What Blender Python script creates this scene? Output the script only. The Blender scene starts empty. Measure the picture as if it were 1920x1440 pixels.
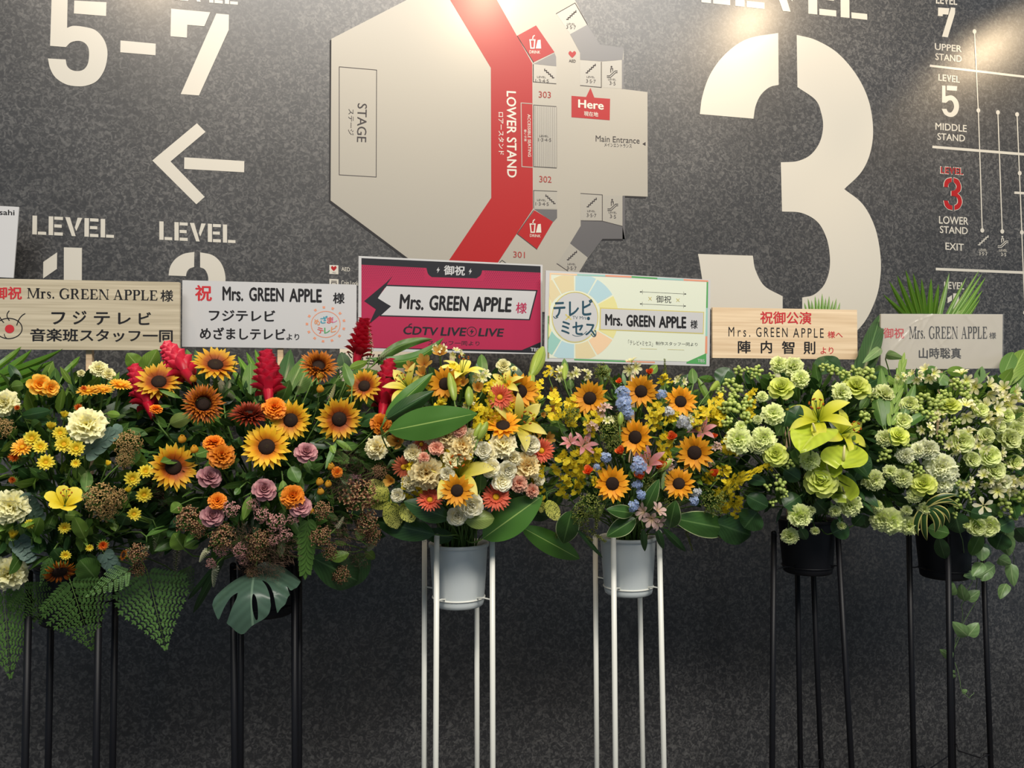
import bpy, math, random
from math import sin, cos, pi, radians, sqrt, tan
from mathutils import Vector, Matrix, noise
from mathutils.geometry import tessellate_polygon, delaunay_2d_cdt

scene = bpy.context.scene
COL = scene.collection

# ---------------------------------------------------------------- camera, world, lights, exposure
F = 1400.0                                    # focal length in pixels of the 1920 x 1440 frame
PITCH, YAW, ROLL = radians(2.83), radians(-11.75), radians(-0.246)
CAM = Vector((0.0, -2.9, 1.68))
_fw = Vector((-sin(YAW)*cos(PITCH), cos(YAW)*cos(PITCH), sin(PITCH)))
_r0 = Vector((cos(YAW), sin(YAW), 0.0)); _u0 = _r0.cross(_fw)
_r = cos(ROLL)*_r0 + sin(ROLL)*_u0; _u = -sin(ROLL)*_r0 + cos(ROLL)*_u0
cd = bpy.data.cameras.new('camera'); cd.sensor_width = 36.0; cd.lens = F/1920*36
cam = bpy.data.objects.new('camera', cd); COL.objects.link(cam)
cam.matrix_world = Matrix(((_r.x, _u.x, -_fw.x, CAM.x), (_r.y, _u.y, -_fw.y, CAM.y), (_r.z, _u.z, -_fw.z, CAM.z), (0, 0, 0, 1)))
scene.camera = cam

w = bpy.data.worlds.new('world'); scene.world = w; w.use_nodes = True
w.node_tree.nodes['Background'].inputs[0].default_value = (0.62, 0.80, 1.0, 1)
w.node_tree.nodes['Background'].inputs[1].default_value = 0.27

def lamp(name, kind, loc, aim, energy, color, **kw):
    d = bpy.data.lights.new(name, kind); d.energy = energy; d.color = color
    for k, v in kw.items(): setattr(d, k, v)
    o = bpy.data.objects.new(name, d); COL.objects.link(o); o.location = loc
    o.rotation_euler = (Vector(aim)-Vector(loc)).to_track_quat('-Z', 'Y').to_euler()
    return o
WARM = (1.0, 0.76, 0.48)
for lx, e, sz, bl in ((-1.05, 38, 100, 0.40), (0.66, 66, 96, 0.35), (2.24, 42, 94, 0.30), (3.84, 42, 102, 0.15)):
    lamp('ceiling_spot', 'SPOT', (lx, -1.0, 4.0), (lx, 0.0, 2.5), e, WARM, spot_size=radians(sz), spot_blend=bl, shadow_soft_size=0.07)
# rows of ceiling lights over the hall in front of the wall
lamp('hall_ceiling_light', 'AREA', (0.9, -6.0, 7.4), (0.9, -0.6, 1.5), 800, (1.0, 0.94, 0.85), shape='RECTANGLE', size=8.0, size_y=1.5)
scene.view_settings.view_transform = 'Standard'
scene.view_settings.look = 'None'
scene.view_settings.exposure = 0.0
scene.view_settings.gamma = 1.0
scene.view_settings.use_curve_mapping = False

# ---------------------------------------------------------------- helpers
def at(px, py, Y):
    """the point of world depth Y that the photograph shows at pixel (px, py)"""
    d = _r*((px-960)/F) - _u*((py-720)/F) + _fw
    return CAM + d*((Y-CAM.y)/d.y)
def depth(p): return (Vector(p)-CAM).dot(_fw)
def srgb(r, g, b):
    f = lambda c: (c/255)/12.92 if c <= 10 else (((c/255)+0.055)/1.055)**2.4
    return (f(r), f(g), f(b), 1.0)
def tocam(p): return (CAM-Vector(p)).normalized()

class MB:
    """collects vertices and faces (with UVs and material slots) and links them as ONE mesh object"""
    def __init__(s): s.v, s.f, s.uv, s.mi = [], [], [], []
    def add(s, vs, fs, uvs=None, mi=0):
        o = len(s.v); s.v += [tuple(p) for p in vs]; s.f += [tuple(i+o for i in f) for f in fs]
        s.uv += list(uvs) if uvs else [(0.5, 0.5)]*len(vs); s.mi += [mi]*len(fs)
    def tube(s, path, r0, r1=None, n=6, mi=0, caps=True):
        r1 = r0 if r1 is None else r1
        P = [Vector(p) for p in path]; m = len(P); vs = []; uvs = []
        t0 = (P[1]-P[0]).normalized(); a = t0.orthogonal().normalized()
        for i in range(m):
            t = (P[min(i+1, m-1)]-P[max(i-1, 0)])
            t = t.normalized() if t.length > 1e-9 else t0
            a = (a - t*a.dot(t)); a = a.normalized() if a.length > 1e-6 else t.orthogonal().normalized()
            b = t.cross(a); k = i/(m-1); r = r0+(r1-r0)*k
            for j in range(n):
                th = 2*pi*j/n; vs.append(P[i]+(a*cos(th)+b*sin(th))*r); uvs.append((j/n, k))
        fs = [(i*n+j, i*n+(j+1) % n, (i+1)*n+(j+1) % n, (i+1)*n+j) for i in range(m-1) for j in range(n)]
        if caps: fs += [tuple(range(n-1, -1, -1)), tuple(range((m-1)*n, m*n))]
        s.add(vs, fs, uvs, mi)
    def ball(s, c, r, nu=8, nv=5, mi=0, sz=1.0, axis=None):
        c = Vector(c); R = Vector(axis).to_track_quat('Z', 'Y').to_matrix() if axis is not None else Matrix.Identity(3)
        vs = [c+R@Vector((0, 0, r*sz))]; uvs = [(0.5, 1)]
        for i in range(1, nv):
            ph = pi*i/nv
            for j in range(nu):
                th = 2*pi*j/nu; vs.append(c+R@Vector((r*sin(ph)*cos(th), r*sin(ph)*sin(th), r*cos(ph)*sz))); uvs.append((j/nu, 1-i/nv))
        vs.append(c-R@Vector((0, 0, r*sz))); uvs.append((0.5, 0)); L = len(vs)-1
        fs = [(0, 1+j, 1+(j+1) % nu) for j in range(nu)]
        for i in range(nv-2):
            fs += [(1+i*nu+j, 1+(i+1)*nu+j, 1+(i+1)*nu+(j+1) % nu, 1+i*nu+(j+1) % nu) for j in range(nu)]
        fs += [(L, 1+(nv-2)*nu+(j+1) % nu, 1+(nv-2)*nu+j) for j in range(nu)]
        s.add(vs, fs, uvs, mi)
    def lathe(s, prof, n=32, c=(0, 0, 0), mi=0):
        vs = []; uvs = []; m = len(prof)
        for i, (r, z) in enumerate(prof):
            for j in range(n):
                th = 2*pi*j/n; vs.append((c[0]+r*cos(th), c[1]+r*sin(th), c[2]+z)); uvs.append((j/n, i/(m-1)))
        s.add(vs, [(i*n+j, i*n+(j+1) % n, (i+1)*n+(j+1) % n, (i+1)*n+j) for i in range(m-1) for j in range(n)], uvs, mi)
    def box(s, lo, hi, mi=0):
        x0, y0, z0 = lo; x1, y1, z1 = hi
        s.add([(x0, y0, z0), (x1, y0, z0), (x1, y1, z0), (x0, y1, z0), (x0, y0, z1), (x1, y0, z1), (x1, y1, z1), (x0, y1, z1)],
              [(3, 2, 1, 0), (4, 5, 6, 7), (0, 1, 5, 4), (1, 2, 6, 5), (2, 3, 7, 6), (3, 0, 4, 7)], [(0, 0), (1, 0), (1, 1), (0, 1)]*2, mi)
    def petal(s, M, L, W, prof, bend=(0, 0), cup=0.0, ruf=0.0, rk=3.0, nl=6, nw=2, seed=0.0, mi=0, tipn=0.0):
        """a petal from the local origin along +X of M, face up +Z; bend: slope angle at base and tip; cup: lateral hollow"""
        vs = []; uvs = []; x = z = 0.0
        for i in range(nl+1):
            t = i/nl
            if i:
                a = bend[0]+(bend[1]-bend[0])*(t-0.5/nl); x += cos(a)*L/nl; z += sin(a)*L/nl
            a = bend[0]+(bend[1]-bend[0])*t; wd = W*prof(t)*0.5
            for j in range(nw+1):
                q = 2*j/nw-1
                h = cup*wd*q*q + ruf*t*t*sin(rk*pi*q+seed)
                ln = tipn*L*(sin(rk*5.3*q+seed*2)*0.5) if (i == nl and tipn) else 0.0
                vs.append(M@Vector((x-sin(a)*h+ln*cos(a), q*wd, z+cos(a)*h+ln*sin(a)))); uvs.append((j/nw, t))
        n = nw+1
        s.add(vs, [(i*n+j, (i+1)*n+j, (i+1)*n+j+1, i*n+j+1) for i in range(nl) for j in range(nw)], uvs, mi)
    def mesh(s, name, mats, smooth=True):
        me = bpy.data.meshes.new(name); me.from_pydata(s.v, [], s.f); me.update()
        uvl = me.uv_layers.new(name='UVMap')
        li = [0]*len(me.loops); me.loops.foreach_get('vertex_index', li)
        flat = [c for i in li for c in s.uv[i]]; uvl.data.foreach_set('uv', flat)
        me.polygons.foreach_set('material_index', s.mi)
        me.polygons.foreach_set('use_smooth', [smooth]*len(s.f))
        for m in (mats if isinstance(mats, (list, tuple)) else [mats]): me.materials.append(m)
        return me
    def build(s, name, mats, parent=None, smooth=True, M=None):
        return link(name, s.mesh(name, mats, smooth), parent, M)

def link(name, me, parent=None, M=None):
    o = bpy.data.objects.new(name, me); COL.objects.link(o)
    if parent is not None: o.parent = parent
    if M is not None: o.matrix_local = M
    return o
def tag(o, label=None, cat=None, group=None, kind=None):
    for k, v in (('label', label), ('category', cat), ('group', group), ('kind', kind)):
        if v: o[k] = v
    return o
def empty(name, loc, label=None, cat=None, group=None, M=None):
    o = bpy.data.objects.new(name, None); COL.objects.link(o); o.empty_display_size = 0.05
    if M is not None: o.matrix_world = M
    else: o.location = loc
    return tag(o, label, cat, group)

# ---------------------------------------------------------------- materials
def _new(name):
    m = bpy.data.materials.new(name); m.use_nodes = True
    return m, m.node_tree.nodes, m.node_tree.links, m.node_tree.nodes['Principled BSDF']
def plain(name, col, rough=0.5, spec=0.5, var=0.0, scale=8.0, metal=0.0, bump=0.0, coat=0.0):
    m, N, L, B = _new(name); B.inputs['Base Color'].default_value = col; B.inputs['Roughness'].default_value = rough
    B.inputs['Specular IOR Level'].default_value = spec; B.inputs['Metallic'].default_value = metal
    B.inputs['Coat Weight'].default_value = coat; B.inputs['Coat Roughness'].default_value = 0.30
    tc = N.new('ShaderNodeTexCoord'); nz = N.new('ShaderNodeTexNoise'); nz.inputs['Scale'].default_value = scale; nz.inputs['Detail'].default_value = 5
    L.new(tc.outputs['Object'], nz.inputs['Vector'])
    if var:
        r = N.new('ShaderNodeMapRange'); r.inputs['To Min'].default_value = 1-var; r.inputs['To Max'].default_value = 1+var; r.clamp = False
        r.inputs['From Min'].default_value = 0.3; r.inputs['From Max'].default_value = 0.7
        L.new(nz.outputs['Fac'], r.inputs['Value'])
        mx = N.new('ShaderNodeVectorMath'); mx.operation = 'SCALE'; mx.inputs[0].default_value = col[:3]
        L.new(r.outputs[0], mx.inputs['Scale']); L.new(mx.outputs[0], B.inputs['Base Color'])
    if bump:
        b = N.new('ShaderNodeBump'); b.inputs['Strength'].default_value = bump; b.inputs['Distance'].default_value = 0.002
        L.new(nz.outputs['Fac'], b.inputs['Height']); L.new(b.outputs[0], B.inputs['Normal'])
    return m
def petal_mat(name, stops, rough=0.55, trans=0.25, var=0.18, spots=None, streak=0.0):
    """colour along the petal (UV v) from stops [(pos, colour)], with natural variation from flower to flower"""
    m, N, L, B = _new(name); B.inputs['Roughness'].default_value = rough; B.inputs['Specular IOR Level'].default_value = 0.3
    uv = N.new('ShaderNodeUVMap'); sp = N.new('ShaderNodeSeparateXYZ'); L.new(uv.outputs[0], sp.inputs[0])
    tc = N.new('ShaderNodeTexCoord'); nz = N.new('ShaderNodeTexNoise'); nz.inputs['Scale'].default_value = 3.0
    L.new(tc.outputs['Object'], nz.inputs['Vector'])
    ad = N.new('ShaderNodeMath'); ad.operation = 'MULTIPLY_ADD'; ad.inputs[1].default_value = 0.27
    L.new(nz.outputs['Fac'], ad.inputs[0])
    sb = N.new('ShaderNodeMath'); sb.operation = 'SUBTRACT'; sb.inputs[1].default_value = 0.11; L.new(sp.outputs['Y'], sb.inputs[0]); L.new(sb.outputs[0], ad.inputs[2])
    rp = N.new('ShaderNodeValToRGB'); L.new(ad.outputs[0], rp.inputs[0]); cr = rp.color_ramp
    while len(cr.elements) > 1: cr.elements.remove(cr.elements[-1])
    cr.elements[0].position = stops[0][0]; cr.elements[0].color = stops[0][1]
    for p, c in stops[1:]: cr.elements.new(p).color = c
    oi = N.new('ShaderNodeObjectInfo'); mr = N.new('ShaderNodeMapRange'); mr.inputs['To Min'].default_value = 1-var; mr.inputs['To Max'].default_value = 1+var*0.6
    L.new(oi.outputs['Random'], mr.inputs['Value'])
    sc = N.new('ShaderNodeVectorMath'); sc.operation = 'SCALE'; L.new(rp.outputs[0], sc.inputs[0]); L.new(mr.outputs[0], sc.inputs['Scale'])
    out = sc.outputs[0]
    if streak:
        wv = N.new('ShaderNodeTexWave'); wv.inputs['Scale'].default_value = 2.2; wv.inputs['Distortion'].default_value = 1.5; wv.bands_direction = 'X'
        L.new(uv.outputs[0], wv.inputs['Vector']); m2 = N.new('ShaderNodeMapRange'); m2.inputs['To Min'].default_value = 1-streak; m2.inputs['To Max'].default_value = 1.0
        L.new(wv.outputs['Fac'], m2.inputs['Value']); s2 = N.new('ShaderNodeVectorMath'); s2.operation = 'SCALE'; L.new(out, s2.inputs[0]); L.new(m2.outputs[0], s2.inputs['Scale']); out = s2.outputs[0]
    if spots:
        vo = N.new('ShaderNodeTexVoronoi'); vo.inputs['Scale'].default_value = spots[1]; L.new(tc.outputs['Object'], vo.inputs['Vector'])
        nz2 = N.new('ShaderNodeTexNoise'); nz2.inputs['Scale'].default_value = spots[1]*1.2; L.new(tc.outputs['Object'], nz2.inputs['Vector'])
        gt = N.new('ShaderNodeMath'); gt.operation = 'GREATER_THAN'; gt.inputs[1].default_value = spots[2]; L.new(nz2.outputs['Fac'], gt.inputs[0])
        mx = N.new('ShaderNodeMix'); mx.data_type = 'RGBA'; L.new(gt.outputs[0], mx.inputs[0]); L.new(out, mx.inputs[6]); mx.inputs[7].default_value = spots[0]; out = mx.outputs[2]
    L.new(out, B.inputs['Base Color'])
    if trans:
        tr = N.new('ShaderNodeBsdfTranslucent'); L.new(out, tr.inputs[0]); ms = N.new('ShaderNodeMixShader'); ms.inputs[0].default_value = trans
        L.new(B.outputs[0], ms.inputs[1]); L.new(tr.outputs[0], ms.inputs[2]); L.new(ms.outputs[0], N['Material Output'].inputs[0])
    return m
def leaf_mat(name, col, rib, edge=None, rough=0.4, veins=9.0, vein=0.25, ew=0.06, rw=0.03, var=0.25, trans=0.15):
    """a leaf's green with its paler midrib, side veins and, where it has one, a pale margin (all pigment)"""
    m, N, L, B = _new(name); B.inputs['Roughness'].default_value = rough; B.inputs['Specular IOR Level'].default_value = 0.4
    uv = N.new('ShaderNodeUVMap'); sp = N.new('ShaderNodeSeparateXYZ'); L.new(uv.outputs[0], sp.inputs[0])
    d = N.new('ShaderNodeMath'); d.operation = 'SUBTRACT'; d.inputs[1].default_value = 0.5; L.new(sp.outputs['X'], d.inputs[0])
    ab = N.new('ShaderNodeMath'); ab.operation = 'ABSOLUTE'; L.new(d.outputs[0], ab.inputs[0])
    vv = N.new('ShaderNodeMath'); vv.operation = 'MULTIPLY_ADD'; vv.inputs[1].default_value = -0.9; L.new(ab.outputs[0], vv.inputs[0]); L.new(sp.outputs['Y'], vv.inputs[2])
    sn = N.new('ShaderNodeMath'); sn.operation = 'SINE'; mu = N.new('ShaderNodeMath'); mu.operation = 'MULTIPLY'; mu.inputs[1].default_value = veins*6.283
    L.new(vv.outputs[0], mu.inputs[0]); L.new(mu.outputs[0], sn.inputs[0])
    oi = N.new('ShaderNodeObjectInfo'); geo = N.new('ShaderNodeNewGeometry')
    ri = N.new('ShaderNodeMath'); ri.operation = 'ADD'; L.new(oi.outputs['Random'], ri.inputs[0]); L.new(geo.outputs['Random Per Island'], ri.inputs[1])
    mr = N.new('ShaderNodeMapRange'); mr.inputs['From Max'].default_value = 2.0; mr.inputs['To Min'].default_value = 1-var; mr.inputs['To Max'].default_value = 1+var; L.new(ri.outputs[0], mr.inputs['Value'])
    ma = N.new('ShaderNodeMath'); ma.operation = 'MULTIPLY_ADD'; ma.inputs[1].default_value = vein*0.5; L.new(sn.outputs[0], ma.inputs[0]); L.new(mr.outputs[0], ma.inputs[2])
    sc = N.new('ShaderNodeVectorMath'); sc.operation = 'SCALE'; sc.inputs[0].default_value = col[:3]; L.new(ma.outputs[0], sc.inputs['Scale'])
    lt = N.new('ShaderNodeMath'); lt.operation = 'LESS_THAN'; lt.inputs[1].default_value = rw; L.new(ab.outputs[0], lt.inputs[0])
    mx = N.new('ShaderNodeMix'); mx.data_type = 'RGBA'; L.new(lt.outputs[0], mx.inputs[0]); L.new(sc.outputs[0], mx.inputs[6]); mx.inputs[7].default_value = rib; out = mx.outputs[2]
    if edge:
        gt = N.new('ShaderNodeMath'); gt.operation = 'GREATER_THAN'; gt.inputs[1].default_value = 0.5-ew; L.new(ab.outputs[0], gt.inputs[0])
        m3 = N.new('ShaderNodeMix'); m3.data_type = 'RGBA'; L.new(gt.outputs[0], m3.inputs[0]); L.new(out, m3.inputs[6]); m3.inputs[7].default_value = edge; out = m3.outputs[2]
    L.new(out, B.inputs['Base Color'])
    if trans:
        tr = N.new('ShaderNodeBsdfTranslucent'); L.new(out, tr.inputs[0]); ms = N.new('ShaderNodeMixShader'); ms.inputs[0].default_value = trans
        L.new(B.outputs[0], ms.inputs[1]); L.new(tr.outputs[0], ms.inputs[2]); L.new(ms.outputs[0], N['Material Output'].inputs[0])
    return m

def wall_material():
    m, N, L, B = _new('dark_mottled_wall')
    tc = N.new('ShaderNodeTexCoord')
    n1 = N.new('ShaderNodeTexNoise'); n1.inputs['Scale'].default_value = 62; n1.inputs['Detail'].default_value = 5; n1.inputs['Distortion'].default_value = 1.3
    n2 = N.new('ShaderNodeTexNoise'); n2.inputs['Scale'].default_value = 2.6; n2.inputs['Detail'].default_value = 4
    n3 = N.new('ShaderNodeTexNoise'); n3.inputs['Scale'].default_value = 150; n3.inputs['Detail'].default_value = 2
    for n in (n1, n2, n3): L.new(tc.outputs['Object'], n.inputs['Vector'])
    r1 = N.new('ShaderNodeValToRGB'); e = r1.color_ramp.elements
    e[0].position = 0.44; e[0].color = srgb(40, 40, 42); e[1].position = 0.68; e[1].color = srgb(90, 89, 88)
    L.new(n1.outputs['Fac'], r1.inputs[0])
    r2 = N.new('ShaderNodeMapRange'); r2.inputs['From Min'].default_value = 0.35; r2.inputs['From Max'].default_value = 0.65; r2.inputs['To Min'].default_value = 0.72; r2.inputs['To Max'].default_value = 1.12
    L.new(n2.outputs['Fac'], r2.inputs['Value'])
    r3 = N.new('ShaderNodeMapRange'); r3.inputs['From Min'].default_value = 0.35; r3.inputs['From Max'].default_value = 0.65; r3.inputs['To Min'].default_value = 0.85; r3.inputs['To Max'].default_value = 1.15
    L.new(n3.outputs['Fac'], r3.inputs['Value'])
    mm = N.new('ShaderNodeMath'); mm.operation = 'MULTIPLY'; L.new(r2.outputs[0], mm.inputs[0]); L.new(r3.outputs[0], mm.inputs[1])
    s = N.new('ShaderNodeVectorMath'); s.operation = 'SCALE'; L.new(r1.outputs[0], s.inputs[0]); L.new(mm.outputs[0], s.inputs['Scale']); L.new(s.outputs[0], B.inputs['Base Color'])
    B.inputs['Roughness'].default_value = 0.62; B.inputs['Specular IOR Level'].default_value = 0.35
    B.inputs['Coat Weight'].default_value = 1.0; B.inputs['Coat Roughness'].default_value = 0.30
    b = N.new('ShaderNodeBump'); b.inputs['Strength'].default_value = 0.25; b.inputs['Distance'].default_value = 0.002; L.new(n1.outputs['Fac'], b.inputs['Height']); L.new(b.outputs[0], B.inputs['Normal'])
    return m
def wood_material(name, c0, c1, scale=1.0):
    m, N, L, B = _new(name); tc = N.new('ShaderNodeTexCoord'); mp = N.new('ShaderNodeMapping'); mp.inputs['Scale'].default_value = (1.2*scale, 1, 60*scale)
    nz = N.new('ShaderNodeTexNoise'); nz.inputs['Scale'].default_value = 2.2; nz.inputs['Detail'].default_value = 6; nz.inputs['Distortion'].default_value = 0.3
    L.new(tc.outputs['Object'], mp.inputs[0]); L.new(mp.outputs[0], nz.inputs['Vector'])
    rp = N.new('ShaderNodeValToRGB'); e = rp.color_ramp.elements; e[0].position = 0.32; e[0].color = c0; e[1].position = 0.68; e[1].color = c1
    L.new(nz.outputs['Fac'], rp.inputs[0]); L.new(rp.outputs[0], B.inputs['Base Color']); B.inputs['Roughness'].default_value = 0.5
    return m

M = {}
M['wall'] = wall_material()
M['floor'] = plain('dark_grey_floor', srgb(70, 68, 66), 0.4, 0.5, 0.12, 6)
M['vinyl'] = plain('white_vinyl', (0.55, 0.525, 0.46, 1), 0.55, 0.5, coat=1.0)
M['map_white'] = plain('map_white', (0.335, 0.318, 0.275, 1), 0.55, 0.3, coat=0.8)
M['map_grey'] = plain('map_light_grey', (0.30, 0.287, 0.25, 1), 0.55, 0.5, coat=1.0)
M['map_dark'] = plain('map_dark_grey', srgb(72, 70, 72), 0.55, 0.5, coat=1.0)
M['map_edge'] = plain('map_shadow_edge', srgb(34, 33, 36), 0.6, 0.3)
M['map_red'] = plain('map_red', srgb(158, 12, 16), 0.6, 0.2, coat=0.45)
M['map_line'] = plain('map_line', srgb(56, 52, 54), 0.6, 0.3)
M['map_text_red'] = plain('map_number_red', srgb(150, 62, 56), 0.6, 0.3)
M['ink'] = plain('black_ink', srgb(24, 22, 24), 0.5, 0.4)
M['ink_red'] = plain('red_ink', srgb(196, 46, 52), 0.5, 0.4)
M['paper'] = plain('white_paper', (0.56, 0.56, 0.565, 1), 0.55, 0.35)
M['notice_paper'] = plain('cream_notice_paper', srgb(226, 216, 200), 0.6, 0.3)
M['wood_pale'] = wood_material('pale_wood_board', srgb(176, 164, 138), srgb(206, 194, 168))
M['wood_tan'] = wood_material('tan_wood_board', srgb(212, 184, 148), srgb(238, 214, 180), 0.8)
M['film_board'] = plain('grey_beige_board', srgb(196, 188, 174), 0.5, 0.4)
M['stick'] = wood_material('stick_wood', srgb(190, 160, 124), srgb(220, 192, 156))
M['pink'] = plain('magenta_print', srgb(174, 40, 78), 0.5, 0.35)
M['pink_dark'] = plain('dark_magenta_dots', srgb(126, 30, 66), 0.5, 0.35)
M['sign_black'] = plain('charcoal_print', srgb(36, 36, 42), 0.5, 0.35)
for k, c in dict(bg_green=(218, 224, 206), beige=(218, 204, 164), sky=(176, 206, 214), yellow=(222, 216, 152), peach=(232, 200, 164), teal=(150, 196, 186),
                 olive=(200, 190, 110), tbs_green=(84, 160, 92), navy=(30, 70, 88), gold=(206, 192, 112), e_orange=(216, 148, 104), e_red=(206, 92, 84), e_blue=(66, 150, 172),
                 e_pink=(208, 124, 160), e_green=(84, 160, 100), e_coral=(222, 150, 120)).items():
    M[k] = plain('print_'+k, srgb(*c), 0.55, 0.35)
M['white_metal'] = plain('cream_painted_metal', srgb(238, 237, 226), 0.35, 0.5)
M['black_metal'] = plain('black_painted_metal', (0.006, 0.006, 0.008, 1), 0.45, 0.25)
M['white_plastic'] = plain('white_plastic', (0.66, 0.70, 0.69, 1), 0.35, 0.5)
M['black_plastic'] = plain('black_plastic', (0.006, 0.006, 0.008, 1), 0.5, 0.25)
M['foam'] = plain('floral_foam', srgb(40, 66, 44), 0.9, 0.1)
def film_material():
    m, N, L, B = _new('clear_film'); B.inputs['Base Color'].default_value = (0.9, 0.9, 0.9, 1); B.inputs['Roughness'].default_value = 0.16
    B.inputs['Alpha'].default_value = 0.10; B.inputs['Specular IOR Level'].default_value = 1.0; B.inputs['Coat Weight'].default_value = 1.0; B.inputs['Coat Roughness'].default_value = 0.1
    return m
M['film'] = film_material()

# ---------------------------------------------------------------- flat print: planes, polygons, text
class Plane:
    """a flat surface in the place; pt() reads where on it the photograph shows a pixel"""
    def __init__(s, Mx): s.M = Mx.copy(); s.I = Mx.inverted()
    def pt(s, px, py):
        o = s.I@CAM; d = (s.I.to_3x3())@(_r*((px-960)/F)-_u*((py-720)/F)+_fw)
        k = -o.y/d.y; p = o+d*k
        return Vector((p.x, p.z))
def zoom(ox, oy, k): return lambda pts: [(ox+x/k, oy+y/k) for x, y in pts]
def C(*P, n=7, closed=False):
    """smooth curve through points"""
    P = [Vector(p) for p in P]; out = []; m = len(P)
    for i in range(m if closed else m-1):
        if closed: a, b, c, d = P[(i-1) % m], P[i], P[(i+1) % m], P[(i+2) % m]
        else: a, b, c, d = P[max(i-1, 0)], P[i], P[i+1], P[min(i+2, m-1)]
        if not closed and i == 0: a = b*2-c
        if not closed and i == m-2: d = c*2-b
        for j in range(n):
            t = j/n; out.append(tuple(0.5*((2*b)+(c-a)*t+(2*a-5*b+4*c-d)*t*t+(3*b-a-3*c+d)*t**3)))
    if not closed: out.append(tuple(P[-1]))
    return out
def circ(cx, cy, rx, ry=None, n=40, a0=0, a1=360):
    ry = rx if ry is None else ry; full = a1-a0 == 360
    return [(cx+rx*cos(radians(a0+(a1-a0)*i/(n if full else n-1))), cy+ry*sin(radians(a0+(a1-a0)*i/(n if full else n-1)))) for i in range(n)]
def flat_add(mb, loops, off, thick, mi=0):
    """loops in plane coordinates (x, z); front face at y = -off-thick, sides back to -off"""
    L3 = [[Vector((p[0], p[1], 0)) for p in lp] for lp in loops]
    tri = tessellate_polygon(L3); flatv = [p for lp in L3 for p in lp]; y = -off-thick
    vs = [(p.x, y, p.y) for p in flatv]; fs = []
    for t in tri:
        a, b, c = (flatv[i] for i in t)
        cr = (b.x-a.x)*(c.y-a.y)-(b.y-a.y)*(c.x-a.x)
        if abs(cr) > 1e-14: fs.append(t if cr > 0 else t[::-1])
    mb.add(vs, fs, None, mi)
    for lp in L3:
        ar = sum(lp[i].x*lp[(i+1) % len(lp)].y-lp[(i+1) % len(lp)].x*lp[i].y for i in range(len(lp))); n = len(lp)
        sv = [(p.x, y, p.y) for p in lp]+[(p.x, -off, p.y) for p in lp]
        sf = [(i, i+n, (i+1) % n+n, (i+1) % n) for i in range(n)]
        mb.add(sv, sf if ar > 0 else [f[::-1] for f in sf], None, mi)
def poly(pl, name, shapes, mat, parent, off, thick=0.0006, px=True):
    """shapes: a list of shapes, each a list of loops (outer, holes) in pixels; ONE mesh"""
    mb = MB(); off += 0.0004 if pl is W else 0.0
    for loops in shapes:
        flat_add(mb, [[pl.pt(*p) for p in lp] if px else lp for lp in loops], off, thick)
    return mb.build(name, mat, parent, smooth=False)
def poly_each(pl, name, shapes, mat, parent, off, thick=0.0006):
    for sh in shapes: poly(pl, name, [sh], mat, parent, off, thick)
def stroke(pts, wd, closed=False):
    """outline polygon of a line of width wd through pts"""
    P = [Vector(p) for p in pts]; n = len(P); Lf, Rt = [], []
    for i in range(n):
        a = P[(i-1) % n] if closed or i else P[i]; b = P[(i+1) % n] if closed or i < n-1 else P[i]
        d1 = (P[i]-a); d2 = (b-P[i]); d1 = d1.normalized() if d1.length else d2.normalized(); d2 = d2.normalized() if d2.length else d1
        t = (d1+d2); t = t.normalized() if t.length > 1e-6 else d1; nn = Vector((-t.y, t.x)); k = 1/max(0.4, nn.dot(Vector((-d1.y, d1.x))))
        Lf.append(P[i]+nn*wd/2*k); Rt.append(P[i]-nn*wd/2*k)
    if closed: return [[tuple(p) for p in Lf], [tuple(p) for p in Rt]]
    return [[tuple(p) for p in Lf+Rt[::-1]]]
def rect_line(q, wd): return stroke(q, wd, True)
_txt_cache = {}
def text_verts(body, bold=0.0, spacing=1.0):
    """glyph faces of a line of text; heavier weights overlap slightly shifted strokes"""
    key = (body, bold, spacing)
    if key not in _txt_cache:
        c = bpy.data.curves.new('lettering', 'FONT'); c.body = body; c.resolution_u = 3; c.space_character = spacing
        o = bpy.data.objects.new('lettering', c); me = o.to_mesh()
        v0 = [tuple(v.co[:2]) for v in me.vertices]; f0 = [tuple(p.vertices) for p in me.polygons]
        o.to_mesh_clear(); bpy.data.objects.remove(o); bpy.data.curves.remove(c)
        b = bold*0.95; vs, fs = [], []
        for dx, dy in ([(0, 0), (b, 0), (-b, 0), (0, b*0.7), (0, -b*0.7)] if bold > 0 else [(0, 0)]):
            k = len(vs); z = 0.00004*(k//max(1, len(v0))); vs += [(x+dx, y+dy, z) for x, y in v0]; fs += [tuple(i+k for i in f) for f in f0]
        _txt_cache[key] = (vs, fs)
    return _txt_cache[key]
def txt_add(mb, pl, vf, bl, br, tl, off, px=True):
    vs, fs = vf; xs = [v[0] for v in vs]; ys = [v[1] for v in vs]; x0, x1, y0, y1 = min(xs), max(xs), min(ys), max(ys)
    a, b, c = (pl.pt(*p) if px else Vector(p) for p in (bl, br, tl)); e1 = b-a; e2 = c-a
    V = [a+e1*((v[0]-x0)/(x1-x0))+e2*((v[1]-y0)/max(y1-y0, 1e-6)) for v in vs]
    sgn = e1.x*e2.y-e1.y*e2.x; out = []
    for f in fs:
        ar = sum(V[f[i]].x*V[f[(i+1) % len(f)]].y-V[f[(i+1) % len(f)]].x*V[f[i]].y for i in range(len(f)))
        out.append(f if ar > 0 else f[::-1])
    mb.add([(p.x, -off-(v[2] if len(v) > 2 else 0.0), p.y) for p, v in zip(V, vs)], out)
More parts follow.
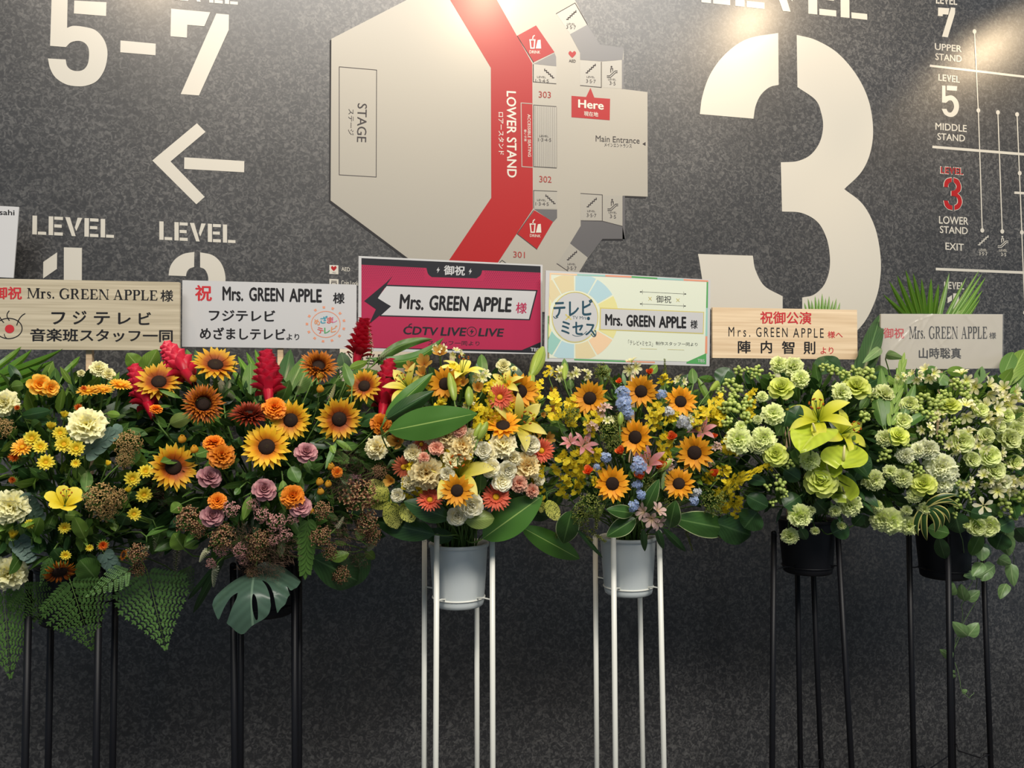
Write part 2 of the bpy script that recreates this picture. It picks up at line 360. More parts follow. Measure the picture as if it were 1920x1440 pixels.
def txt(pl, body, bl, br, tl, mat, parent, off, bold=0.0, name='lettering', vf=None):
    """lettering whose ink box has its bottom-left, bottom-right and top-left corners at three pixels"""
    mb = MB(); off += 0.0004 if pl is W else 0.0; txt_add(mb, pl, vf or text_verts(body, bold), bl, br, tl, off)
    return mb.build(name, mat, parent, smooth=False)

# own letterforms: stencil capitals of the wall, and a serif face for the boards
def stencil_level():
    out = []; x = 0.0; g = 0.045; s = 0.20; H = 1.0
    R = lambda a, b, c, d: [[(a, b), (c, b), (c, d), (a, d)]]
    def Lt(x): return [R(x, 0, x+s, H), R(x+s+g, 0, x+s+g+0.36, 0.16)], 0.61
    def Et(x): return [R(x, 0, x+s, H)]+[R(x+s+g, b, x+s+g+w_, b+0.165) for b, w_ in ((0, 0.38), (0.42, 0.33), (0.835, 0.38))], 0.625
    def Vt(x): return [[[(x, H), (x+s*1.05, H), (x+0.47, 0), (x+0.30, 0)]], [[(x+0.55, H), (x+0.76, H), (x+0.50, 0.28), (x+0.43, 0.46)]]], 0.76
    for fn in (Lt, Et, Vt, Et, Lt):
        sh, wd = fn(x); out += sh; x += wd+0.10
    return out, x-0.10
def map_shapes(pl, shapes, wd, bl, br, tl, h=1.0):
    a, b, c = (pl.pt(*p) for p in (bl, br, tl)); e1 = (b-a)/wd; e2 = (c-a)/h
    return [[[tuple(a+e1*p[0]+e2*p[1]) for p in lp] for lp in sh] for sh in shapes]
def _ribbon(pts):
    """quads of a pen stroke through (x, y, width)"""
    P = [Vector(p[:2]) for p in pts]; vs = []
    for i, p in enumerate(P):
        t = (P[min(i+1, len(P)-1)]-P[max(i-1, 0)]).normalized(); n = Vector((-t.y, t.x))*pts[i][2]/2
        vs += [tuple(p+n), tuple(p-n)]
    return vs, [(2*i, 2*i+1, 2*i+3, 2*i+2) for i in range(len(P)-1)]
def serif_text(body, gap=0.055, space=0.30, wt=0.155):
    """Roman capitals with thick stems, hairlines and bracketed slab ends"""
    V, Fc = [], []; th = 0.055; H = 0.70; x = 0.0
    def R(a, b, c, d):
        o = len(V); V.extend([(x+a, b), (x+c, b), (x+c, d), (x+a, d)]); Fc.append((o, o+1, o+2, o+3))
    def Q(*p):
        o = len(V); V.extend([(x+a, b) for a, b in p]); Fc.append(tuple(range(o, o+len(p))))
    def B(pts):
        vs, fs = _ribbon(pts); o = len(V); V.extend([(x+a, b) for a, b in vs]); Fc.extend([tuple(i+o for i in f) for f in fs])
    def stem(a, b=0, t=H, w_=wt, sw=0.075): R(a, b, a+w_, t); R(a-sw, b, a+w_+sw, b+th*0.8); R(a-sw, t-th*0.8, a+w_+sw, t)
    arc = lambda cx, cy, rx, ry, a0, a1, w0, w1, n=12: [(cx+rx*cos(radians(a0+(a1-a0)*i/n)), cy+ry*sin(radians(a0+(a1-a0)*i/n)), w1+(w0-w1)*abs(sin(radians(a0+(a1-a0)*i/n)))) for i in range(n+1)]
    for ch in body:
        wd = 0.5
        if ch == ' ': x += space; continue
        if ch == 'M':
            stem(0.08, w_=th); stem(0.74, w_=wt); Q((0.06, H), (0.22, H), (0.50, 0.02), (0.44, 0.02)); Q((0.74, H), (0.80, H), (0.50, 0.02), (0.44, 0.10)); wd = 0.94
        elif ch == 'N':
            stem(0.08, w_=th); stem(0.66, w_=th); Q((0.04, H), (0.24, H), (0.71, 0.0), (0.62, 0.0)); wd = 0.79
        elif ch == 'E':
            stem(0.08, sw=0.07); R(0.08, 0, 0.58, th); R(0.08, H-th, 0.56, H); R(0.2, 0.33, 0.42, 0.33+th); Q((0.60, 0), (0.63, 0.20), (0.60, 0.20), (0.50, th)); Q((0.57, H), (0.59, H-0.18), (0.56, H-0.18), (0.47, H-th)); R(0.405, 0.25, 0.44, 0.45); wd = 0.64
        elif ch == 'L':
            stem(0.08); R(0.08, 0, 0.58, th); Q((0.58, 0), (0.62, 0.23), (0.585, 0.23), (0.48, th)); wd = 0.63
        elif ch in 'PR':
            stem(0.08); B([(0.2, H-th/2, th)]+[(0.36+0.17*cos(radians(a)), 0.515+0.163*sin(radians(a)), th+(wt-th)*max(0, cos(radians(a)))) for a in range(90, -91, -15)]+[(0.2, 0.352, th)])
            if ch == 'R': Q((0.30, 0.35), (0.42, 0.37), (0.66, 0.03), (0.74, 0.0), (0.56, 0.0)); wd = 0.74
            else: wd = 0.60
        elif ch == 'A':
            Q((0.32, H), (0.38, H), (0.12, 0), (0.06, 0)); Q((0.30, H), (0.42, H), (0.70, 0), (0.53, 0)); R(0.18, 0.22, 0.54, 0.22+th*0.9); R(0.0, 0, 0.20, th*0.8); R(0.44, 0, 0.78, th*0.8); wd = 0.78
        elif ch == 'G':
            B([(0.40+0.335*cos(radians(a)), 0.35+0.345*sin(radians(a)), th+(wt-th)*max(0, -cos(radians(a)))) for a in range(38, 331, 12)]); R(0.56, 0.05, 0.56+wt, 0.30); R(0.48, 0.30-th*0.8, 0.77, 0.30); R(0.64, 0.48, 0.675, 0.69); wd = 0.77
        elif ch == 'r':
            R(0.09, 0, 0.09+wt*0.9, 0.47); R(0.02, 0, 0.29, th*0.8); R(0.02, 0.47-th*0.8, 0.12, 0.47); B([(0.19, 0.34, th), (0.24, 0.43, th*1.2), (0.32, 0.455, th*1.6)]); B([(0.30, 0.42, 0.10), (0.40, 0.42, 0.10)]); wd = 0.40
        elif ch == 's':
            B([(0.33, 0.37, th), (0.29, 0.435, th), (0.20, 0.458, th), (0.11, 0.41, th*1.7), (0.10, 0.33, wt*0.7), (0.20, 0.255, wt*0.9), (0.30, 0.19, wt*0.8), (0.31, 0.09, th*1.8), (0.22, 0.022, th), (0.12, 0.04, th), (0.07, 0.12, th)]); wd = 0.38
        elif ch == '.':
            o = len(V); V.extend([(x+0.10+0.072*cos(i*pi/5), 0.07+0.072*sin(i*pi/5)) for i in range(10)]); Fc.append(tuple(range(o, o+10))); wd = 0.22
        x += wd+gap
    return V, Fc
# ---------------------------------------------------------------- the setting
mb = MB(); mb.box((-3.2, 0.0, 0.0), (5.2, 0.15, 4.6)); wall = tag(mb.build('wall_back', M['wall'], smooth=False), kind='structure')
mb = MB(); mb.box((-3.2, -5.5, -0.1), (5.2, 0.15, 0.0)); tag(mb.build('floor', M['floor'], smooth=False), kind='structure')

W = Plane(Matrix.Identity(4))
z1, z2, z3 = zoom(0, 0, 2.667), zoom(600, 0, 2.667), zoom(1240, 0, 2.667)
z4, zs = zoom(1700, 0, 2.668), zoom(1600, 480, 6.0)
def graphic(name, label, cat, group=None):
    return empty(name, (0, 0, 0), label, cat, group)
def level_word(name, label, bl, br, tl, mat='vinyl', group='stencilled wall lettering', parent=None, off=0.0):
    sh, wd = stencil_level()
    o = poly(W, name, map_shapes(W, sh, wd, bl, br, tl), M[mat], parent, off, px=False)
    if parent is None: tag(o, label, 'lettering', group)
    return o
# 5 - 7 with its LEVEL word above
level_word('vinyl_lettering', 'white stencil LEVEL word cropped at the top, above the numeral seven', z1([(795, -6)])[0], z1([(1190, 25)])[0], z1([(795, -104)])[0])
g = graphic('vinyl_numerals', 'large white stencil numerals 5-7 high on the dark wall above the arrow', 'lettering', 'stencilled wall lettering')
poly(W, 'digit', [[z1([(259, -20), (339, -16), (336, 140)])+C(*z1([(336, 140), (368, 130), (420, 135), (475, 150), (515, 190), (535, 240), (536, 295), (520, 355), (485, 405), (435, 428), (385, 432), (330, 422), (280, 390), (252, 345), (240, 293)]))+z1([(329, 298)])+C(*z1([(329, 298), (336, 330), (358, 350), (390, 356), (420, 347), (440, 318), (446, 270), (440, 235), (420, 213), (390, 205), (355, 213), (330, 236)]))+z1([(251, 230)])],
                   [z1([(372, 3), (533, 12), (531, 81), (370, 68)])]], M['vinyl'], g, 0)
poly(W, 'dash', [[z1([(603, 203), (779, 219), (778, 277), (602, 262)])]], M['vinyl'], g, 0)
poly(W, 'digit', [[z1([(856, 44), (1052, 62), (1022, 132), (937, 125), (935, 189), (853, 182)])], [z1([(1082, 68), (1145, 74), (1144, 150), (995, 478), (904, 471)])]], M['vinyl'], g, 0)
o = poly(W, 'direction_arrow', [[z1([(762, 803), (985, 617), (1028, 660), (853, 808), (1024, 985), (982, 1022)])], [z1([(922, 787), (1222, 806), (1221, 862), (921, 845)])]], M['vinyl'], None, 0)
tag(o, 'white stencil arrow pointing sideways on the dark wall', 'arrow')
level_word('vinyl_lettering', 'white stencil LEVEL word over the numeral one', *z1([(162, 1172), (571, 1190), (163, 1078)]))
level_word('vinyl_lettering', 'white stencil LEVEL word over the half hidden numeral two, below the arrow', *z1([(797, 1199), (1178, 1216), (797, 1107)]))
o = poly(W, 'vinyl_numeral', [[z1([(217, 1310), (286, 1262), (285, 1345), (216, 1393)])], [z1([(320, 1237), (410, 1240), (409, 1660), (319, 1660)])]], M['vinyl'], None, 0)
tag(o, 'white stencil numeral one rising behind the bare wood sign', 'lettering', 'stencilled wall lettering')
o = poly(W, 'vinyl_numeral', [[C(*z1([(843, 1378), (851, 1335), (876, 1297), (918, 1270), (972, 1260)]))+C(*z1([(971, 1335), (948, 1344), (935, 1360), (930, 1381)]))],
                             [C(*z1([(1001, 1262), (1060, 1275), (1100, 1308), (1122, 1355), (1127, 1410), (1108, 1480), (1040, 1580)]))+z1([(960, 1640), (940, 1600)])+C(*z1([(1000, 1510), (1036, 1440), (1042, 1400), (1037, 1370), (1023, 1347), (1001, 1337)]))]], M['vinyl'], None, 0)
tag(o, 'white stencil numeral two half hidden behind the white sign with the sun emblem', 'lettering', 'stencilled wall lettering')
# the big 3
level_word('vinyl_lettering', 'huge white stencil LEVEL word cropped at the top, over the giant three', *z3([(200, 12), (1030, 100), (200, -180)]))
o = poly(W, 'vinyl_numeral', [
    [z3([(460, 594), (192, 571)])+C(*z3([(192, 571), (205, 480), (245, 370), (320, 270), (430, 195), (584, 165)]))+C(*z3([(586, 425), (540, 437), (497, 475), (471, 530), (460, 594)]))[:-1]],
    [C(*z3([(676, 175), (770, 200), (880, 265), (975, 375), (1035, 500), (1058, 640), (1045, 760), (1000, 860), (914, 946)]))+C(*z3([(914, 946), (1005, 1020), (1065, 1130), (1093, 1260), (1095, 1380), (1070, 1500), (1000, 1630), (880, 1720), (704, 1752)]))
     + C(*z3([(704, 1488), (760, 1475), (810, 1430), (838, 1360), (842, 1280), (825, 1190), (780, 1110), (700, 1065), (603, 1058)]))+z3([(597, 812)])+C(*z3([(597, 812), (680, 806), (745, 775), (790, 715), (808, 640), (800, 570), (770, 500), (680, 436)]))],
    [z3([(183, 1270), (457, 1279)])+C(*z3([(457, 1279), (470, 1350), (515, 1430), (606, 1482)]))+C(*z3([(606, 1748), (450, 1720), (320, 1640), (230, 1510), (183, 1270)]))[:-1]]], M['vinyl'], None, 0)
tag(o, 'giant white stencil numeral three filling the wall beside the floor map', 'lettering', 'stencilled wall lettering')

# ---------------------------------------------------------------- floor map
fm = graphic('floor_map', 'white and red hall floor map with stage outline and red lower stand band', 'map')
base = z2([(57, 195), (435, 0), (760, -170), (1180, -170), (1280, 12), (1335, 125), (1400, 224), (1518, 240), (1515, 446), (1637, 461), (1638, 984), (1515, 979), (1524, 1195), (1412, 1195), (1338, 1290), (1230, 1470), (1150, 1560), (800, 1560), (53, 1003)])
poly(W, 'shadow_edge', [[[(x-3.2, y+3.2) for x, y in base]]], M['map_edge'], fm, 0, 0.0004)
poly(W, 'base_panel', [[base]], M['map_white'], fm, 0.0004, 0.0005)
f1 = 0.0009; f2 = 0.0018; f3 = 0.0023
poly(W, 'seating_band', [[z2([(560, -150), (800, -150), (1061, 318), (1064, 1045), (800, 1450), (545, 1450), (856, 990), (854, 340)])]], M['map_red'], fm, f1, 0.0005)
poly_each(W, 'service_block', [[z2([(1250, 172), (1335, 125), (1400, 224), (1518, 240), (1513, 300), (1410, 308), (1300, 300), (1300, 265)])], [z2([(1068, 320), (1172, 266), (1180, 285), (1181, 333)])],
                          [z2([(1303, 1105), (1410, 1107), (1512, 1132), (1524, 1195), (1412, 1195), (1338, 1288), (1250, 1217), (1303, 1130)])], [z2([(1070, 1046), (1185, 1048), (1185, 1090), (1165, 1112)])],
                          [z2([(1509, 300), (1518, 300), (1518, 446), (1509, 446)])], [z2([(1512, 980), (1524, 980), (1524, 1195), (1512, 1195)])]], M['map_dark'], fm, f1, 0.0004)
poly_each(W, 'stair_panel', [[z2(q)] for q in ([(1066, 322), (1181, 333), (1181, 420), (1066, 410)], [(1068, 953), (1185, 958), (1185, 1045), (1068, 1042)], [(1300, 302), (1405, 311), (1405, 437), (1300, 427)], [(1412, 311), (1508, 300), (1510, 444), (1412, 438)],
      [(1302, 970), (1409, 976), (1409, 1104), (1302, 1100)], [(1415, 978), (1511, 980), (1511, 1130), (1415, 1106)], [(1182, 70), (1274, 18), (1335, 125), (1250, 172)], [(1250, 1219), (1338, 1286), (1290, 1365), (1185, 1318)], [(1070, 527), (1182, 535), (1183, 838), (1070, 833)])], M['map_grey'], fm, f1, 0.0003)
poly(W, 'drink_panel', [[z2([(985, 180), (1080, 128), (1172, 262), (1068, 312)])]], M['map_red'], fm, f1, 0.0005)
poly(W, 'drink_panel', [[z2([(1072, 1052), (1165, 1110), (1085, 1246), (985, 1170)])]], M['map_red'], fm, f1, 0.0005)
poly(W, 'stage_outline', [rect_line(z2([(96, 335), (283, 351), (281, 886), (96, 875)]), 1.3)], M['map_line'], fm, f1, 0.0003)
lines = [[(1181, 333), (1066, 322), (1066, 410), (1181, 420)][1:], [(1066, 322), (1066, 410)], [(1185, 958), (1068, 953), (1068, 1042)], [(1406, 310), (1406, 438), (1300, 428)], [(1302, 968), (1411, 975), (1411, 1105)], [(1180, 70), (1275, 16), (1337, 125)],
         [(1183, 1318), (1240, 1356)], [(1182, 534), (1068, 526), (1068, 834), (1183, 841)], [(1303, 1104), (1411, 1106), (1512, 1132)], [(1068, 1052), (985, 1170), (1085, 1248)], [(893, 1318), (910, 1302), (932, 1318)], [(985, 180), (1068, 314)]]
poly_each(W, 'room_outline', [stroke(z2(l), 1.2) for l in lines], M['map_line'], fm, f1+0.0003, 0.0003)
poly(W, 'hatching_lines', [stroke(z2([(1076+k*9.7, 530+k*0.7), (1077+k*9.7, 834+k*0.5)]), 0.45) for k in range(12)], M['map_line'], fm, f1+0.0003, 0.0003)
poly(W, 'accessible_outline', [stroke(z2([(1060, 520), (1005, 516), (1009, 834), (1063, 838)]), 1.5)], M['map_white'], fm, f2, 0.0003)
def stairs(x, y, s, fl=1):
    P = [(x-fl*24*s, y+18*s)]
    for k in range(5): P += [(P[-1][0]+fl*9.6*s, P[-1][1]), (P[-1][0]+fl*9.6*s, P[-1][1]-9.0*s)]
    return stroke(P, 4.5*s)
def zst(f, lst): return [[[tuple(f([p])[0]) for p in lp] for lp in sh] for sh in lst]
def escal(x, y, s):
    return [stroke([(x-26*s, y+18*s), (x-12*s, y+18*s), (x+14*s, y-6*s), (x+27*s, y-6*s)], 3.2*s), stroke([(x-26*s, y+26*s), (x-8*s, y+26*s), (x+18*s, y+2*s), (x+27*s, y+2*s)], 3.2*s), [circ(x-3*s, y-27*s, 4.5*s, n=12)], stroke([(x-7*s, y+2*s), (x-7*s, y-18*s), (x+3*s, y-18*s), (x+3*s, y-4*s)], 3.6*s)]
for a in ((1255, 80, 1, 1), (1352, 347, 1, 1), (1147, 372, 1, -1), (1153, 1000, 1, -1), (1357, 1016, 1, 1), (1258, 1281, 1, 1)): poly(W, 'stair_symbol', zst(z2, [stairs(*a)]), M['map_line'], fm, f2, 0.0003)
for a in ((1460, 362, 1), (1463, 1027, 1)): poly(W, 'escalator_symbol', zst(z2, escal(*a)), M['map_line'], fm, f2, 0.0003)
poly(W, 'entrance_arrow', zst(z2, [[[(1612, 720), (1627, 711), (1627, 729)]]]), M['map_line'], fm, f2, 0.0003)
def drink(x, y):
    return [stroke([(x-26, y-14), (x-22, y+24), (x-6, y+24), (x-3, y-14)], 6, False), stroke([(x-30, y-17), (x+1, y-17)], 6), stroke([(x-14, y-17), (x-11, y-34), (x-3, y-40)], 5), [[(x+2, y+26), (x+12, y-16), (x+26, y-18), (x+29, y+26)]]]
poly(W, 'drink_symbol', zst(z2, drink(1076, 218)), M['vinyl'], fm, f2, 0.0003)
poly(W, 'drink_symbol', zst(z2, drink(1077, 1138)), M['vinyl'], fm, f2, 0.0003)
poly(W, 'location_marker', [[z2([(1257, 480), (1330, 486), (1352, 440), (1371, 489), (1450, 495), (1448, 602), (1257, 587)])]], M['map_red'], fm, f1, 0.0006)
def heart(x, y, s): return [C((x, y+s), (x-0.72*s, y+0.28*s), (x-s, y-0.35*s), (x-0.55*s, y-0.85*s), (x-0.06*s, y-0.45*s), n=5)+C((x+0.06*s, y-0.45*s), (x+0.55*s, y-0.85*s), (x+s, y-0.35*s), (x+0.72*s, y+0.28*s), (x, y+s), n=5)[:-1]]
poly(W, 'defibrillator_symbol', zst(z2, [heart(1261, 272, 19)]), M['map_red'], fm, f1, 0.0005)
T = lambda f, body, bl, br, tl, mat, off=f2, bold=0.0, par=fm: txt(W, body, *f([bl, br, tl]), M[mat], par, off, bold)
T(z2, 'STAGE', (188, 517), (184, 710), (235, 520), 'map_line', bold=-0.004)
T(z2, 'ステージ', (142, 545), (140, 675), (170, 547), 'map_line')
T(z2, 'LOWER STAND', (932, 456), (935, 888), (980, 459), 'vinyl', bold=0.022)
T(z2, 'ロアースタンド', (891, 562), (893, 775), (918, 563), 'vinyl', bold=0.015)
T(z2, 'ACCESSIBLE SEATING', (1037, 572), (1040, 785), (1052, 573), 'vinyl', bold=0.01)
T(z2, '車いす席', (1019, 648), (1020, 708), (1032, 648), 'vinyl', bold=0.01)
for t, a in (('303', (1093, 457, 1154, 490)), ('302', (1096, 880, 1157, 913)), ('301', (966, 1257, 1024, 1289))):
    T(z2, t, (a[0], a[3]-1), (a[2], a[3]+2), (a[0], a[1]), 'map_text_red', bold=0.006)
T(z2, 'Here', (1290, 540), (1418, 551), (1290, 498), 'vinyl', f2+0.0004, 0.03)
T(z2, '現在地', (1319, 581), (1390, 586), (1319, 557), 'vinyl', f2+0.0004, 0.012)
T(z2, 'Main Entrance', (1378, 708), (1597, 719), (1378, 678), 'map_line')
T(z2, 'メインエントランス', (1421, 733), (1558, 740), (1421, 715), 'map_line')
T(z2, 'AED', (1244, 312), (1278, 314), (1244, 298), 'map_line', bold=0.01)
for x, y in ((1255, 125), (1353, 390), (1460, 402), (1356, 1060), (1463, 1067), (1258, 1325)):
    T(z2, 'LEVEL', (x-20, y), (x+20, y+2), (x-20, y-9), 'map_line')
for t, x, y, h in (('3·5·7', 1255, 145, 24), ('3·5·7', 1354, 415, 24), ('3·5', 1462, 425, 15), ('3·5·7', 1357, 1085, 24), ('3·5', 1464, 1091, 15), ('3·5·7', 1258, 1349, 24)):
    T(z2, t, (x-h, y), (x+h, y+3), (x-h, y-18), 'map_line')
for y in (390, 685, 1005):
    x0 = 1085 if y != 685 else 1098
    T(z2, 'LEVEL', (x0, y), (x0+44, y+2), (x0, y-9), 'map_line'); T(z2, '1·3·4·5', (x0-8, y+23), (x0+58, y+25), (x0-8, y+6), 'map_line')
T(z2, 'DRINK', (1047, 268), (1101, 270), (1047, 253), 'vinyl', bold=0.01); T(z2, 'DRINK', (1049, 1185), (1103, 1188), (1049, 1171), 'vinyl', bold=0.01)

# legend beside the map
for lab, y, t in (('white heart defibrillator key icon with white caption on the dark wall, upper', 1348, 'AED'), ('white coin locker key icon with white caption on the dark wall, lower', 1418, 'Coin Lockers')):
    g = graphic('key_icon', lab, 'sign', 'map key entries')
    poly(W, 'tile', [[C(*z2([(47, y-23), (92, y-21), (92, y+24), (47, y+22)]), closed=True, n=1)]], M['vinyl'], g, 0)
    if t == 'AED':
        poly(W, 'heart_symbol', zst(z2, [heart(69, y-6, 14)]), M['map_red'], g, 0.0006, 0.0003); T(z2, t, (62, y+19), (80, y+20), (62, y+12), 'map_line', 0.0006, par=g)
        T(z2, t, (107, y+7), (150, y+10), (107, y-13), 'vinyl', 0.0006, 0.012, g)
    else:
        poly(W, 'locker_symbol', zst(z2, [stroke([(56, y-12), (84, y-11)], 4), rect_line([(58, y-5), (82, y-4), (82, y+14), (58, y+13)], 4), stroke([(64, y+4), (76, y+4)], 3)]), M['map_line'], g, 0.0006, 0.0003)
        T(z2, t, (106, y+7), (215, y+12), (106, y-16), 'vinyl', 0.0006, 0.012, g)

# ---------------------------------------------------------------- level guide
lg = graphic('level_guide', 'white level guide of stacked numbers, cross lines and dotted stair routes', 'sign')
def lvl(bl, br, tl, mat, f=z4): level_word('lettering', None, *f([bl, br, tl]), mat=mat, parent=lg)
lvl((146, 18), (252, 26), (146, -24), 'vinyl')
poly(W, 'digit', [[z4([(157, 38), (213, 42), (207, 74), (180, 72), (179, 82), (156, 80)])], [z4([(221, 38), (242, 40), (241, 68), (205, 187), (176, 184)])]], M['vinyl'], lg, 0)
L4 = lambda body, bl, br, tl, bold=0.016: txt(W, body, *z4([bl, br, tl]), M['vinyl'], lg, 0.0004, bold)
L4('UPPER', (140, 250), (275, 262), (140, 216)); L4('STAND', (143, 300), (275, 312), (143, 266))
lvl((158, 404), (265, 415), (158, 370), 'vinyl')
poly(W, 'digit', [[z4([(176, 428), (193, 429), (193, 482)])+C(*z4([(193, 482), (225, 478), (252, 500), (261, 535), (250, 570), (222, 586), (190, 574), (174, 545)]))+z4([(198, 545)])+C(*z4([(198, 545), (208, 562), (225, 560), (236, 535), (228, 508), (212, 503), (196, 515)]))+z4([(176, 513)])], [z4([(200, 428), (252, 432), (250, 455), (200, 452)])]], M['vinyl'], lg, 0)
L4('MIDDLE', (143, 649), (300, 661), (143, 614)); L4('STAND', (153, 700), (291, 710), (153, 665))
sh, wd = stencil_level(); q = z4([(168, 868), (283, 876), (168, 833)])
poly(W, 'lettering', map_shapes(W, sh, wd, *[(x+dx, y+dy) for (x, y), dx, dy in zip(q, (-.6, .6, -.6), (.6, .6, -.6))]), M['vinyl'], lg, 0, px=False)
poly(W, 'lettering', map_shapes(W, [[[(p[0]*0.97+0.05, p[1]*0.92+0.04) for p in lp] for lp in s] for s in sh], wd, *q), M['map_red'], lg, 0.0006, 0.0003, px=False)
def three(k):
    """small stencilled 3; k widens the strokes"""
    return [[z4([(185-k, 935), (206+k, 937)])+C(*z4([(206+k, 937), (210, 918), (224+k*.3, 910)]))+C(*z4([(224+k*.3, 889-k), (200, 895-k), (188-k, 912), (185-k, 935)]))[:-1]],
            [C(*z4([(234-k*.3, 889-k), (258, 900-k), (271+k, 930), (268+k, 955), (254+k, 968)]))+C(*z4([(254+k, 968), (270+k, 985), (276+k, 1015), (262, 1043+k), (238-k*.3, 1052+k)]))+C(*z4([(238-k*.3, 1028-k), (252-k, 1018), (254-k, 1000), (244, 984), (222-k, 980)]))+z4([(222-k, 956)])+C(*z4([(222-k, 956), (242, 950), (248-k, 930), (234-k*.3, 911)]))],
            [z4([(184-k, 1003), (206+k, 1005)])+C(*z4([(206+k, 1005), (212, 1022), (228+k*.3, 1030)]))+C(*z4([(228+k*.3, 1052+k), (205, 1045+k), (190-k, 1028), (184-k, 1003)]))[:-1]]]
poly(W, 'digit', three(2.5), M['vinyl'], lg, 0, 0.0005); poly(W, 'digit', three(-0.5), M['map_red'], lg, 0.0005, 0.0004)
L4('LOWER', (161, 1119), (308, 1126), (161, 1080)); L4('STAND', (165, 1166), (305, 1173), (165, 1130)); L4('EXIT', (193, 1249), (285, 1256), (193, 1213))
for a in (((115, 329), (620, 388), 11), ((128, 735), (620, 775), 13), ((145, 1346), (587, 1364), 13), ((538, 964), (620, 969), 12)):
    poly(W, 'level_line', [stroke(z4([a[0], a[1]]), a[2]/2.668)], M['vinyl'], lg, 0, 0.0005)
for pts, dots in (([(338, 158), (357, 553), (364, 750), (377, 1153)], [(338, 158), (357, 553), (377, 1153)]), ([(455, 563), (477, 1158)], [(455, 563), (477, 1158)]), ([(551, 573), (575, 1163), (579, 1281), (588, 1494), (597, 1700)], [(551, 573), (564, 867), (575, 1163), (591, 1565)])):
    poly(W, 'route_line', [stroke(z4(pts), 1.9)], M['vinyl'], lg, 0.0006, 0.0003)
    for x, y in z4(dots): poly(W, 'stop_dot', [[[(x+3.6*cos(a*pi/9), y+4.3*sin(a*pi/9)) for a in range(18)]]], M['vinyl'], lg, 0.0009, 0.0003)
poly(W, 'stair_symbol', zst(z4, [stairs(381, 1206, 1.05)]), M['vinyl'], lg, 0); poly(W, 'stair_symbol', zst(z4, escal(481, 1212, 1)), M['vinyl'], lg, 0)
for t, x, y in (('LEVEL', 381, 1256), ('3·5·7', 382, 1277), ('LEVEL', 482, 1258), ('3·5', 484, 1281)):
    h = 20 if t[0] == 'L' else 11*len(t)/2.6
    txt(W, t, *z4([(x-h, y), (x+h, y+2), (x-h, y-(12 if t[0] == 'L' else 17))]), M['vinyl'], lg, 0.0004, 0.01)
lvl((1020, 368), (1245, 378), (1020, 288), 'vinyl', zs)
poly(W, 'digit', [[zs([(1122, 420), (1185, 424), (1185, 700), (1122, 700)])], [zs([(1060, 470), (1108, 440), (1108, 500), (1058, 530)])]], M['vinyl'], lg, 0)

# ---------------------------------------------------------------- boards on sticks
def sign_matrix(x, z, y, yaw, pit, rol):
    return Matrix.Translation((x, y, z))@Matrix.Rotation(radians(yaw), 4, 'Z')@Matrix.Rotation(radians(pit), 4, 'X')@Matrix.Rotation(radians(rol), 4, 'Y')
class Sign(Plane):
    def __init__(s, name, label, mx, wd, ht, mat, thick=0.006, r=0.004):
        Plane.__init__(s, mx); s.w, s.h = wd, ht
        s.o = empty(name, (0, 0, 0), label, 'sign', M=mx)
        a, b = wd/2, ht/2; mb = MB()
        cor = [(sx*(a-r)+r*cos(t), sz*(b-r)+r*sin(t)) for sx, sz, t0 in ((1, 1, 0), (-1, 1, pi/2), (-1, -1, pi), (1, -1, 1.5*pi)) for t in (t0, t0+pi/4, t0+pi/2)]
        n = len(cor); mb.add([(x, 0, z) for x, z in cor]+[(x, thick, z) for x, z in cor], [tuple(range(n-1, -1, -1)), tuple(range(n, 2*n))]+[(i, (i+1) % n, (i+1) % n+n, i+n) for i in range(n)])
        # wind faces outwards: front looks to -Y
        mb.f[0], mb.f[1] = tuple(range(n)), tuple(range(2*n-1, n-1, -1)); mb.f[2:] = [f[::-1] for f in mb.f[2:]]
        mb.build('board', M[mat], s.o, smooth=False)
        s.thick = thick
    def stick(s, x0, foot):
        """a square wooden stick from behind the board down into the pot"""
        mb = MB(); y = s.thick+0.0095; b = s.I@foot
        mb.tube([(x0, y, s.h*0.35), (x0, y, -s.h*0.5-0.03), b], 0.0125, 0.0125, 4); mb.build('stick', M['stick'], s.o, smooth=False)
    def text(s, f, body, x0, x1, y0, y1, mat, bold=0.0, off=0.0004, dy=0.0, vf=None, sh=0.0):
        """ink box x0..x1, y0 (top)..y1 (bottom at its start); dy: drop of the baseline over the width"""
        return txt(s, body, *f([(x0, y1), (x1, y1+dy), (x0+sh, y0)]), M[mat], s.o, off, bold, vf=vf)
    def poly(s, f, name, shapes, mat, off=0.0002, thick=0.0002):
        if name in ('border', 'name_arrow', 'cross_mark', 'bolt_mark', 'sun_rays'):
            return poly_each(s, name.rstrip('s') if name == 'sun_rays' else name, zst(f, shapes), M[mat], s.o, off, thick)
        return poly(s, name, zst(f, shapes) if f else shapes, M[mat], s.o, off, thick)
k1, k2, k3 = zoom(0, 380, 4.8), zoom(330, 480, 5.486), zoom(600, 470, 4.465)
k4, k5, k6 = zoom(1000, 490, 5.486), zoom(1300, 540, 6.0), zoom(1600, 480, 6.0)

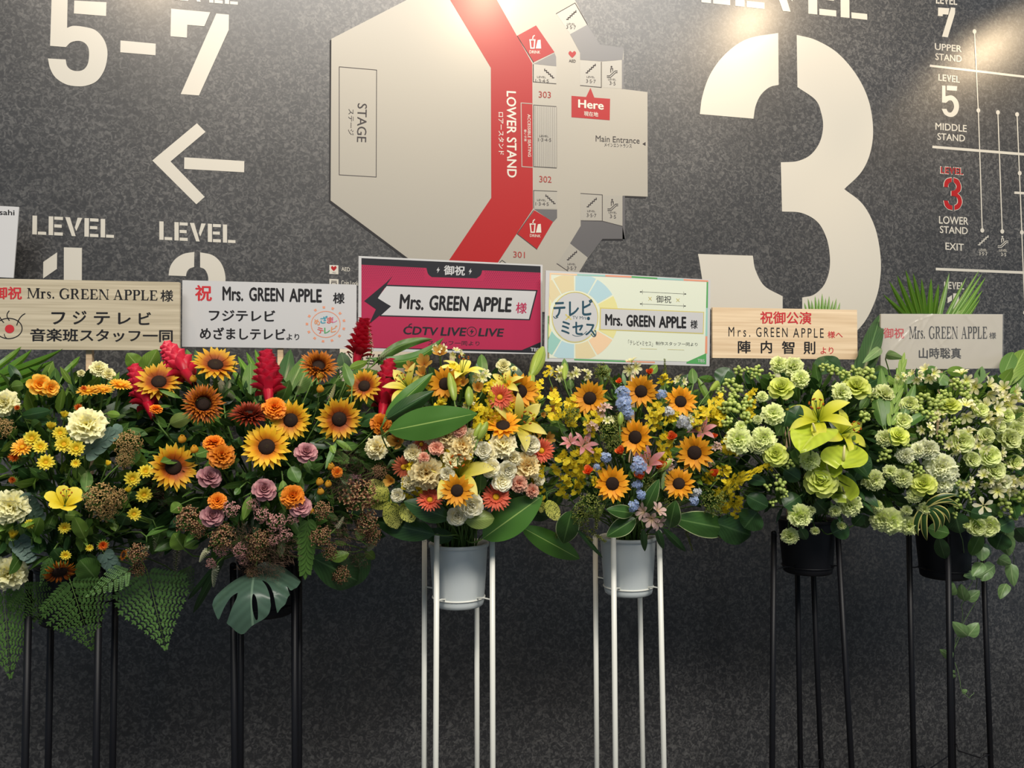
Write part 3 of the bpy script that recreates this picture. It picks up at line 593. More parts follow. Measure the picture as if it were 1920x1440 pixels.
S1 = Sign('congratulation_board', 'bare wood board with red and black lettering and an eye emblem, on a wooden stick', sign_matrix(-0.8362, 2.0157, -0.36, -2.78, 2.18, -0.23), 0.5664, 0.2175, 'wood_pale', 0.012, 0.003)
S1.text(k1, '御祝', -62, 198, 752, 868, 'ink_red', 0.028, dy=4)
S1.text(k1, '', 245, 1418, 764, 864, 'ink', dy=20, vf=serif_text('Mrs. GREEN APPLE'))
S1.text(k1, '様', 1444, 1560, 785, 890, 'ink', 0.016)
for ch, x0, x1, y0, y1 in (('フ', 462, 588, 985, 1095), ('ジ', 655, 780, 972, 1095), ('テ', 845, 990, 985, 1100), ('レ', 1062, 1178, 990, 1095), ('ビ', 1248, 1360, 985, 1100)): S1.text(k1, ch, x0, x1, y0, y1, 'ink', 0.026)
S1.text(k1, '音楽班スタッフ一同', 272, 1555, 1130, 1248, 'ink', 0.024, dy=8)
ee = [[circ(78, 1132, 126, 96), circ(78, 1132, 117, 87)], stroke(C((85, 1062), (66, 1030), (66, 1000), (84, 972)), 9), stroke(C((150, 1105), (172, 1050), (200, 1015), (228, 998)), 9), stroke(C((36, 1080), (18, 1062), (8, 1045), (-8, 1020)), 9), stroke(C((38, 1180), (45, 1205), (60, 1220)), 7)]
S1.poly(k1, 'eye_emblem', ee, 'ink'); S1.poly(k1, 'eye_pupil', [[circ(87, 1136, 42, 38)]], 'ink_red', 0.0005)

S2 = Sign('congratulation_board', 'plain white board with bold black lettering and a colourful sun emblem', sign_matrix(-0.2794, 2.032, -0.34, -2.68, 2.54, 0.11), 0.5536, 0.216, 'paper', 0.005, 0.001)
S2.text(k2, '祝', 196, 370, 297, 462, 'ink_red', 0.03, dy=2)
S2.text(k2, 'Mrs.', 478, 692, 312, 458, 'ink', 0.034, dy=8); S2.text(k2, 'GREEN', 752, 1110, 320, 464, 'ink', 0.036, dy=8); S2.text(k2, 'APPLE', 1165, 1500, 332, 472, 'ink', 0.036, dy=8)
S2.text(k2, '様', 1614, 1735, 376, 490, 'ink', 0.028, dy=2)
S2.text(k2, 'フジテレビ', 338, 1022, 548, 668, 'ink', 0.03, dy=10); S2.text(k2, 'めざましテレビ', 246, 1126, 730, 855, 'ink', 0.03, dy=10); S2.text(k2, 'より', 1136, 1268, 800, 865, 'ink', 0.02)
S2.poly(k2, 'sun_ring', [[circ(1540, 703, 153, 138), circ(1540, 703, 145, 130)]], 'e_coral')
S2.poly(k2, 'sun_rays', [[[(1540+cos(a)*r1-sin(a)*w_, 703+sin(a)*r1*0.91+cos(a)*w_) for r1, w_ in ((180, -11), (205, -14), (205, 14), (180, 11))]] for a in [radians(15+k*27.7) for k in range(13)]], 'e_coral')
for ch, x, y, s_, c_, rot in (('め', 1455, 680, 62, 'e_orange', -.25), ('ざ', 1520, 655, 76, 'e_blue', .1), ('ま', 1585, 660, 68, 'e_red', 0), ('し', 1630, 655, 58, 'e_pink', .1), ('テ', 1492, 770, 66, 'e_red', -.25), ('レ', 1555, 768, 62, 'e_green', 0), ('ビ', 1622, 750, 66, 'e_orange', .2)):
    c, s = cos(rot)*s_/2, sin(rot)*s_/2
    txt(S2, ch, *k2([(x-c-s*0, y+s_/2+s), (x+c, y+s_/2-s), (x-c+s, y-s_/2+s)]), M[c_], S2.o, 0.0004, 0.035)

S3 = Sign('congratulation_board', 'magenta and black board with white banner, lightning bolts and dot pattern', sign_matrix(0.3262, 2.0783, -0.33, 2.52, 3.36, -0.06), 0.6468, 0.3205, 'paper', 0.006, 0.001)
S3.poly(k3, 'print', [[[(347, 62), (1846, 130), (1848, 858), (347, 812)]]], 'sign_black')
S3.poly(k3, 'magenta_field', [[[(347, 118), (890, 145)]+C((890, 145), (905, 195), (935, 222))+[(1310, 232)]+C((1310, 232), (1345, 205), (1358, 165))+[(1846, 185), (1848, 765), (1690, 832), (347, 812)]]], 'pink', 0.0004)
dots = []
for r in range(13):
    for c in range(86):
        x = 356+c*17.4+(8.7 if r % 2 else 0); y = 128+r*14.5+(x-347)*0.045
        if x > 1838 or (870 < x < 1380 and y < 246) or y > 300+(x-347)*0.02: continue
        if y > 285+(x-540)*0.03 and x > 545: continue
        s_ = 5.4-r*0.28; dots.append([[(x-s_, y), (x, y+s_), (x+s_, y), (x, y-s_)]])
for r in range(13, 24):
    for c in range(10):
        x = 356+c*17.4+(8.7 if r % 2 else 0); y = 128+r*14.5
        if x < 345+(470-y)*0.55: dots.append([[(x-2.6, y), (x, y+2.6), (x+2.6, y), (x, y-2.6)]])
S3.poly(k3, 'halftone_print', dots, 'pink_dark', 0.0006, 0.0001)
S3.poly(k3, 'banner', [[[(550, 285), (1822, 330), (1757, 583), (500, 550)]]], 'sign_black', 0.0006)
S3.poly(k3, 'banner', [[[(558, 297), (1808, 340), (1748, 573), (512, 540), (595, 465), (480, 400)]]], 'paper', 0.0008)
S3.poly(k3, 'lightning_bolt', [[[(604, 215), (484, 398), (593, 466), (410, 615), (468, 490), (370, 422), (560, 262)]]], 'sign_black', 0.001)
S3.text(k3, '御祝', 1034, 1212, 122, 204, 'paper', 0.028, 0.0008, 6, sh=4)
S3.poly(k3, 'bolt_mark', [[[(x+6, y-26), (x-14, y+4), (x-2, y+4), (x-8, y+28), (x+14, y-6), (x+2, y-6)]] for x, y in ((989, 162), (1258, 174))], 'paper', 0.0006)
S3.text(k3, 'Mrs.', 662, 865, 362, 488, 'ink', 0.036, 0.0012, 12, sh=10); S3.text(k3, 'GREEN', 910, 1240, 372, 500, 'ink', 0.040, 0.0012, 8, sh=10); S3.text(k3, 'APPLE', 1280, 1600, 384, 508, 'ink', 0.040, 0.0012, 8, sh=10)
S3.text(k3, '様', 1636, 1728, 432, 524, 'pink', 0.02, 0.0012, 4, sh=6)
S3.text(k3, 'CDTV', 690, 978, 630, 700, 'sign_black', 0.03, 0.0008, 12, sh=14); S3.text(k3, 'LIVE', 1006, 1216, 640, 712, 'sign_black', 0.03, 0.0008, 4, sh=14); S3.text(k3, 'LIVE', 1322, 1530, 648, 717, 'sign_black', 0.03, 0.0008, 4, sh=14)
S3.poly(k3, 'bolt_mark', [[circ(1270, 678, 42, 42), circ(1270, 678, 36, 36)], [[(1278, 650), (1252, 682), (1268, 682), (1260, 708), (1290, 672), (1273, 672)]], stroke([(742, 632), (752, 618), (770, 612)], 9)], 'sign_black', 0.0006)
S3.text(k3, 'スタッフ一同より', 905, 1335, 752, 790, 'sign_black', 0.006, 0.0008, 6)
S3.text(k3, 'TBS', 1762, 1834, 812, 842, 'paper', 0.03, 0.0008, 3)

S4 = Sign('congratulation_board', 'pastel wheel board with round logo, white name strip and green corner', sign_matrix(0.9674, 2.0457, -0.35, 1.33, 1.9, 0.8), 0.6373, 0.3224, 'paper', 0.006, 0.001)
S4.poly(k4, 'border', [[[(168, 118), (450, 130), (450, 146), (184, 134), (182, 995), (145, 995)]]], 'peach'); S4.poly(k4, 'border', [[[(450, 130), (740, 140), (740, 156), (450, 146)]], [[(1275, 168), (1545, 182), (1545, 198), (1275, 184)]], [[(1770, 480), (1794, 480), (1790, 770), (1766, 770)]]], 'teal')
S4.poly(k4, 'border', [[[(740, 140), (1010, 152), (1010, 168), (740, 156)]], [[(1545, 182), (1798, 196), (1798, 212), (1545, 198)]], [[(1766, 770), (1790, 770), (1788, 950), (1762, 950)]], [[(950, 1022), (1250, 1032), (1250, 1046), (950, 1036)]]], 'e_coral')
S4.poly(k4, 'border', [[[(1010, 152), (1275, 168), (1275, 184), (1010, 168)]], [[(1780, 212), (1798, 212), (1794, 480), (1776, 480)]], [[(420, 1004), (950, 1022), (950, 1036), (420, 1018)]], [[(148, 560), (166, 560), (162, 1000), (144, 1000)]]], 'tbs_green')
S4.poly(k4, 'field', [[[(182, 136), (1782, 214), (1762, 1036), (162, 994)]]], 'bg_green', 0.0004)
cx, cy = 425, 575
def wedge(a0, a1, r0, r1):
    P = []
    for a, rr in [(a0+(a1-a0)*i/8, r1) for i in range(9)]+[(a1+(a0-a1)*i/8, r0) for i in range(9)]:
        x, y = cx+rr*cos(radians(a)), cy+rr*sin(radians(a))*1.0
        P.append((max(166+(y-130)*-0.02, x), min(max(y, 140+(x-180)*0.04), 992+(x-180)*0.02)))
    return [P]
wc = ['yellow', 'peach', 'beige', 'sky', 'teal', 'yellow', 'yellow', 'beige', 'beige', 'sky', 'sky', 'yellow']
for i, c_ in enumerate(wc):
    S4.poly(k4, 'wheel_segment', [wedge(i*30+1.1, i*30+28.9, 275, 452)], c_, 0.0006)
S4.poly(k4, 'logo_disc', [[circ(428, 575, 240, 262), circ(428, 575, 232, 254)]], 'gold', 0.0009); S4.poly(k4, 'logo_disc', [[circ(428, 575, 230, 252)]], 'paper', 0.0008)
S4.text(k4, 'テレビ', 205, 610, 405, 580, 'navy', 0.03, 0.0012, -20); S4.text(k4, 'ミセス', 285, 640, 610, 745, 'navy', 0.03, 0.0012, 25)
S4.text(k4, 'TV Mrs', 402, 545, 562, 595, 'navy', 0.0, 0.0012, 3)
S4.poly(k4, 'flourish', [[circ(566, 588, 16, 18)], stroke(C((400, 755), (440, 770), (500, 760), (550, 720)), 6), stroke(C((590, 745), (620, 775), (642, 760), (640, 715), (622, 722)), 8), stroke(C((205, 565), (225, 585), (255, 575)), 8)], 'navy', 0.0011, 0.0001)
S4.poly(k4, 'cross_mark', [stroke([(330, 545), (390, 600)], 13), stroke([(390, 545), (332, 602)], 13), stroke([(1183, 366), (1215, 402)], 5), stroke([(1215, 366), (1183, 402)], 5), stroke([(1470, 382), (1502, 416)], 5), stroke([(1502, 382), (1470, 416)], 5), stroke([(1100, 898), (1270, 903)], 2.5), stroke([(1380, 906), (1550, 911)], 2.5)], 'gold', 0.0012, 0.0001)
S4.poly(k4, 'name_strip', [[[(684, 476), (1756, 520), (1750, 748), (678, 706)]]], 'gold', 0.0009, 0.0001); S4.poly(k4, 'name_strip', [[[(695, 487), (1748, 528), (1742, 738), (690, 697)]]], 'paper', 0.0011, 0.0001)
S4.poly(k4, 'name_arrow', [stroke([(1100, 313), (1572, 337)], 3.5), stroke([(1098, 438), (1566, 460)], 3.5)]+[[[(x-14, y), (x+2, y-7), (x+14, y), (x+2, y+7)]] for x, y in ((1105, 314), (1560, 336), (1105, 438), (1556, 460))]+[stroke([(x, y-22), (x, y+22)], 2.5) for x, y in ((1122, 315), (1546, 334), (1120, 439), (1544, 459))], 'ink', 0.0007, 0.0001)
S4.text(k4, '御祝', 1262, 1418, 350, 425, 'ink', 0.004, 0.0007, 6)
S4.text(k4, 'Mrs.', 738, 915, 540, 660, 'ink', 0.040, 0.0014, 7); S4.text(k4, 'GREEN', 955, 1250, 548, 672, 'ink', 0.044, 0.0014, 8); S4.text(k4, 'APPLE', 1288, 1572, 562, 685, 'ink', 0.044, 0.0014, 6)
S4.text(k4, '様', 1614, 1688, 602, 692, 'ink', 0.02, 0.0014, 3)
S4.text(k4, '「テレビ×ミセス」', 975, 1228, 808, 862, 'ink', 0.0, 0.0007, 14); S4.text(k4, '制作スタッフ一同より', 1258, 1688, 825, 862, 'ink', 0.004, 0.0007, 12)
S4.poly(k4, 'green_corner', [[[(1575, 1036), (1778, 945), (1778, 1058), (1575, 1050)]]], 'tbs_green', 0.0007, 0.0001); S4.text(k4, 'TBS', 1688, 1760, 1005, 1037, 'paper', 0.01, 0.001, 3)

S5 = Sign('congratulation_board', 'warm tan wood board with brush lettering in red and black', sign_matrix(1.5732, 2.0026, -0.38, -6.11, 0.95, 0.39), 0.5659, 0.1884, 'wood_tan', 0.012, 0.001)
S5.text(k5, '祝御公演', 752, 1328, 260, 402, 'ink_red', 0.022, dy=8)
S5.text(k5, 'Mrs.', 395, 640, 437, 545, 'ink', 0.0, dy=4, vf=text_verts('Mrs.', 0.0, 1.5)); S5.text(k5, 'GREEN', 706, 1060, 442, 550, 'ink', 0.0, dy=4, vf=text_verts('GREEN', 0.0, 1.35)); S5.text(k5, 'APPLE', 1122, 1466, 450, 556, 'ink', 0.0, dy=4, vf=text_verts('APPLE', 0.0, 1.35))
S5.text(k5, '様へ', 1510, 1680, 485, 562, 'ink_red', 0.014, dy=4)
for ch, x0, x1, y0, y1 in (('陣', 500, 645, 592, 735), ('内', 758, 885, 592, 735), ('智', 995, 1138, 597, 742), ('則', 1238, 1372, 602, 745)): S5.text(k5, ch, x0, x1, y0, y1, 'ink', 0.022)
S5.text(k5, 'より', 1430, 1575, 665, 742, 'ink_red', 0.012)

S6 = Sign('congratulation_board', 'grey beige board wrapped in wrinkled clear film with serif lettering', sign_matrix(2.2368, 1.9823, -0.40, -3.56, 4.15, -0.76), 0.5233, 0.2135, 'film_board', 0.008, 0.001)
S6.text(k6, '御祝', 336, 572, 808, 926, 'ink_red', 0.016, dy=2)
S6.text(k6, '', 628, 1505, 788, 936, 'ink', vf=serif_text('Mrs. GREEN APPLE', space=0.42)); S6.text(k6, '様', 1528, 1606, 858, 932, 'ink', 0.01)
S6.text(k6, '山時聡真', 735, 1212, 1032, 1155, 'ink', 0.026)
mb = MB(); nx, nz = 170, 70; rnd = random.Random(4); CR = [(rnd.uniform(-.25, .25), rnd.uniform(-.02, .11), rnd.uniform(.3, 2.4), rnd.uniform(.0035, .008), rnd.uniform(.03, .09)) for _ in range(16)]
def crinkle(x, z):
    """height of the film above the board: loose swell plus sharp creases"""
    h = 0.004*abs(noise.noise(Vector((x*13, z*15, 4.4))))
    for cx, cz, a, sg, ln in CR:
        u = (x-cx)*cos(a)+(z-cz)*sin(a); v = -(x-cx)*sin(a)+(z-cz)*cos(a)+1.5*u*u
        h += 0.0045*math.exp(-(v/sg)**2-(u/ln)**2)
    return h
vs = [((i/nx-0.5)*0.527, -0.0035-crinkle((i/nx-0.5)*0.527, (j/nz-0.5)*0.217), (j/nz-0.5)*0.217) for j in range(nz+1) for i in range(nx+1)]
mb.add(vs, [(j*(nx+1)+i, j*(nx+1)+i+1, (j+1)*(nx+1)+i+1, (j+1)*(nx+1)+i) for j in range(nz) for i in range(nx)])
tag(mb.build('clear_film', M['film'], S6.o), 'clear wrinkled film')

NB = Sign('poster_board', 'white poster with small black lettering at its corner, behind the bare wood sign', sign_matrix(-1.2044, 2.2898, -0.12, -5.43, -1.69, 1.75), 0.1596, 0.2434, 'paper', 0.004, 0.001)
NB.text(z1, 'asahi', -26, 73, 1047, 1074, 'ink', 0.016, dy=3)
o = poly(W, 'paper_notice', [[[(637, 620), (778, 624), (790, 720), (637, 716)]]], M['notice_paper'], None, 0.001)
pn = empty('paper_notice', (0, 0, 0), 'cream paper notice taped on the wall behind the magenta sign', 'notice'); o.name = 'sheet'; o.parent = pn; pn.name = 'paper_notice'
txt(W, '公演当日の配布', (640, 682), (790, 688), (640, 660), M['ink'], pn, 0.002, 0.01); txt(W, 'スタンド花', (632, 704), (730, 708), (632, 690), M['ink'], pn, 0.002, 0.01)

# ---------------------------------------------------------------- stands and pots
YC = -0.47
def stand(legs, holder, metal, label, lr, pot, pot_mat, pot_label, brace=None):
    """legs: ((px top, py top, Y), (px at y 1440, Y)); pot: centre px, rim py, bottom py, rim width px"""
    cx, ry, by, wd = pot
    c = at(cx, ry, YC); zr = c.z; dp = depth(c); R = wd/2/F*dp; zb = at(cx, by, YC).z
    so = empty('flower_stand', (c.x, c.y, 0), label, 'stand', 'flower stands'); L0 = so.location; tops = []
    for (tx, ty, Y0), (bx, Y1) in legs:
        a, b = at(tx, ty, Y0), at(bx, 1440, Y1); d = (b-a)/(a.z-b.z); f = a+d*a.z
        mb = MB(); mb.tube([a-L0, f-L0], lr, lr, 10); mb.ball(a-L0, lr*1.02, 10, 6); mb.build('leg', M[metal], so); tops.append((a, d))
    zh = at(cx, holder, YC).z; mb = MB()
    ring = [(R*0.86*cos(t*pi/16), R*0.86*sin(t*pi/16), zh) for t in range(33)]
    mb.tube([Vector(p) for p in ring], 0.0028, None, 6, caps=False)
    mb.build('pot_ring', M[metal], so)
    for a, d in tops:
        p = a+d*(a.z-zh-0.012); v = Vector((c.x-p.x, c.y-p.y, 0)); L = v.length; v.normalize()
        q = Vector((c.x, c.y, 0))-v*R*0.86; mb = MB(); h = zh+0.012
        mb.tube([Vector((p.x-L0.x, p.y-L0.y, h)), Vector((p.x-L0.x, p.y-L0.y, h))+v*(L-R*0.86)*0.55, Vector((q.x-L0.x, q.y-L0.y, zh+0.008)), Vector((q.x-L0.x, q.y-L0.y, zh-0.001))], 0.0026, None, 6); mb.build('hook', M[metal], so)
    zf = 0.42; mb = MB(); pts = []
    for a, d in tops: p = a+d*(a.z-zf); pts.append(Vector((p.x-L0.x, p.y-L0.y, zf)))
    m = sum(pts, Vector())/4; pts.sort(key=lambda p: math.atan2(p.y-m.y, p.x-m.x)); path = []
    for i in range(4):
        p, q = pts[i], pts[(i+1) % 4]; e = (q-p); n = (m-(p+q)/2); n.z = 0; n.normalize()
        path += [p+e*0.02, p+e*0.14+n*0.012+Vector((0, 0, 0)), p+e*0.18+n*0.02-Vector((0, 0, 0.018)), p+e*0.82+n*0.02-Vector((0, 0, 0.018)), p+e*0.86+n*0.012, p+e*0.98]
    mb.tube(path+[path[0]], 0.0026, None, 6, caps=False); mb.build('foot_brace', M[metal], so)
    po = empty('flower_pot', (c.x, c.y, zb), pot_label, 'pot', 'pots in the flower stands'); H = zr-zb; Rb = R*0.84
    mb = MB(); mb.lathe([(0, 0), (Rb*0.90, 0), (Rb*0.97, 0.004), (Rb, 0.014), (Rb+(R*0.955-Rb)*0.55, H*0.5), (R*0.955, H-0.014), (R*0.955, H-0.002), (R*0.91, H-0.002), (R*0.90, H-0.02), (Rb*0.93, 0.012), (0, 0.012)], 40); mb.build('body', M[pot_mat], po)
    mb = MB(); mb.lathe([(R*0.95, H-0.012), (R, H-0.011), (R*1.005, H-0.006), (R, H), (R*0.93, H), (R*0.92, H-0.008)], 40); mb.build('rim', M[pot_mat], po)
    mb = MB(); mb.lathe([(0, H-0.03), (R*0.6, H-0.032), (R*0.86, H-0.045), (R*0.84, H-0.09)], 24); mb.build('floral_foam', M['foam'], po)
    return Vector((c.x, c.y, zr-0.03))
def stand_legs(xs, dy=(-0.09, -0.09, 0.09, 0.09), ty=1008):
    return [((a, ty, YC+d), (b, YC+d+e)) for (a, b), d, e in zip(xs, dy, (-0.01, -0.01, 0.01, 0.01))]
POT = {}
POT['A'] = stand(stand_legs([(55, 46.7), (186, 180), (97, 90), (217, 211)], ty=1075), 1150, 'black_metal', 'black metal stand under the ferns, beneath the bare wood sign', 0.0095, (135, 1060, 1166, 122), 'black_plastic', 'black pot hidden behind the hanging ferns')
POT['B'] = stand(stand_legs([(437, 440), (552, 553), (452, 451), (561, 561)], ty=1060), 1135, 'black_metal', 'black metal stand behind the hanging monstera leaf', 0.0095, (503, 1045, 1151, 112), 'black_plastic', 'black pot behind the hanging monstera leaf')
POT['C'] = stand([((819, 1006, -0.57), (817, -0.58)), ((923, 1006, -0.59), (924, -0.60)), ((796, 1015, -0.36), (795, -0.35)), ((894, 1015, -0.37), (894.5, -0.36))], 1118, 'white_metal', 'cream metal stand below the magenta sign, holding the nearer white pot', 0.0088, (860, 1017, 1134, 113), 'white_plastic', 'white plastic pot below the magenta sign')
POT['D'] = stand([((1150, 998, -0.57), (1154, -0.58)), ((1236, 998, -0.58), (1245, -0.59)), ((1116, 1006, -0.37), (1119, -0.36)), ((1198, 1006, -0.35), (1205.5, -0.34))], 1098, 'white_metal', 'cream metal stand below the pastel wheel sign, holding the second white pot', 0.0088, (1177, 1005, 1112, 107), 'white_plastic', 'white plastic pot below the pastel wheel sign')
POT['E'] = stand([((1451, 1000, -0.56), (1447.7, -0.60)), ((1571, 1000, -0.56), (1597, -0.60)), ((1494, 1000, -0.36), (1501, -0.33)), ((1522, 1000, -0.38), (1540, -0.35))], 1060, 'black_metal', 'splayed black metal stand beneath the tan wood sign', 0.0095, (1512, 972, 1073, 105), 'black_plastic', 'black pot under the lime roses')
POT['F'] = stand([((1704, 1000, -0.48), (1713.5, -0.49)), ((1777, 1000, -0.60), (1783.6, -0.62)), ((1842, 1000, -0.46), (1858, -0.45)), ((1781, 1000, -0.34), (1788, -0.33))], 1066, 'black_metal', 'black metal stand with the trailing vine, beneath the film-wrapped sign', 0.0098, (1768, 980, 1082, 100), 'black_plastic', 'black pot behind the trailing vine')

for sg, k, x0, dx in ((S1, 'A', 0.011, 0.03), (S2, 'B', 0.03, 0.03), (S3, 'C', 0.0, 0.01), (S4, 'D', 0.02, 0.02), (S5, 'E', 0.0, -0.03), (S6, 'F', 0.0, 0.0)):
    sg.stick(x0, POT[k]+Vector((dx, 0.055, -0.03)))

# ---------------------------------------------------------------- flower materials
K = lambda *a: srgb(*a)
M['stem'] = plain('stem_green', srgb(92, 122, 56), 0.5, 0.3, 0.2, 12)
M['sepal'] = leaf_mat('sepal_green', srgb(104, 134, 58), srgb(120, 148, 70), None, 0.5, 4, 0.1)
M['disc'] = plain('dark_flower_disc', (0.020, 0.010, 0.006, 1), 0.8, 0.2, 0.4, 60)
M['disc_heart'] = plain('olive_disc_heart', srgb(74, 66, 40), 0.8, 0.2)
M['gold_disc'] = plain('golden_disc', srgb(214, 162, 30), 0.7, 0.2, 0.3, 60)
M['bicolor'] = petal_mat('russet_to_yellow_petal', [(0.0, K(140, 50, 8)), (0.34, K(196, 100, 16)), (0.58, K(236, 164, 26)), (1.0, K(252, 212, 60))], streak=0.22)
M['bright_bi'] = petal_mat('orange_to_yellow_petal', [(0.0, K(176, 84, 10)), (0.30, K(222, 138, 18)), (0.6, K(246, 190, 34)), (1.0, K(252, 212, 52))], streak=0.15)
M['gold'] = petal_mat('golden_orange_petal', [(0.0, K(226, 140, 16)), (0.5, K(246, 166, 28)), (1.0, K(252, 184, 44))], streak=0.12)
M['russet'] = petal_mat('russet_orange_petal', [(0.0, K(40, 14, 6)), (0.35, K(96, 36, 10)), (0.7, K(178, 92, 20)), (1.0, K(216, 134, 34))], streak=0.2)
M['rust'] = petal_mat('burnt_orange_petal', [(0.0, K(90, 38, 10)), (0.4, K(170, 82, 16)), (1.0, K(224, 138, 34))], streak=0.2)
M['maroon'] = petal_mat('maroon_petal', [(0.0, K(50, 10, 6)), (0.6, K(118, 36, 18)), (1.0, K(164, 68, 32))])
M['coral'] = petal_mat('coral_petal', [(0.0, K(236, 150, 100)), (0.25, K(228, 92, 62)), (1.0, K(236, 116, 84))], streak=0.12)
M['dull_coral'] = petal_mat('dull_coral_petal', [(0.0, K(150, 70, 44)), (0.5, K(190, 92, 60)), (1.0, K(214, 124, 88))])
M['mum'] = petal_mat('yellow_daisy_petal', [(0.0, K(206, 178, 24)), (0.5, K(236, 212, 50)), (1.0, K(244, 226, 84))])
M['apricot'] = petal_mat('apricot_petal', [(0.0, K(230, 150, 20)), (0.6, K(244, 172, 40)), (1.0, K(250, 204, 84))])
M['pale_yellow'] = petal_mat('pale_yellow_petal', [(0.0, K(226, 218, 120)), (0.5, K(244, 236, 158)), (1.0, K(252, 248, 200))])
M['cream'] = petal_mat('cream_petal', [(0.0, K(238, 216, 124)), (0.6, K(248, 234, 166)), (1.0, K(254, 246, 206))])
M['buff'] = petal_mat('buff_petal', [(0.0, K(240, 190, 92)), (0.6, K(248, 216, 136)), (1.0, K(252, 236, 180))])
M['white'] = petal_mat('white_petal', [(0.0, K(242, 232, 150)), (0.5, K(252, 244, 198)), (1.0, K(254, 250, 226))])
M['stock'] = petal_mat('greenish_white_petal', [(0.0, K(212, 222, 120)), (0.5, K(234, 238, 172)), (1.0, K(246, 248, 212))])
M['lime'] = petal_mat('lime_petal', [(0.0, K(180, 198, 44)), (0.5, K(212, 224, 76)), (1.0, K(232, 240, 134))])
M['lime_pale'] = petal_mat('pale_green_petal', [(0.0, K(184, 204, 80)), (0.5, K(218, 232, 124)), (1.0, K(240, 246, 180))])
M['orange'] = petal_mat('marigold_petal', [(0.0, K(190, 82, 8)), (0.5, K(232, 122, 18)), (1.0, K(246, 156, 46))])
M['safflower'] = petal_mat('red_orange_floret', [(0.0, K(170, 50, 10)), (0.5, K(206, 84, 20)), (1.0, K(230, 124, 44))])
M['mauve'] = petal_mat('mauve_petal', [(0.0, K(136, 74, 92)), (0.6, K(182, 116, 128)), (1.0, K(214, 160, 160))])
M['salmon'] = petal_mat('salmon_petal', [(0.0, K(210, 100, 76)), (0.6, K(238, 146, 116)), (1.0, K(250, 198, 168))])
M['pink'+'_petal'] = petal_mat('rose_pink_petal', [(0.0, K(226, 168, 140)), (0.5, K(206, 130, 134)), (1.0, K(222, 166, 166))], streak=0.1)
M['flame'] = petal_mat('flame_rose_petal', [(0.0, K(206, 84, 30)), (0.6, K(232, 92, 38)), (1.0, K(244, 130, 66))])
M['lily'] = petal_mat('yellow_lily_petal', [(0.0, K(196, 196, 40)), (0.4, K(234, 218, 76)), (1.0, K(246, 234, 140))])
M['lily_green'] = petal_mat('lime_lily_petal', [(0.0, K(170, 180, 24)), (0.5, K(212, 212, 56)), (1.0, K(232, 230, 110))])
M['alstro'] = petal_mat('creamy_alstroemeria_petal', [(0.0, K(226, 226, 84)), (0.45, K(244, 242, 166)), (1.0, K(250, 242, 212))], spots=None, streak=0.1)
M['alstro_pink'] = petal_mat('blush_alstroemeria_petal', [(0.0, K(214, 182, 130)), (0.5, K(214, 180, 166)), (1.0, K(226, 194, 186))], streak=0.15)
M['blue'] = petal_mat('pale_blue_petal', [(0.0, K(220, 226, 236)), (0.3, K(150, 170, 210)), (1.0, K(166, 186, 222))])
M['greyblue'] = petal_mat('grey_white_petal', [(0.0, K(214, 214, 200)), (0.6, K(196, 200, 208)), (1.0, K(206, 208, 214))])
M['oncid'] = petal_mat('bright_yellow_lip', [(0.0, K(176, 120, 20)), (0.25, K(234, 206, 28)), (1.0, K(246, 224, 60))])
M['cymb'] = petal_mat('amber_orchid_petal', [(0.0, K(170, 96, 30)), (0.5, K(206, 152, 62)), (1.0, K(220, 178, 90))], streak=0.25)
M['ginger'] = petal_mat('crimson_bract', [(0.0, K(128, 8, 26)), (0.6, K(196, 22, 50)), (1.0, K(226, 60, 84))], rough=0.35, trans=0.12, var=0.1)
M['lantern'] = petal_mat('amber_bell', [(0.0, K(206, 150, 30)), (1.0, K(236, 172, 60))])
M['tan'] = petal_mat('tan_floret', [(0.0, K(120, 92, 50)), (1.0, K(196, 162, 106))])
M['brown'] = petal_mat('brown_floret', [(0.0, K(70, 38, 28)), (0.6, K(134, 88, 62)), (1.0, K(214, 182, 130))])
M['statice'] = petal_mat('dusty_pink_floret', [(0.0, K(150, 96, 90)), (1.0, K(226, 170, 162))])
M['dusk'] = petal_mat('dusky_purple_floret', [(0.0, K(74, 46, 52)), (1.0, K(124, 86, 96))])
M['smoke'] = plain('smoky_plume', srgb(84, 66, 54), 0.9, 0.1, 0.35, 30)
M['spike'] = petal_mat('cream_spike_floret', [(0.0, K(190, 196, 140)), (1.0, K(236, 232, 206))])
M['fluff'] = petal_mat('yellow_green_plume', [(0.0, K(84, 100, 40)), (1.0, K(160, 164, 78))])
M['berry'] = petal_mat('green_berry_skin', [(0.0, K(110, 138, 50)), (1.0, K(190, 204, 112))], rough=0.35, trans=0.05)
M['spathe'] = leaf_mat('lime_spathe', srgb(176, 194, 60), srgb(196, 208, 90), None, 0.25, 5, 0.12, var=0.12)
M['spadix'] = plain('pale_spadix', srgb(226, 214, 150), 0.5, 0.3)
M['pollen'] = plain('rust_anther', srgb(150, 80, 24), 0.8, 0.1)
M['bud'] = leaf_mat('lily_bud_green', srgb(150, 170, 70), srgb(96, 130, 50), None, 0.35, 0.2, 0.0, rw=0.02, var=0.12)
M['leaf'] = leaf_mat('mid_green_leaf', srgb(80, 116, 50), srgb(118, 150, 84))
M['leaf_dark'] = leaf_mat('dark_green_leaf', srgb(50, 82, 42), srgb(80, 112, 66), None, 0.32)
M['leaf_light'] = leaf_mat('fresh_green_leaf', srgb(110, 142, 54), srgb(150, 176, 92))
M['leaf_broad'] = leaf_mat('broad_ginger_leaf', srgb(76, 122, 46), srgb(160, 190, 100), None, 0.35, 26, 0.10, rw=0.018, var=0.1)
M['leaf_lime'] = leaf_mat('olive_light_leaf', srgb(134, 152, 78), srgb(160, 176, 100), None, 0.4)
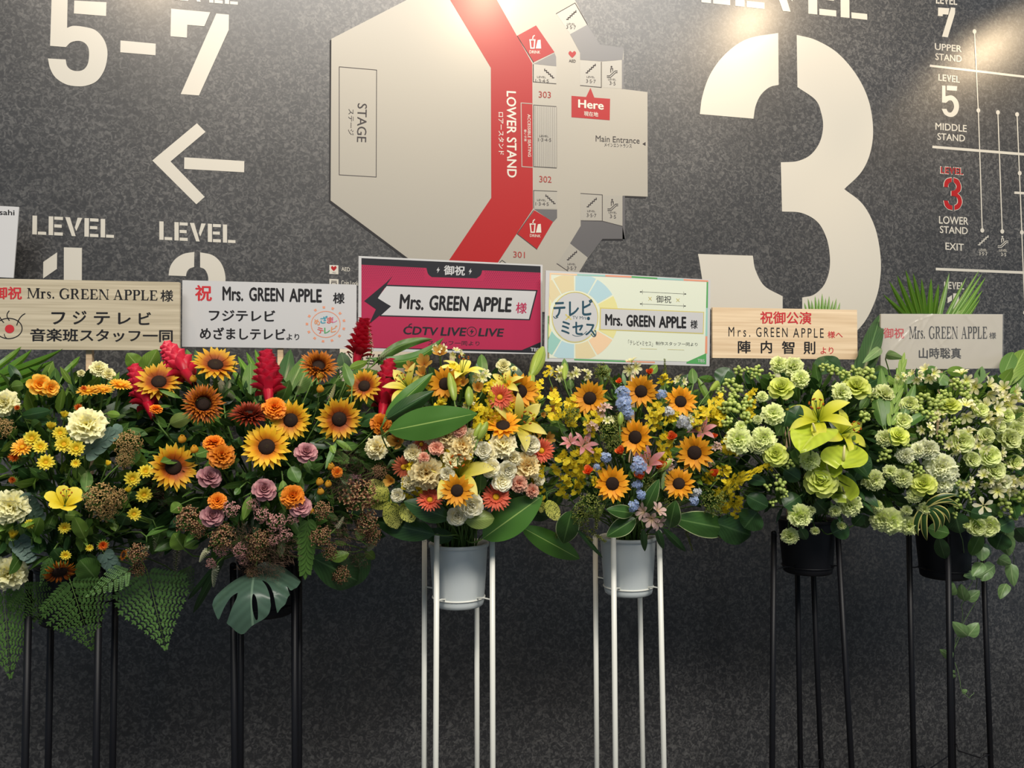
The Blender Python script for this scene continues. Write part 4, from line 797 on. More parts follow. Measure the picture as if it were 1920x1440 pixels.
M['leaf_edge'] = leaf_mat('cream_edged_leaf', srgb(60, 96, 42), srgb(104, 140, 74), srgb(196, 208, 150), 0.35, 8, 0.1, ew=0.035)
M['leaf_stripe'] = leaf_mat('striped_leaf', srgb(46, 78, 32), srgb(46, 78, 32), srgb(216, 206, 120), 0.35, 3, 0.05, ew=0.16, rw=0.0)
M['leaf_spot'] = petal_mat('speckled_yellow_leaf', [(0.0, K(206, 208, 84)), (1.0, K(226, 222, 120))], rough=0.4, trans=0.1, spots=(srgb(52, 74, 28), 260.0, 0.56))
M['fern'] = leaf_mat('fern_green', srgb(86, 124, 60), srgb(112, 146, 80), None, 0.45, 4, 0.1)
M['palm'] = leaf_mat('palm_green', srgb(82, 124, 36), srgb(120, 156, 60), None, 0.35, 0.1, 0.0, rw=0.06)
M['eucalyptus'] = leaf_mat('grey_green_leaf', srgb(104, 130, 116), srgb(128, 150, 136), None, 0.6, 3, 0.1)
M['monstera'] = leaf_mat('blue_green_leaf', srgb(70, 94, 78), srgb(106, 130, 108), None, 0.3, 7, 0.18, rw=0.012, var=0.05)
M['vine'] = leaf_mat('vine_leaf', srgb(112, 142, 88), srgb(150, 172, 120), None, 0.35, 3, 0.2, var=0.2)

# ---------------------------------------------------------------- flower heads: unit radius, facing +Z
p_point = lambda t: (0.42+0.58*min(1, t*2.6))*(1-max(0, (t-0.35)/0.65)**1.9)+0.02
p_blunt = lambda t: (0.45+0.55*min(1, t*2.2))*sqrt(max(0, 1-max(0, (t-0.72)/0.28)**2.2))+0.03
p_round = lambda t: 0.30+0.70*sin(min(1, t*1.12)*pi*0.5) if t < 0.7 else (0.30+0.70*sin(min(1, 0.7*1.12)*pi*0.5))*sqrt(max(0.10, 1-((t-0.7)/0.30)**2*0.85))
p_fan = lambda t: 0.22+0.78*t**0.8
p_lily = lambda t: (0.40+0.60*sin(min(1, t*1.5)*pi*0.5))*(1-max(0, (t-0.45)/0.55)**2.0)+0.02
p_spat = lambda t: 0.22+0.78*sin(min(1, t*1.25)*pi*0.55)**2 if t < 0.72 else 0.98*sqrt(max(0.03, 1-((t-0.72)/0.28)**2))
p_heart = lambda t: 1.0*sqrt(max(0.0, sin(pi*min(1, t**0.62)))) if t > 0 else 0.55
def ringM(a, r, z=0.0, el=0.0, tw=0.0):
    return Matrix.Rotation(a, 4, 'Z')@Matrix.Translation((r, 0, z))@Matrix.Rotation(-el, 4, 'Y')@Matrix.Rotation(tw, 4, 'X')
def dome_bumps(mb, R, n, h, s, mi=0, r0=0.0):
    for i in range(n):
        q = sqrt((i+0.5)/n); a = i*2.39996; r = R*(r0+(1-r0)*q); z = h*(1-q*q)
        c = Vector((r*cos(a), r*sin(a), z)); nrm = Vector((r*0.8, r*0.8*0, h)).normalized(); nrm = Vector((cos(a)*q*0.6, sin(a)*q*0.6, 1)).normalized()
        t = nrm.orthogonal().normalized(); b = nrm.cross(t)
        mb.add([c+(t*cos(k*pi/2)+b*sin(k*pi/2))*s for k in range(4)]+[c+nrm*s*1.6], [(0, 1, 4), (1, 2, 4), (2, 3, 4), (3, 0, 4)], [(0.5, 0)]*4+[(0.5, 1)], mi)
def calyx(n=12, r=0.30, L=0.42, W=0.16, el=-0.25, z=-0.10):
    mb = MB()
    for i in range(n): mb.petal(ringM(i*2*pi/n, r*0.4, z, el), L, W, p_point, (0.1, -0.2), nl=3, nw=1)
    mb.lathe([(0.0, z-0.16), (0.09, z-0.13), (r*0.9, z-0.02), (r, z+0.03)], 10)
    return mb
def daisy(seed, n, L, W, prof, r0, layers, disc, disc_mat, mat, cal=True, bend=(0.12, -0.12), heart=None, jit=0.06, nl=5, nw=2, cup=0.10, bump=70):
    rnd = random.Random(seed); mb = MB()
    for l, (ne, el, k) in enumerate(layers):
        for i in range(ne):
            a = 2*pi*(i+0.5*l)/ne+rnd.uniform(-jit, jit)
            mb.petal(ringM(a, r0, 0.02*l, el+rnd.uniform(-0.12, 0.12), rnd.uniform(-0.22, 0.22)), L*k*rnd.uniform(0.90, 1.06), W*rnd.uniform(0.88, 1.12), prof, (bend[0]+rnd.uniform(-.1, .1), bend[1]+rnd.uniform(-.25, .2)), cup, 0.0, nl=nl, nw=nw)
    parts = [('petals', mb.mesh('petals', M[mat]))]
    if disc:
        d = MB(); d.lathe([(disc*1.02, -0.03), (disc, 0.03), (disc*0.85, 0.085), (disc*0.5, 0.12), (0.0, 0.125)], 18); dome_bumps(d, disc*0.98, bump, 0.11, disc*0.085)
        if heart: dome_bumps(d, disc*0.32, 16, 0.03, disc*0.05, 1)
        if heart:
            for i in range(len(d.v)-16*5, len(d.v)): d.v[i] = (d.v[i][0], d.v[i][1], d.v[i][2]+0.10)
        parts.append(('flower_disc', d.mesh('flower_disc', [M[disc_mat], M['disc_heart']])))
    if cal: parts.append(('sepals', calyx(r=max(0.18, r0)).mesh('sepals', M['sepal'])))
    return parts
def ruffled(seed, mat, layers, W, prof=p_fan, ruf=0.10, rk=3.0, cal=True, nl=4, nw=7, tip=0.10, squash=1.0):
    """carnation-like heads: layers of frilled petals (count, elevation, length, start radius)"""
    rnd = random.Random(seed); mb = MB()
    for l, (n, el, L, r0) in enumerate(layers):
        for i in range(n):
            a = 2*pi*(i+0.5*(l % 2))/n+rnd.uniform(-.2, .2)
            mb.petal(ringM(a, r0, 0.03*l, el+rnd.uniform(-.15, .15), rnd.uniform(-.3, .3)), L*rnd.uniform(.88, 1.08), W*rnd.uniform(.85, 1.15), prof, (0.25, -0.35), 0.05, ruf*rnd.uniform(.6, 1.3), rk*rnd.uniform(.8, 1.2), nl, nw, rnd.uniform(0, 6), tipn=tip)
    if squash != 1.0: mb.v = [(x, y, z*squash) for x, y, z in mb.v]
    parts = [('petals', mb.mesh('petals', M[mat]))]
    if cal:
        c = MB(); c.lathe([(0.0, -0.62), (0.10, -0.60), (0.17, -0.45), (0.20, -0.1), (0.24, 0.02)], 10); parts.append(('calyx', c.mesh('calyx', M['sepal'])))
    return parts
def rose(seed, mat, layers, W, cal=True, ruf=0.03):
    """roses and lisianthus: cupped petals closing towards the centre (count, elevation, length, start radius)"""
    rnd = random.Random(seed); mb = MB()
    for l, (n, el, L, r0) in enumerate(layers):
        off = rnd.uniform(0, 6)
        for i in range(n):
            a = off+2*pi*i/n+rnd.uniform(-.15, .15); e = el+rnd.uniform(-.08, .08)
            open_ = max(0.0, 1-el/1.4)
            mb.petal(ringM(a, r0, -0.12, e, rnd.uniform(-.12, .12)), L*rnd.uniform(.94, 1.06), W*(0.45+0.55*open_)*rnd.uniform(.92, 1.1), p_round, (0.30, 0.15-0.95*open_), 0.42*(1-0.4*open_), ruf, 2.0, 6, 4, rnd.uniform(0, 6))
    c = MB()
    P = [(0.02+0.010*t, t*0.9) for t in range(16)]
    vs = []; uvs = []
    for r_, th in P:
        for z, k in ((0.0, 0.3), (0.42, 0.9)): vs.append((r_*cos(th), r_*sin(th), z+0.03*sin(th*2))); uvs.append((0.5, k))
    mb.add(vs, [(2*i, 2*i+2, 2*i+3, 2*i+1) for i in range(len(P)-1)], uvs)
    parts = [('petals', mb.mesh('petals', M[mat]))]
    if cal: parts.append(('sepals', calyx(5, 0.22, 0.6, 0.22, -0.1, -0.18).mesh('sepals', M['sepal'])))
    return parts
def lily(seed, mat, el=0.95, curl=-1.2, L=1.25, W=0.50, stam=True, prof=p_lily):
    rnd = random.Random(seed); mb = MB()
    for i in range(6):
        k = 1.0 if i % 2 == 0 else 0.82
        mb.petal(ringM(i*pi/3+rnd.uniform(-.08, .08), 0.05, -0.55 if L > 1 else -0.2, el+rnd.uniform(-.1, .1), rnd.uniform(-.1, .1)), L*rnd.uniform(.95, 1.05), W*k, prof, (0.12, curl+rnd.uniform(-.35, .3)), 0.22, 0.035, 2.0, 10, 4, rnd.uniform(0, 6))
    parts = [('petals', mb.mesh('petals', M[mat]))]
    if stam:
        s = MB(); z0 = -0.5 if L > 1 else -0.15
        for i in range(6):
            a = i*pi/3+0.3; q = Vector((cos(a)*0.22, sin(a)*0.22, z0+0.85)); s.tube([(0, 0, z0), (cos(a)*0.10, sin(a)*0.10, z0+0.5), q], 0.012, 0.01, 4)
            s.ball(q, 0.035, 6, 4, 1, 2.2, (sin(a), -cos(a), 0.2))
        s.tube([(0, 0, z0), (0, 0, z0+0.95)], 0.018, 0.018, 5); s.ball((0, 0, z0+0.97), 0.04, 6, 4)
        parts.append(('stamens', s.mesh('stamens', [M['sepal'], M['pollen']])))
    return parts
def floret(mb, Mx, n, L, W, prof, el, bend=(0.1, -0.3), nl=3, nw=2, mi=0, cup=0.1):
    for i in range(n): mb.petal(Mx@ringM(2*pi*i/n, L*0.06, 0, el), L, W, prof, bend, cup, nl=nl, nw=nw, mi=mi)
def look(p, d, roll=0.0, s=1.0):
    return Matrix.Translation(p)@Vector(d).to_track_quat('Z', 'Y').to_matrix().to_4x4()@Matrix.Rotation(roll, 4, 'Z')@Matrix.Scale(s, 4)
def cluster(seed, mat, n, fn, spread=1.0, flatten=0.7, stemlets=True):
    """florets on short stalks over a dome of unit radius"""
    rnd = random.Random(seed); mb = MB(); st = MB()
    for i in range(n):
        q = sqrt((i+0.5)/n); a = i*2.39996+rnd.uniform(-.3, .3); ph = q*1.25
        d = Vector((sin(ph)*cos(a), sin(ph)*sin(a), cos(ph)*flatten)); p = d*spread*rnd.uniform(.62, 1.0)
        dd = (d+Vector((rnd.uniform(-.3, .3), rnd.uniform(-.3, .3), 0.35))).normalized()
        fn(mb, look(p, dd, rnd.uniform(0, 6)), rnd)
        if stemlets: st.tube([(0, 0, -0.75), tuple(Vector((0, 0, -0.45)).lerp(p, 0.6)-d*0.0), tuple(p)], 0.03, 0.02, 4, caps=False)
    parts = [('blossoms', mb.mesh('blossoms', M[mat]))]
    if stemlets: parts.append(('stalks', st.mesh('stalks', M['stem'])))
    return parts
def crumbs(mb, Mx, rnd, s=0.13):
    for k in range(3): mb.petal(Mx@ringM(k*2.1+rnd.uniform(-.4, .4), 0.01, 0, rnd.uniform(.2, 1.2)), s*rnd.uniform(.7, 1.7), s*rnd.uniform(.6, 1.0), p_round, (0.6, -1.2), 0.5, nl=2, nw=2)
def berries(seed, n):
    rnd = random.Random(seed); mb = MB(); st = MB()
    for i in range(n):
        q = sqrt((i+0.3)/n); a = i*2.39996+rnd.uniform(-.3, .3); ph = q*1.3; d = Vector((sin(ph)*cos(a), sin(ph)*sin(a), cos(ph)*0.8)); p = d*rnd.uniform(.62, .82)
        r = 0.27 if n > 5 else 0.36
        mb.ball(p, r, 8, 6, 0, 1.12, d)
        for k in range(5): mb.petal(look(p-d*r*1.05, d, k*1.257)@Matrix.Translation((0.03, 0, 0))@Matrix.Rotation(-0.5, 4, 'Y'), r*1.25, r*0.8, p_round, (0.1, 0.5), 0.1, nl=2, nw=1, mi=1)
        st.tube([(0, 0, -0.9), tuple(p*0.4-Vector((0, 0, 0.25))), tuple(p-d*r)], 0.04, 0.035, 4, caps=False)
    return [('berries', mb.mesh('berries', [M['berry'], M['sepal']])), ('stalks', st.mesh('stalks', M['stem']))]
def safflower(seed, mat='safflower'):
    rnd = random.Random(seed); mb = MB()
    for i in range(90):
        q = sqrt((i+.5)/90); a = i*2.39996; ph = q*1.15
        mb.petal(Matrix.Rotation(a, 4, 'Z')@Matrix.Rotation(ph, 4, 'Y')@Matrix.Translation((0, 0, -0.1))@Matrix.Rotation(-pi/2, 4, 'Y'), 0.95*rnd.uniform(.8, 1.05), 0.11, p_point, (0.0, rnd.uniform(-.4, .4)), nl=3, nw=1)
    c = MB(); c.lathe([(0, -0.75), (0.3, -0.7), (0.55, -0.45), (0.52, -0.1), (0.3, 0.1)], 10)
    for i in range(14): c.petal(ringM(i*0.449, 0.4, -0.45+0.1*(i % 2), 0.5), 0.5, 0.2, p_point, (0.2, -.5), nl=2, nw=1)
    return [('florets_petals', mb.mesh('florets_petals', M[mat])), ('sepals', c.mesh('sepals', M['sepal']))]
def bellflower(seed):
    mb = MB(); mb.lathe([(0.30, 0.95), (0.42, 1.0), (0.50, 0.8), (0.75, 0.45), (0.9, 0.0), (0.75, -0.45), (0.3, -0.75), (0.0, -0.8)], 14)
    mb.v = [(x*(1+0.10*cos(3*math.atan2(y, x))), y*(1+0.10*cos(3*math.atan2(y, x))), z) for x, y, z in mb.v]
    return [('bell_petals', mb.mesh('bell_petals', M['lantern']))]
def anthurium(seed, fold=0.25):
    mb = MB(); nl, nw = 16, 10; vs = []; uvs = []
    for i in range(nl+1):
        t = i/nl; half = 0.98*(sin(pi*min(1, t**0.55*0.985+0.015)))**0.62
        for j in range(nw+1):
            q = 2*j/nw-1; x = q*half; lob = 0.34*abs(q)**1.3*max(0, 1-t*2.2)
            z = 0.95-t*1.95+lob; vs.append((x, z-0.05, fold*abs(x)*0.9-0.15*t*t+0.05*sin(q*5))); uvs.append((j/nw, t))
    mb.add(vs, [(i*(nw+1)+j, (i+1)*(nw+1)+j, (i+1)*(nw+1)+j+1, i*(nw+1)+j+1) for i in range(nl) for j in range(nw)], uvs)
    s = MB(); s.tube([(0, 0.55, 0.02), (0.03, 0.42, 0.28), (0.05, 0.28, 0.62)], 0.075, 0.05, 8); s.ball((0.05, 0.28, 0.62), 0.05, 8, 5)
    return [('spathe_petal', mb.mesh('spathe_petal', M['spathe'])), ('spadix', s.mesh('spadix', M['spadix']))]
def fuzz(seed):
    rnd = random.Random(seed); mb = MB()
    for i in range(420):
        c = Vector((rnd.gauss(0, .42), rnd.gauss(0, .42), rnd.gauss(0, .3)))
        if c.length > 1: c *= 0.8/c.length
        d = (c*0.8+Vector((rnd.uniform(-1, 1), rnd.uniform(-1, 1), rnd.uniform(-.6, 1)))).normalized(); t = d.orthogonal().normalized()*0.008
        e = c+d*rnd.uniform(.15, .42); m_ = (c+e)/2+d.orthogonal()*rnd.uniform(-.06, .06)
        mb.add([c-t, c+t, m_+t, m_-t, e], [(0, 1, 2, 3), (3, 2, 4)])
    return [('plume_foliage', mb.mesh('plume_foliage', M['smoke']))]
CARN = [(8, 0.05, 0.92, 0.06), (8, 0.35, 0.88, 0.05), (7, 0.70, 0.80, 0.04), (6, 1.05, 0.72, 0.03), (4, 1.35, 0.66, 0.02)]
MARI = [(13, -0.15, 0.72, 0.20), (13, 0.15, 0.72, 0.20), (12, 0.45, 0.66, 0.18), (11, 0.75, 0.60, 0.15), (9, 1.05, 0.55, 0.10), (6, 1.35, 0.5, 0.05)]
ROSE = [(5, 0.12, 0.98, 0.06), (5, 0.45, 0.92, 0.06), (5, 0.75, 0.84, 0.06), (5, 1.0, 0.74, 0.06), (4, 1.2, 0.66, 0.05), (3, 1.4, 0.6, 0.03)]
LISI = [(5, 0.35, 0.95, 0.06), (6, 0.65, 0.92, 0.10), (6, 0.85, 0.86, 0.12), (6, 1.05, 0.80, 0.10), (5, 1.2, 0.74, 0.09), (4, 1.4, 0.68, 0.05)]
BUDR = [(3, 1.0, 1.25, 0.16), (3, 1.15, 1.25, 0.14), (3, 1.3, 1.2, 0.10), (2, 1.45, 1.15, 0.05)]
def star(mb, Mx, rnd): floret(mb, Mx, 5, 0.42, 0.34, p_spat, 0.25, (0.2, -0.5), 4, 3)
def sixpet(mb, Mx, rnd): floret(mb, Mx@Matrix.Scale(0.62, 4), 6, 1.0, 0.48, p_spat, 0.75, (0.2, -0.7), 5, 3, cup=0.2)

# kind -> (object name, category, what it looks like, variants (a list of part lists), stem thickness in m)
KIND = {}
def kind(key, name, cat, desc, builder, n, stem=0.0028): KIND[key] = [name, cat, desc, builder, n, None, stem]
SUNL = [(17, 0.12, 1.0), (17, 0.34, 0.86)]
kind('sun_bi', 'sunflower', 'flower', 'sunflower with russet petals tipped yellow', lambda s: daisy(s, 17, 0.70, 0.235, p_point, 0.30, SUNL, 0.32, 'disc', 'bicolor', heart=True), 3, 0.0045)
kind('sun_br', 'sunflower', 'flower', 'yellow sunflower with a faint orange ring', lambda s: daisy(s, 17, 0.70, 0.235, p_point, 0.30, SUNL, 0.33, 'disc', 'bright_bi', heart=True), 2, 0.0045)
kind('sun_go', 'sunflower', 'flower', 'golden orange sunflower with dark disc', lambda s: daisy(s, 15, 0.68, 0.27, p_point, 0.32, [(15, 0.15, 1.0), (14, 0.42, 0.86)], 0.36, 'disc', 'gold', heart=False, jit=0.1), 3, 0.0045)
kind('sun_dark', 'sunflower', 'flower', 'shaggy double sunflower with dark centre', lambda s: daisy(s, 26, 0.66, 0.13, p_point, 0.32, [(24, 0.05, 1.0), (24, 0.3, .9), (26, .6, .75), (26, .9, .6), (22, 1.1, .5)], 0.30, 'disc', 'russet'), 1, 0.0045)
kind('sun_rust', 'sunflower', 'flower', 'shaggy double sunflower in burnt orange', lambda s: daisy(s, 26, 0.66, 0.14, p_point, 0.30, [(24, 0.05, 1.0), (24, 0.35, .9), (26, .7, .75), (24, 1.0, .6), (20, 1.2, .55)], 0.31, 'disc', 'rust'), 1, 0.0045)
kind('sun_mar', 'sunflower', 'flower', 'flat double maroon sunflower', lambda s: daisy(s, 26, 0.70, 0.13, p_point, 0.25, [(24, 0.0, 1.0), (24, 0.3, .9), (26, .6, .75), (22, .9, .6), (18, 1.2, .5)], 0.26, 'disc', 'maroon'), 1, 0.0045)
kind('sun_rag', 'sunflower', 'flower', 'drooping ragged sunflower with curled orange petals', lambda s: daisy(s, 22, 0.62, 0.13, p_point, 0.42, [(20, 0.2, 1.0), (20, .55, .9)], 0.45, 'disc', 'rust', bend=(0.3, -0.9), jit=.2), 1, 0.0045)
kind('gerb', 'gerbera', 'flower', 'coral gerbera daisy', lambda s: daisy(s, 24, 0.74, 0.135, p_blunt, 0.22, [(24, 0.08, 1.0), (22, 0.28, .82), (18, .7, .35)], 0.20, 'gold_disc', 'coral', bump=40), 2, 0.003)
kind('gerb_d', 'gerbera', 'flower', 'dull coral gerbera daisy', lambda s: daisy(s, 22, 0.74, 0.14, p_blunt, 0.22, [(22, -0.15, 1.0), (20, 0.1, .82)], 0.22, 'gold_disc', 'dull_coral', bump=40), 1, 0.003)
kind('gerb_y', 'gerbera', 'flower', 'apricot yellow gerbera daisy', lambda s: daisy(s, 22, 0.74, 0.15, p_blunt, 0.22, [(22, 0.1, 1.0), (20, 0.35, .85), (16, .8, .4)], 0.2, 'gold_disc', 'apricot', bump=40), 2, 0.003)
kind('mum', 'chrysanthemum', 'flower', 'small yellow daisy chrysanthemum', lambda s: daisy(s, 13, 0.78, 0.27, p_blunt, 0.18, [(13, 0.15, 1.0), (12, 0.5, .85), (9, .9, .6)], 0.22, 'gold_disc', 'mum', bump=26, nl=4), 3, 0.0018)
kind('mumcup', 'chrysanthemum', 'flower', 'half open yellow chrysanthemum', lambda s: daisy(s, 11, 0.95, 0.36, p_blunt, 0.18, [(11, 0.95, 1.0), (9, 1.2, .9)], 0, 'gold_disc', 'mum', bend=(.2, .2), nl=4), 1, 0.0018)
kind('carn_y', 'carnation', 'flower', 'pale yellow frilled carnation', lambda s: ruffled(s, 'pale_yellow', CARN, 0.85), 2)
kind('carn_c', 'carnation', 'flower', 'cream frilled carnation', lambda s: ruffled(s, 'cream', CARN, 0.85), 2)
kind('carn_b', 'carnation', 'flower', 'buff frilled carnation', lambda s: ruffled(s, 'buff', CARN, 0.85), 2)
kind('carn_s', 'carnation', 'flower', 'salmon frilled carnation', lambda s: ruffled(s, 'salmon', CARN, 0.85, ruf=.08), 2)
kind('carn_g', 'carnation', 'flower', 'pale green frilled carnation', lambda s: ruffled(s, 'lime_pale', CARN, 0.85), 3)
kind('stock', 'stock_flower', 'flower', 'greenish white ruffled stock bloom', lambda s: ruffled(s, 'stock', CARN, 0.95, ruf=.14, cal=False), 2)
kind('mari', 'marigold', 'flower', 'dense orange marigold', lambda s: ruffled(s, 'orange', MARI, 0.42, p_fan, .05, 2, True, 3, 4, .06), 2)
kind('saff', 'safflower', 'flower', 'orange thistle-like safflower', lambda s: safflower(s), 1, 0.002)
kind('poppy', 'ranunculus', 'flower', 'apricot open cup flower', lambda s: rose(s, 'apricot', [(6, .35, .95, .05), (6, .7, .85, .06), (5, 1.0, .7, .05)], 1.0), 1)
kind('tulip', 'tulip', 'flower', 'wide open yellow tulip', lambda s: lily(s, 'mum', 0.75, -0.45, 0.98, 0.72, True, p_round), 1, 0.003)
kind('rose_m', 'rose', 'flower', 'dusty mauve rose', lambda s: rose(s, 'mauve', ROSE, 1.05), 2, 0.003)
kind('rose_f', 'rose', 'flower', 'flame orange rosebud', lambda s: rose(s, 'flame', BUDR, 1.6), 1, 0.003)
kind('rose_l', 'rose', 'flower', 'lime green rose', lambda s: rose(s, 'lime', ROSE, 1.1), 2, 0.003)
kind('rose_y', 'rose', 'flower', 'pale yellow spray rose', lambda s: rose(s, 'pale_yellow', LISI, 1.0), 1, 0.003)
kind('lisi_w', 'lisianthus', 'flower', 'creamy white lisianthus', lambda s: rose(s, 'white', LISI, 1.15, ruf=.06), 3, 0.0025)
kind('lisi_g', 'lisianthus', 'flower', 'pale green lisianthus', lambda s: rose(s, 'lime_pale', LISI, 1.15, ruf=.05), 3, 0.0025)
kind('lily_y', 'lily', 'flower', 'large yellow lily', lambda s: lily(s, 'lily'), 2, 0.004)
kind('lily_g', 'lily', 'flower', 'large lime yellow lily', lambda s: lily(s, 'lily_green', 0.85, -1.5), 2, 0.004)
kind('lily_p', 'lily', 'flower', 'dusky pink lily', lambda s: lily(s, 'pink_petal', 0.85, -0.9), 2, 0.004)
kind('als', 'alstroemeria', 'flower', 'creamy white alstroemeria', lambda s: cluster(s, 'alstro', 3, sixpet, 0.55, .6), 3, 0.002)
kind('als1', 'jasmine_flower', 'flower', 'single white star flower', lambda s: daisy(s, 5, 0.8, 0.42, p_spat, 0.08, [(5, .15, 1.0)], 0, 'gold_disc', 'white', cal=False, nw=3), 1, 0.0015)
kind('als_p', 'alstroemeria', 'flower', 'blush pink alstroemeria', lambda s: cluster(s, 'alstro_pink', 4, sixpet, 0.6, .6), 2, 0.002)
kind('delph', 'delphinium', 'flower', 'pale blue delphinium', lambda s: cluster(s, 'blue', 7, star, 0.75, .8), 2, 0.002)
kind('delph_w', 'delphinium', 'flower', 'grey white delphinium', lambda s: cluster(s, 'greyblue', 7, star, 0.75, .8), 1, 0.002)
kind('cymb', 'orchid', 'flower', 'amber brown orchid', lambda s: lily(s, 'cymb', 0.6, 0.5, 0.95, 0.55, False, p_round), 2, 0.002)
kind('hyper', 'hypericum', 'berries', 'sprig of green hypericum berries', lambda s: berries(s, 8), 3, 0.0018)
kind('hyp1', 'hypericum', 'berries', 'small tuft of green hypericum berries', lambda s: berries(s, 4), 2, 0.0015)
kind('anth', 'anthurium', 'flower', 'lime green heart-shaped anthurium', lambda s: anthurium(s), 1, 0.003)
kind('bell', 'sandersonia', 'flower', 'little amber lantern bell', lambda s: bellflower(s), 1, 0.0012)
kind('tan', 'amaranth', 'flower', 'tan crumbly amaranth cluster', lambda s: cluster(s, 'tan', 110, lambda m, X, r: crumbs(m, X, r, .12), 1.0, .8), 2, 0.002)
kind('brown', 'dried_flower', 'flower', 'brown curled dried blossom cluster', lambda s: cluster(s, 'brown', 60, lambda m, X, r: crumbs(m, X, r, .17), 1.0, .8), 3, 0.002)
kind('stat', 'statice', 'flower', 'dusty pink statice cluster', lambda s: cluster(s, 'statice', 34, lambda m, X, r: crumbs(m, X, r, .20), .9, .8), 2, 0.0018)
kind('dusk', 'statice', 'flower', 'dusky purple statice cluster', lambda s: cluster(s, 'dusk', 40, lambda m, X, r: crumbs(m, X, r, .18), .9, .8), 1, 0.0018)
kind('smoke', 'smoke_bush', 'plant', 'fuzzy brown smoke bush plume', lambda s: fuzz(s), 2, 0.0015)
kind('fluff', 'solidago', 'plant', 'tuft of yellow green filler sprigs', lambda s: cluster(s, 'fluff', 70, lambda m, X, r: crumbs(m, X, r, .11), 1.0, .8), 2, 0.0015)

DOME = {  # centre px, half widths px, bulge (m)
    'A': (110, 900, 225, 260, 0.27), 'B': (490, 880, 270, 260, 0.28), 'C': (860, 850, 205, 215, 0.27),
    'D': (1185, 850, 235, 215, 0.27), 'E': (1510, 840, 235, 215, 0.27), 'F': (1785, 850, 230, 220, 0.28)}
def dome_at(s, px, py, f=1.0, out=0.0):
    cx, cy, rx, ry, b = DOME[s]; u, v = (px-cx)/rx, (py-cy)/ry; q = u*u+v*v
    k = sqrt(max(0.0, 1-q)); Y = YC-b*f*k-out
    n = Vector((u, -k, -v)); n = n.normalized() if n.length > 1e-6 else Vector((0, -1, 0))
    return at(px, py, Y), n
THINGS = []          # every flower and leaf: (object, description, px, py, own label or None, stand, kind)
rg = random.Random(11)
def stem_mesh(L0, a, na, b, r, kink=0.10):
    """a bent stalk from the head at a (facing na) down into the foam at b"""
    d = (a-b).length; c1 = a-na*min(kink, d*0.35); c2 = b+Vector((0, 0, min(0.16, d*0.4)))
    P = []
    for i in range(9):
        t = i/8; P.append(a*(1-t)**3+c1*3*t*(1-t)**2+c2*3*t*t*(1-t)+b*t**3-L0)
    mb = MB(); mb.tube(P, r, r*1.15, 5); return mb.mesh('stem', M['stem'])
def flower(s, k, px, py, d, aim=None, out=0.0, label=None, v=None, roll=None, sx=1.0):
    """a cut flower of kind k in stand s; d: width in px; aim: (turn, lift) in degrees from facing the camera"""
    K_ = KIND[k]
    if K_[5] is None: K_[5] = [K_[3](i*7+3) for i in range(K_[4])]
    p, nd = dome_at(s, px, py, 1.0, out+0.014); tc = tocam(p)
    if aim is None: n = (nd*0.55+tc*0.75+Vector((0, 0, 0.12+rg.uniform(-.12, .12)))+Vector((rg.uniform(-.12, .12), 0, 0))).normalized()
    else:
        n = Matrix.Rotation(radians(aim[0]), 3, 'Z')@tc; ax = n.cross(Vector((0, 0, 1))).normalized(); n = Matrix.Rotation(radians(aim[1]), 3, ax)@n
    rad = d/2/F*depth(p); foot = POT[s]+Vector((rg.uniform(-.05, .05), rg.uniform(-.05, .05), rg.uniform(-.03, 0)))
    root = empty(K_[0], foot); root['category'] = K_[1]
    base = look(p, n, 0, 1.0); up = Matrix.Rotation(rg.uniform(0, 6.28) if roll is None else radians(roll), 4, 'Z')
    Mx = Matrix.Translation(-foot)@base@up@Matrix.Diagonal((rad*sx, rad, rad, 1))
    for nm, me in K_[5][rg.randrange(K_[4]) if v is None else v]: link(nm, me, root, Mx)
    back = {'lily_y': .55, 'lily_g': .55, 'lily_p': .55, 'hyper': .9, 'hyp1': .9}.get(k, 0.6 if K_[0] in ('carnation', 'marigold') else 0.75 if K_[0] in ('delphinium', 'alstroemeria', 'statice', 'amaranth', 'dried_flower', 'solidago') else 0.25)
    link('stem', stem_mesh(foot, p-n*rad*back, n, foot, K_[6]), root)
    THINGS.append([root, K_[2], px, py, label, s, k]); return root

# ---------------------------------------------------------------- things that run from a base pixel to a tip pixel
def axis_frame(a, b, roll=0.0):
    """local frame: Z from a to b, -Y towards the camera"""
    z = (b-a).normalized(); y = -(tocam((a+b)/2)); y = (y-z*y.dot(z)).normalized(); x = y.cross(z)
    R = Matrix((x, y, z)).transposed()@Matrix.Rotation(radians(roll), 3, 'Z')
    return R.to_4x4()
def leaf_grid(mb, L, Wd, prof, arch=0.0, fold=0.0, nl=12, nw=6, wave=0.0, twist=0.0, mi=0, Mx=None, side=0.0):
    vs = []; uvs = []
    for i in range(nl+1):
        t = i/nl; hw = Wd/2*prof(t)
        for j in range(nw+1):
            q = 2*j/nw-1; x = q*hw; y = fold*abs(x)-arch*4*t*(1-t)*L+wave*hw*sin(t*14+q*2)*abs(q); a = twist*t
            x, y = x*cos(a)-y*sin(a), x*sin(a)+y*cos(a)
            p = Vector((x+side*L*4*t*(1-t), y, t*L)); vs.append(Mx@p if Mx else p); uvs.append((j/nw, t))
    mb.add(vs, [(i*(nw+1)+j, i*(nw+1)+j+1, (i+1)*(nw+1)+j+1, (i+1)*(nw+1)+j) for i in range(nl) for j in range(nw)], uvs, mi)
q_lance = lambda t: (sin(pi*min(1, t**0.85)))**0.75*0.98+0.02
q_oval = lambda t: (sin(pi*t))**0.55 if 0 < t < 1 else 0.02
q_strap = lambda t: min(1, 0.4+t*4)*(1-max(0, (t-0.55)/0.45)**2)+0.02
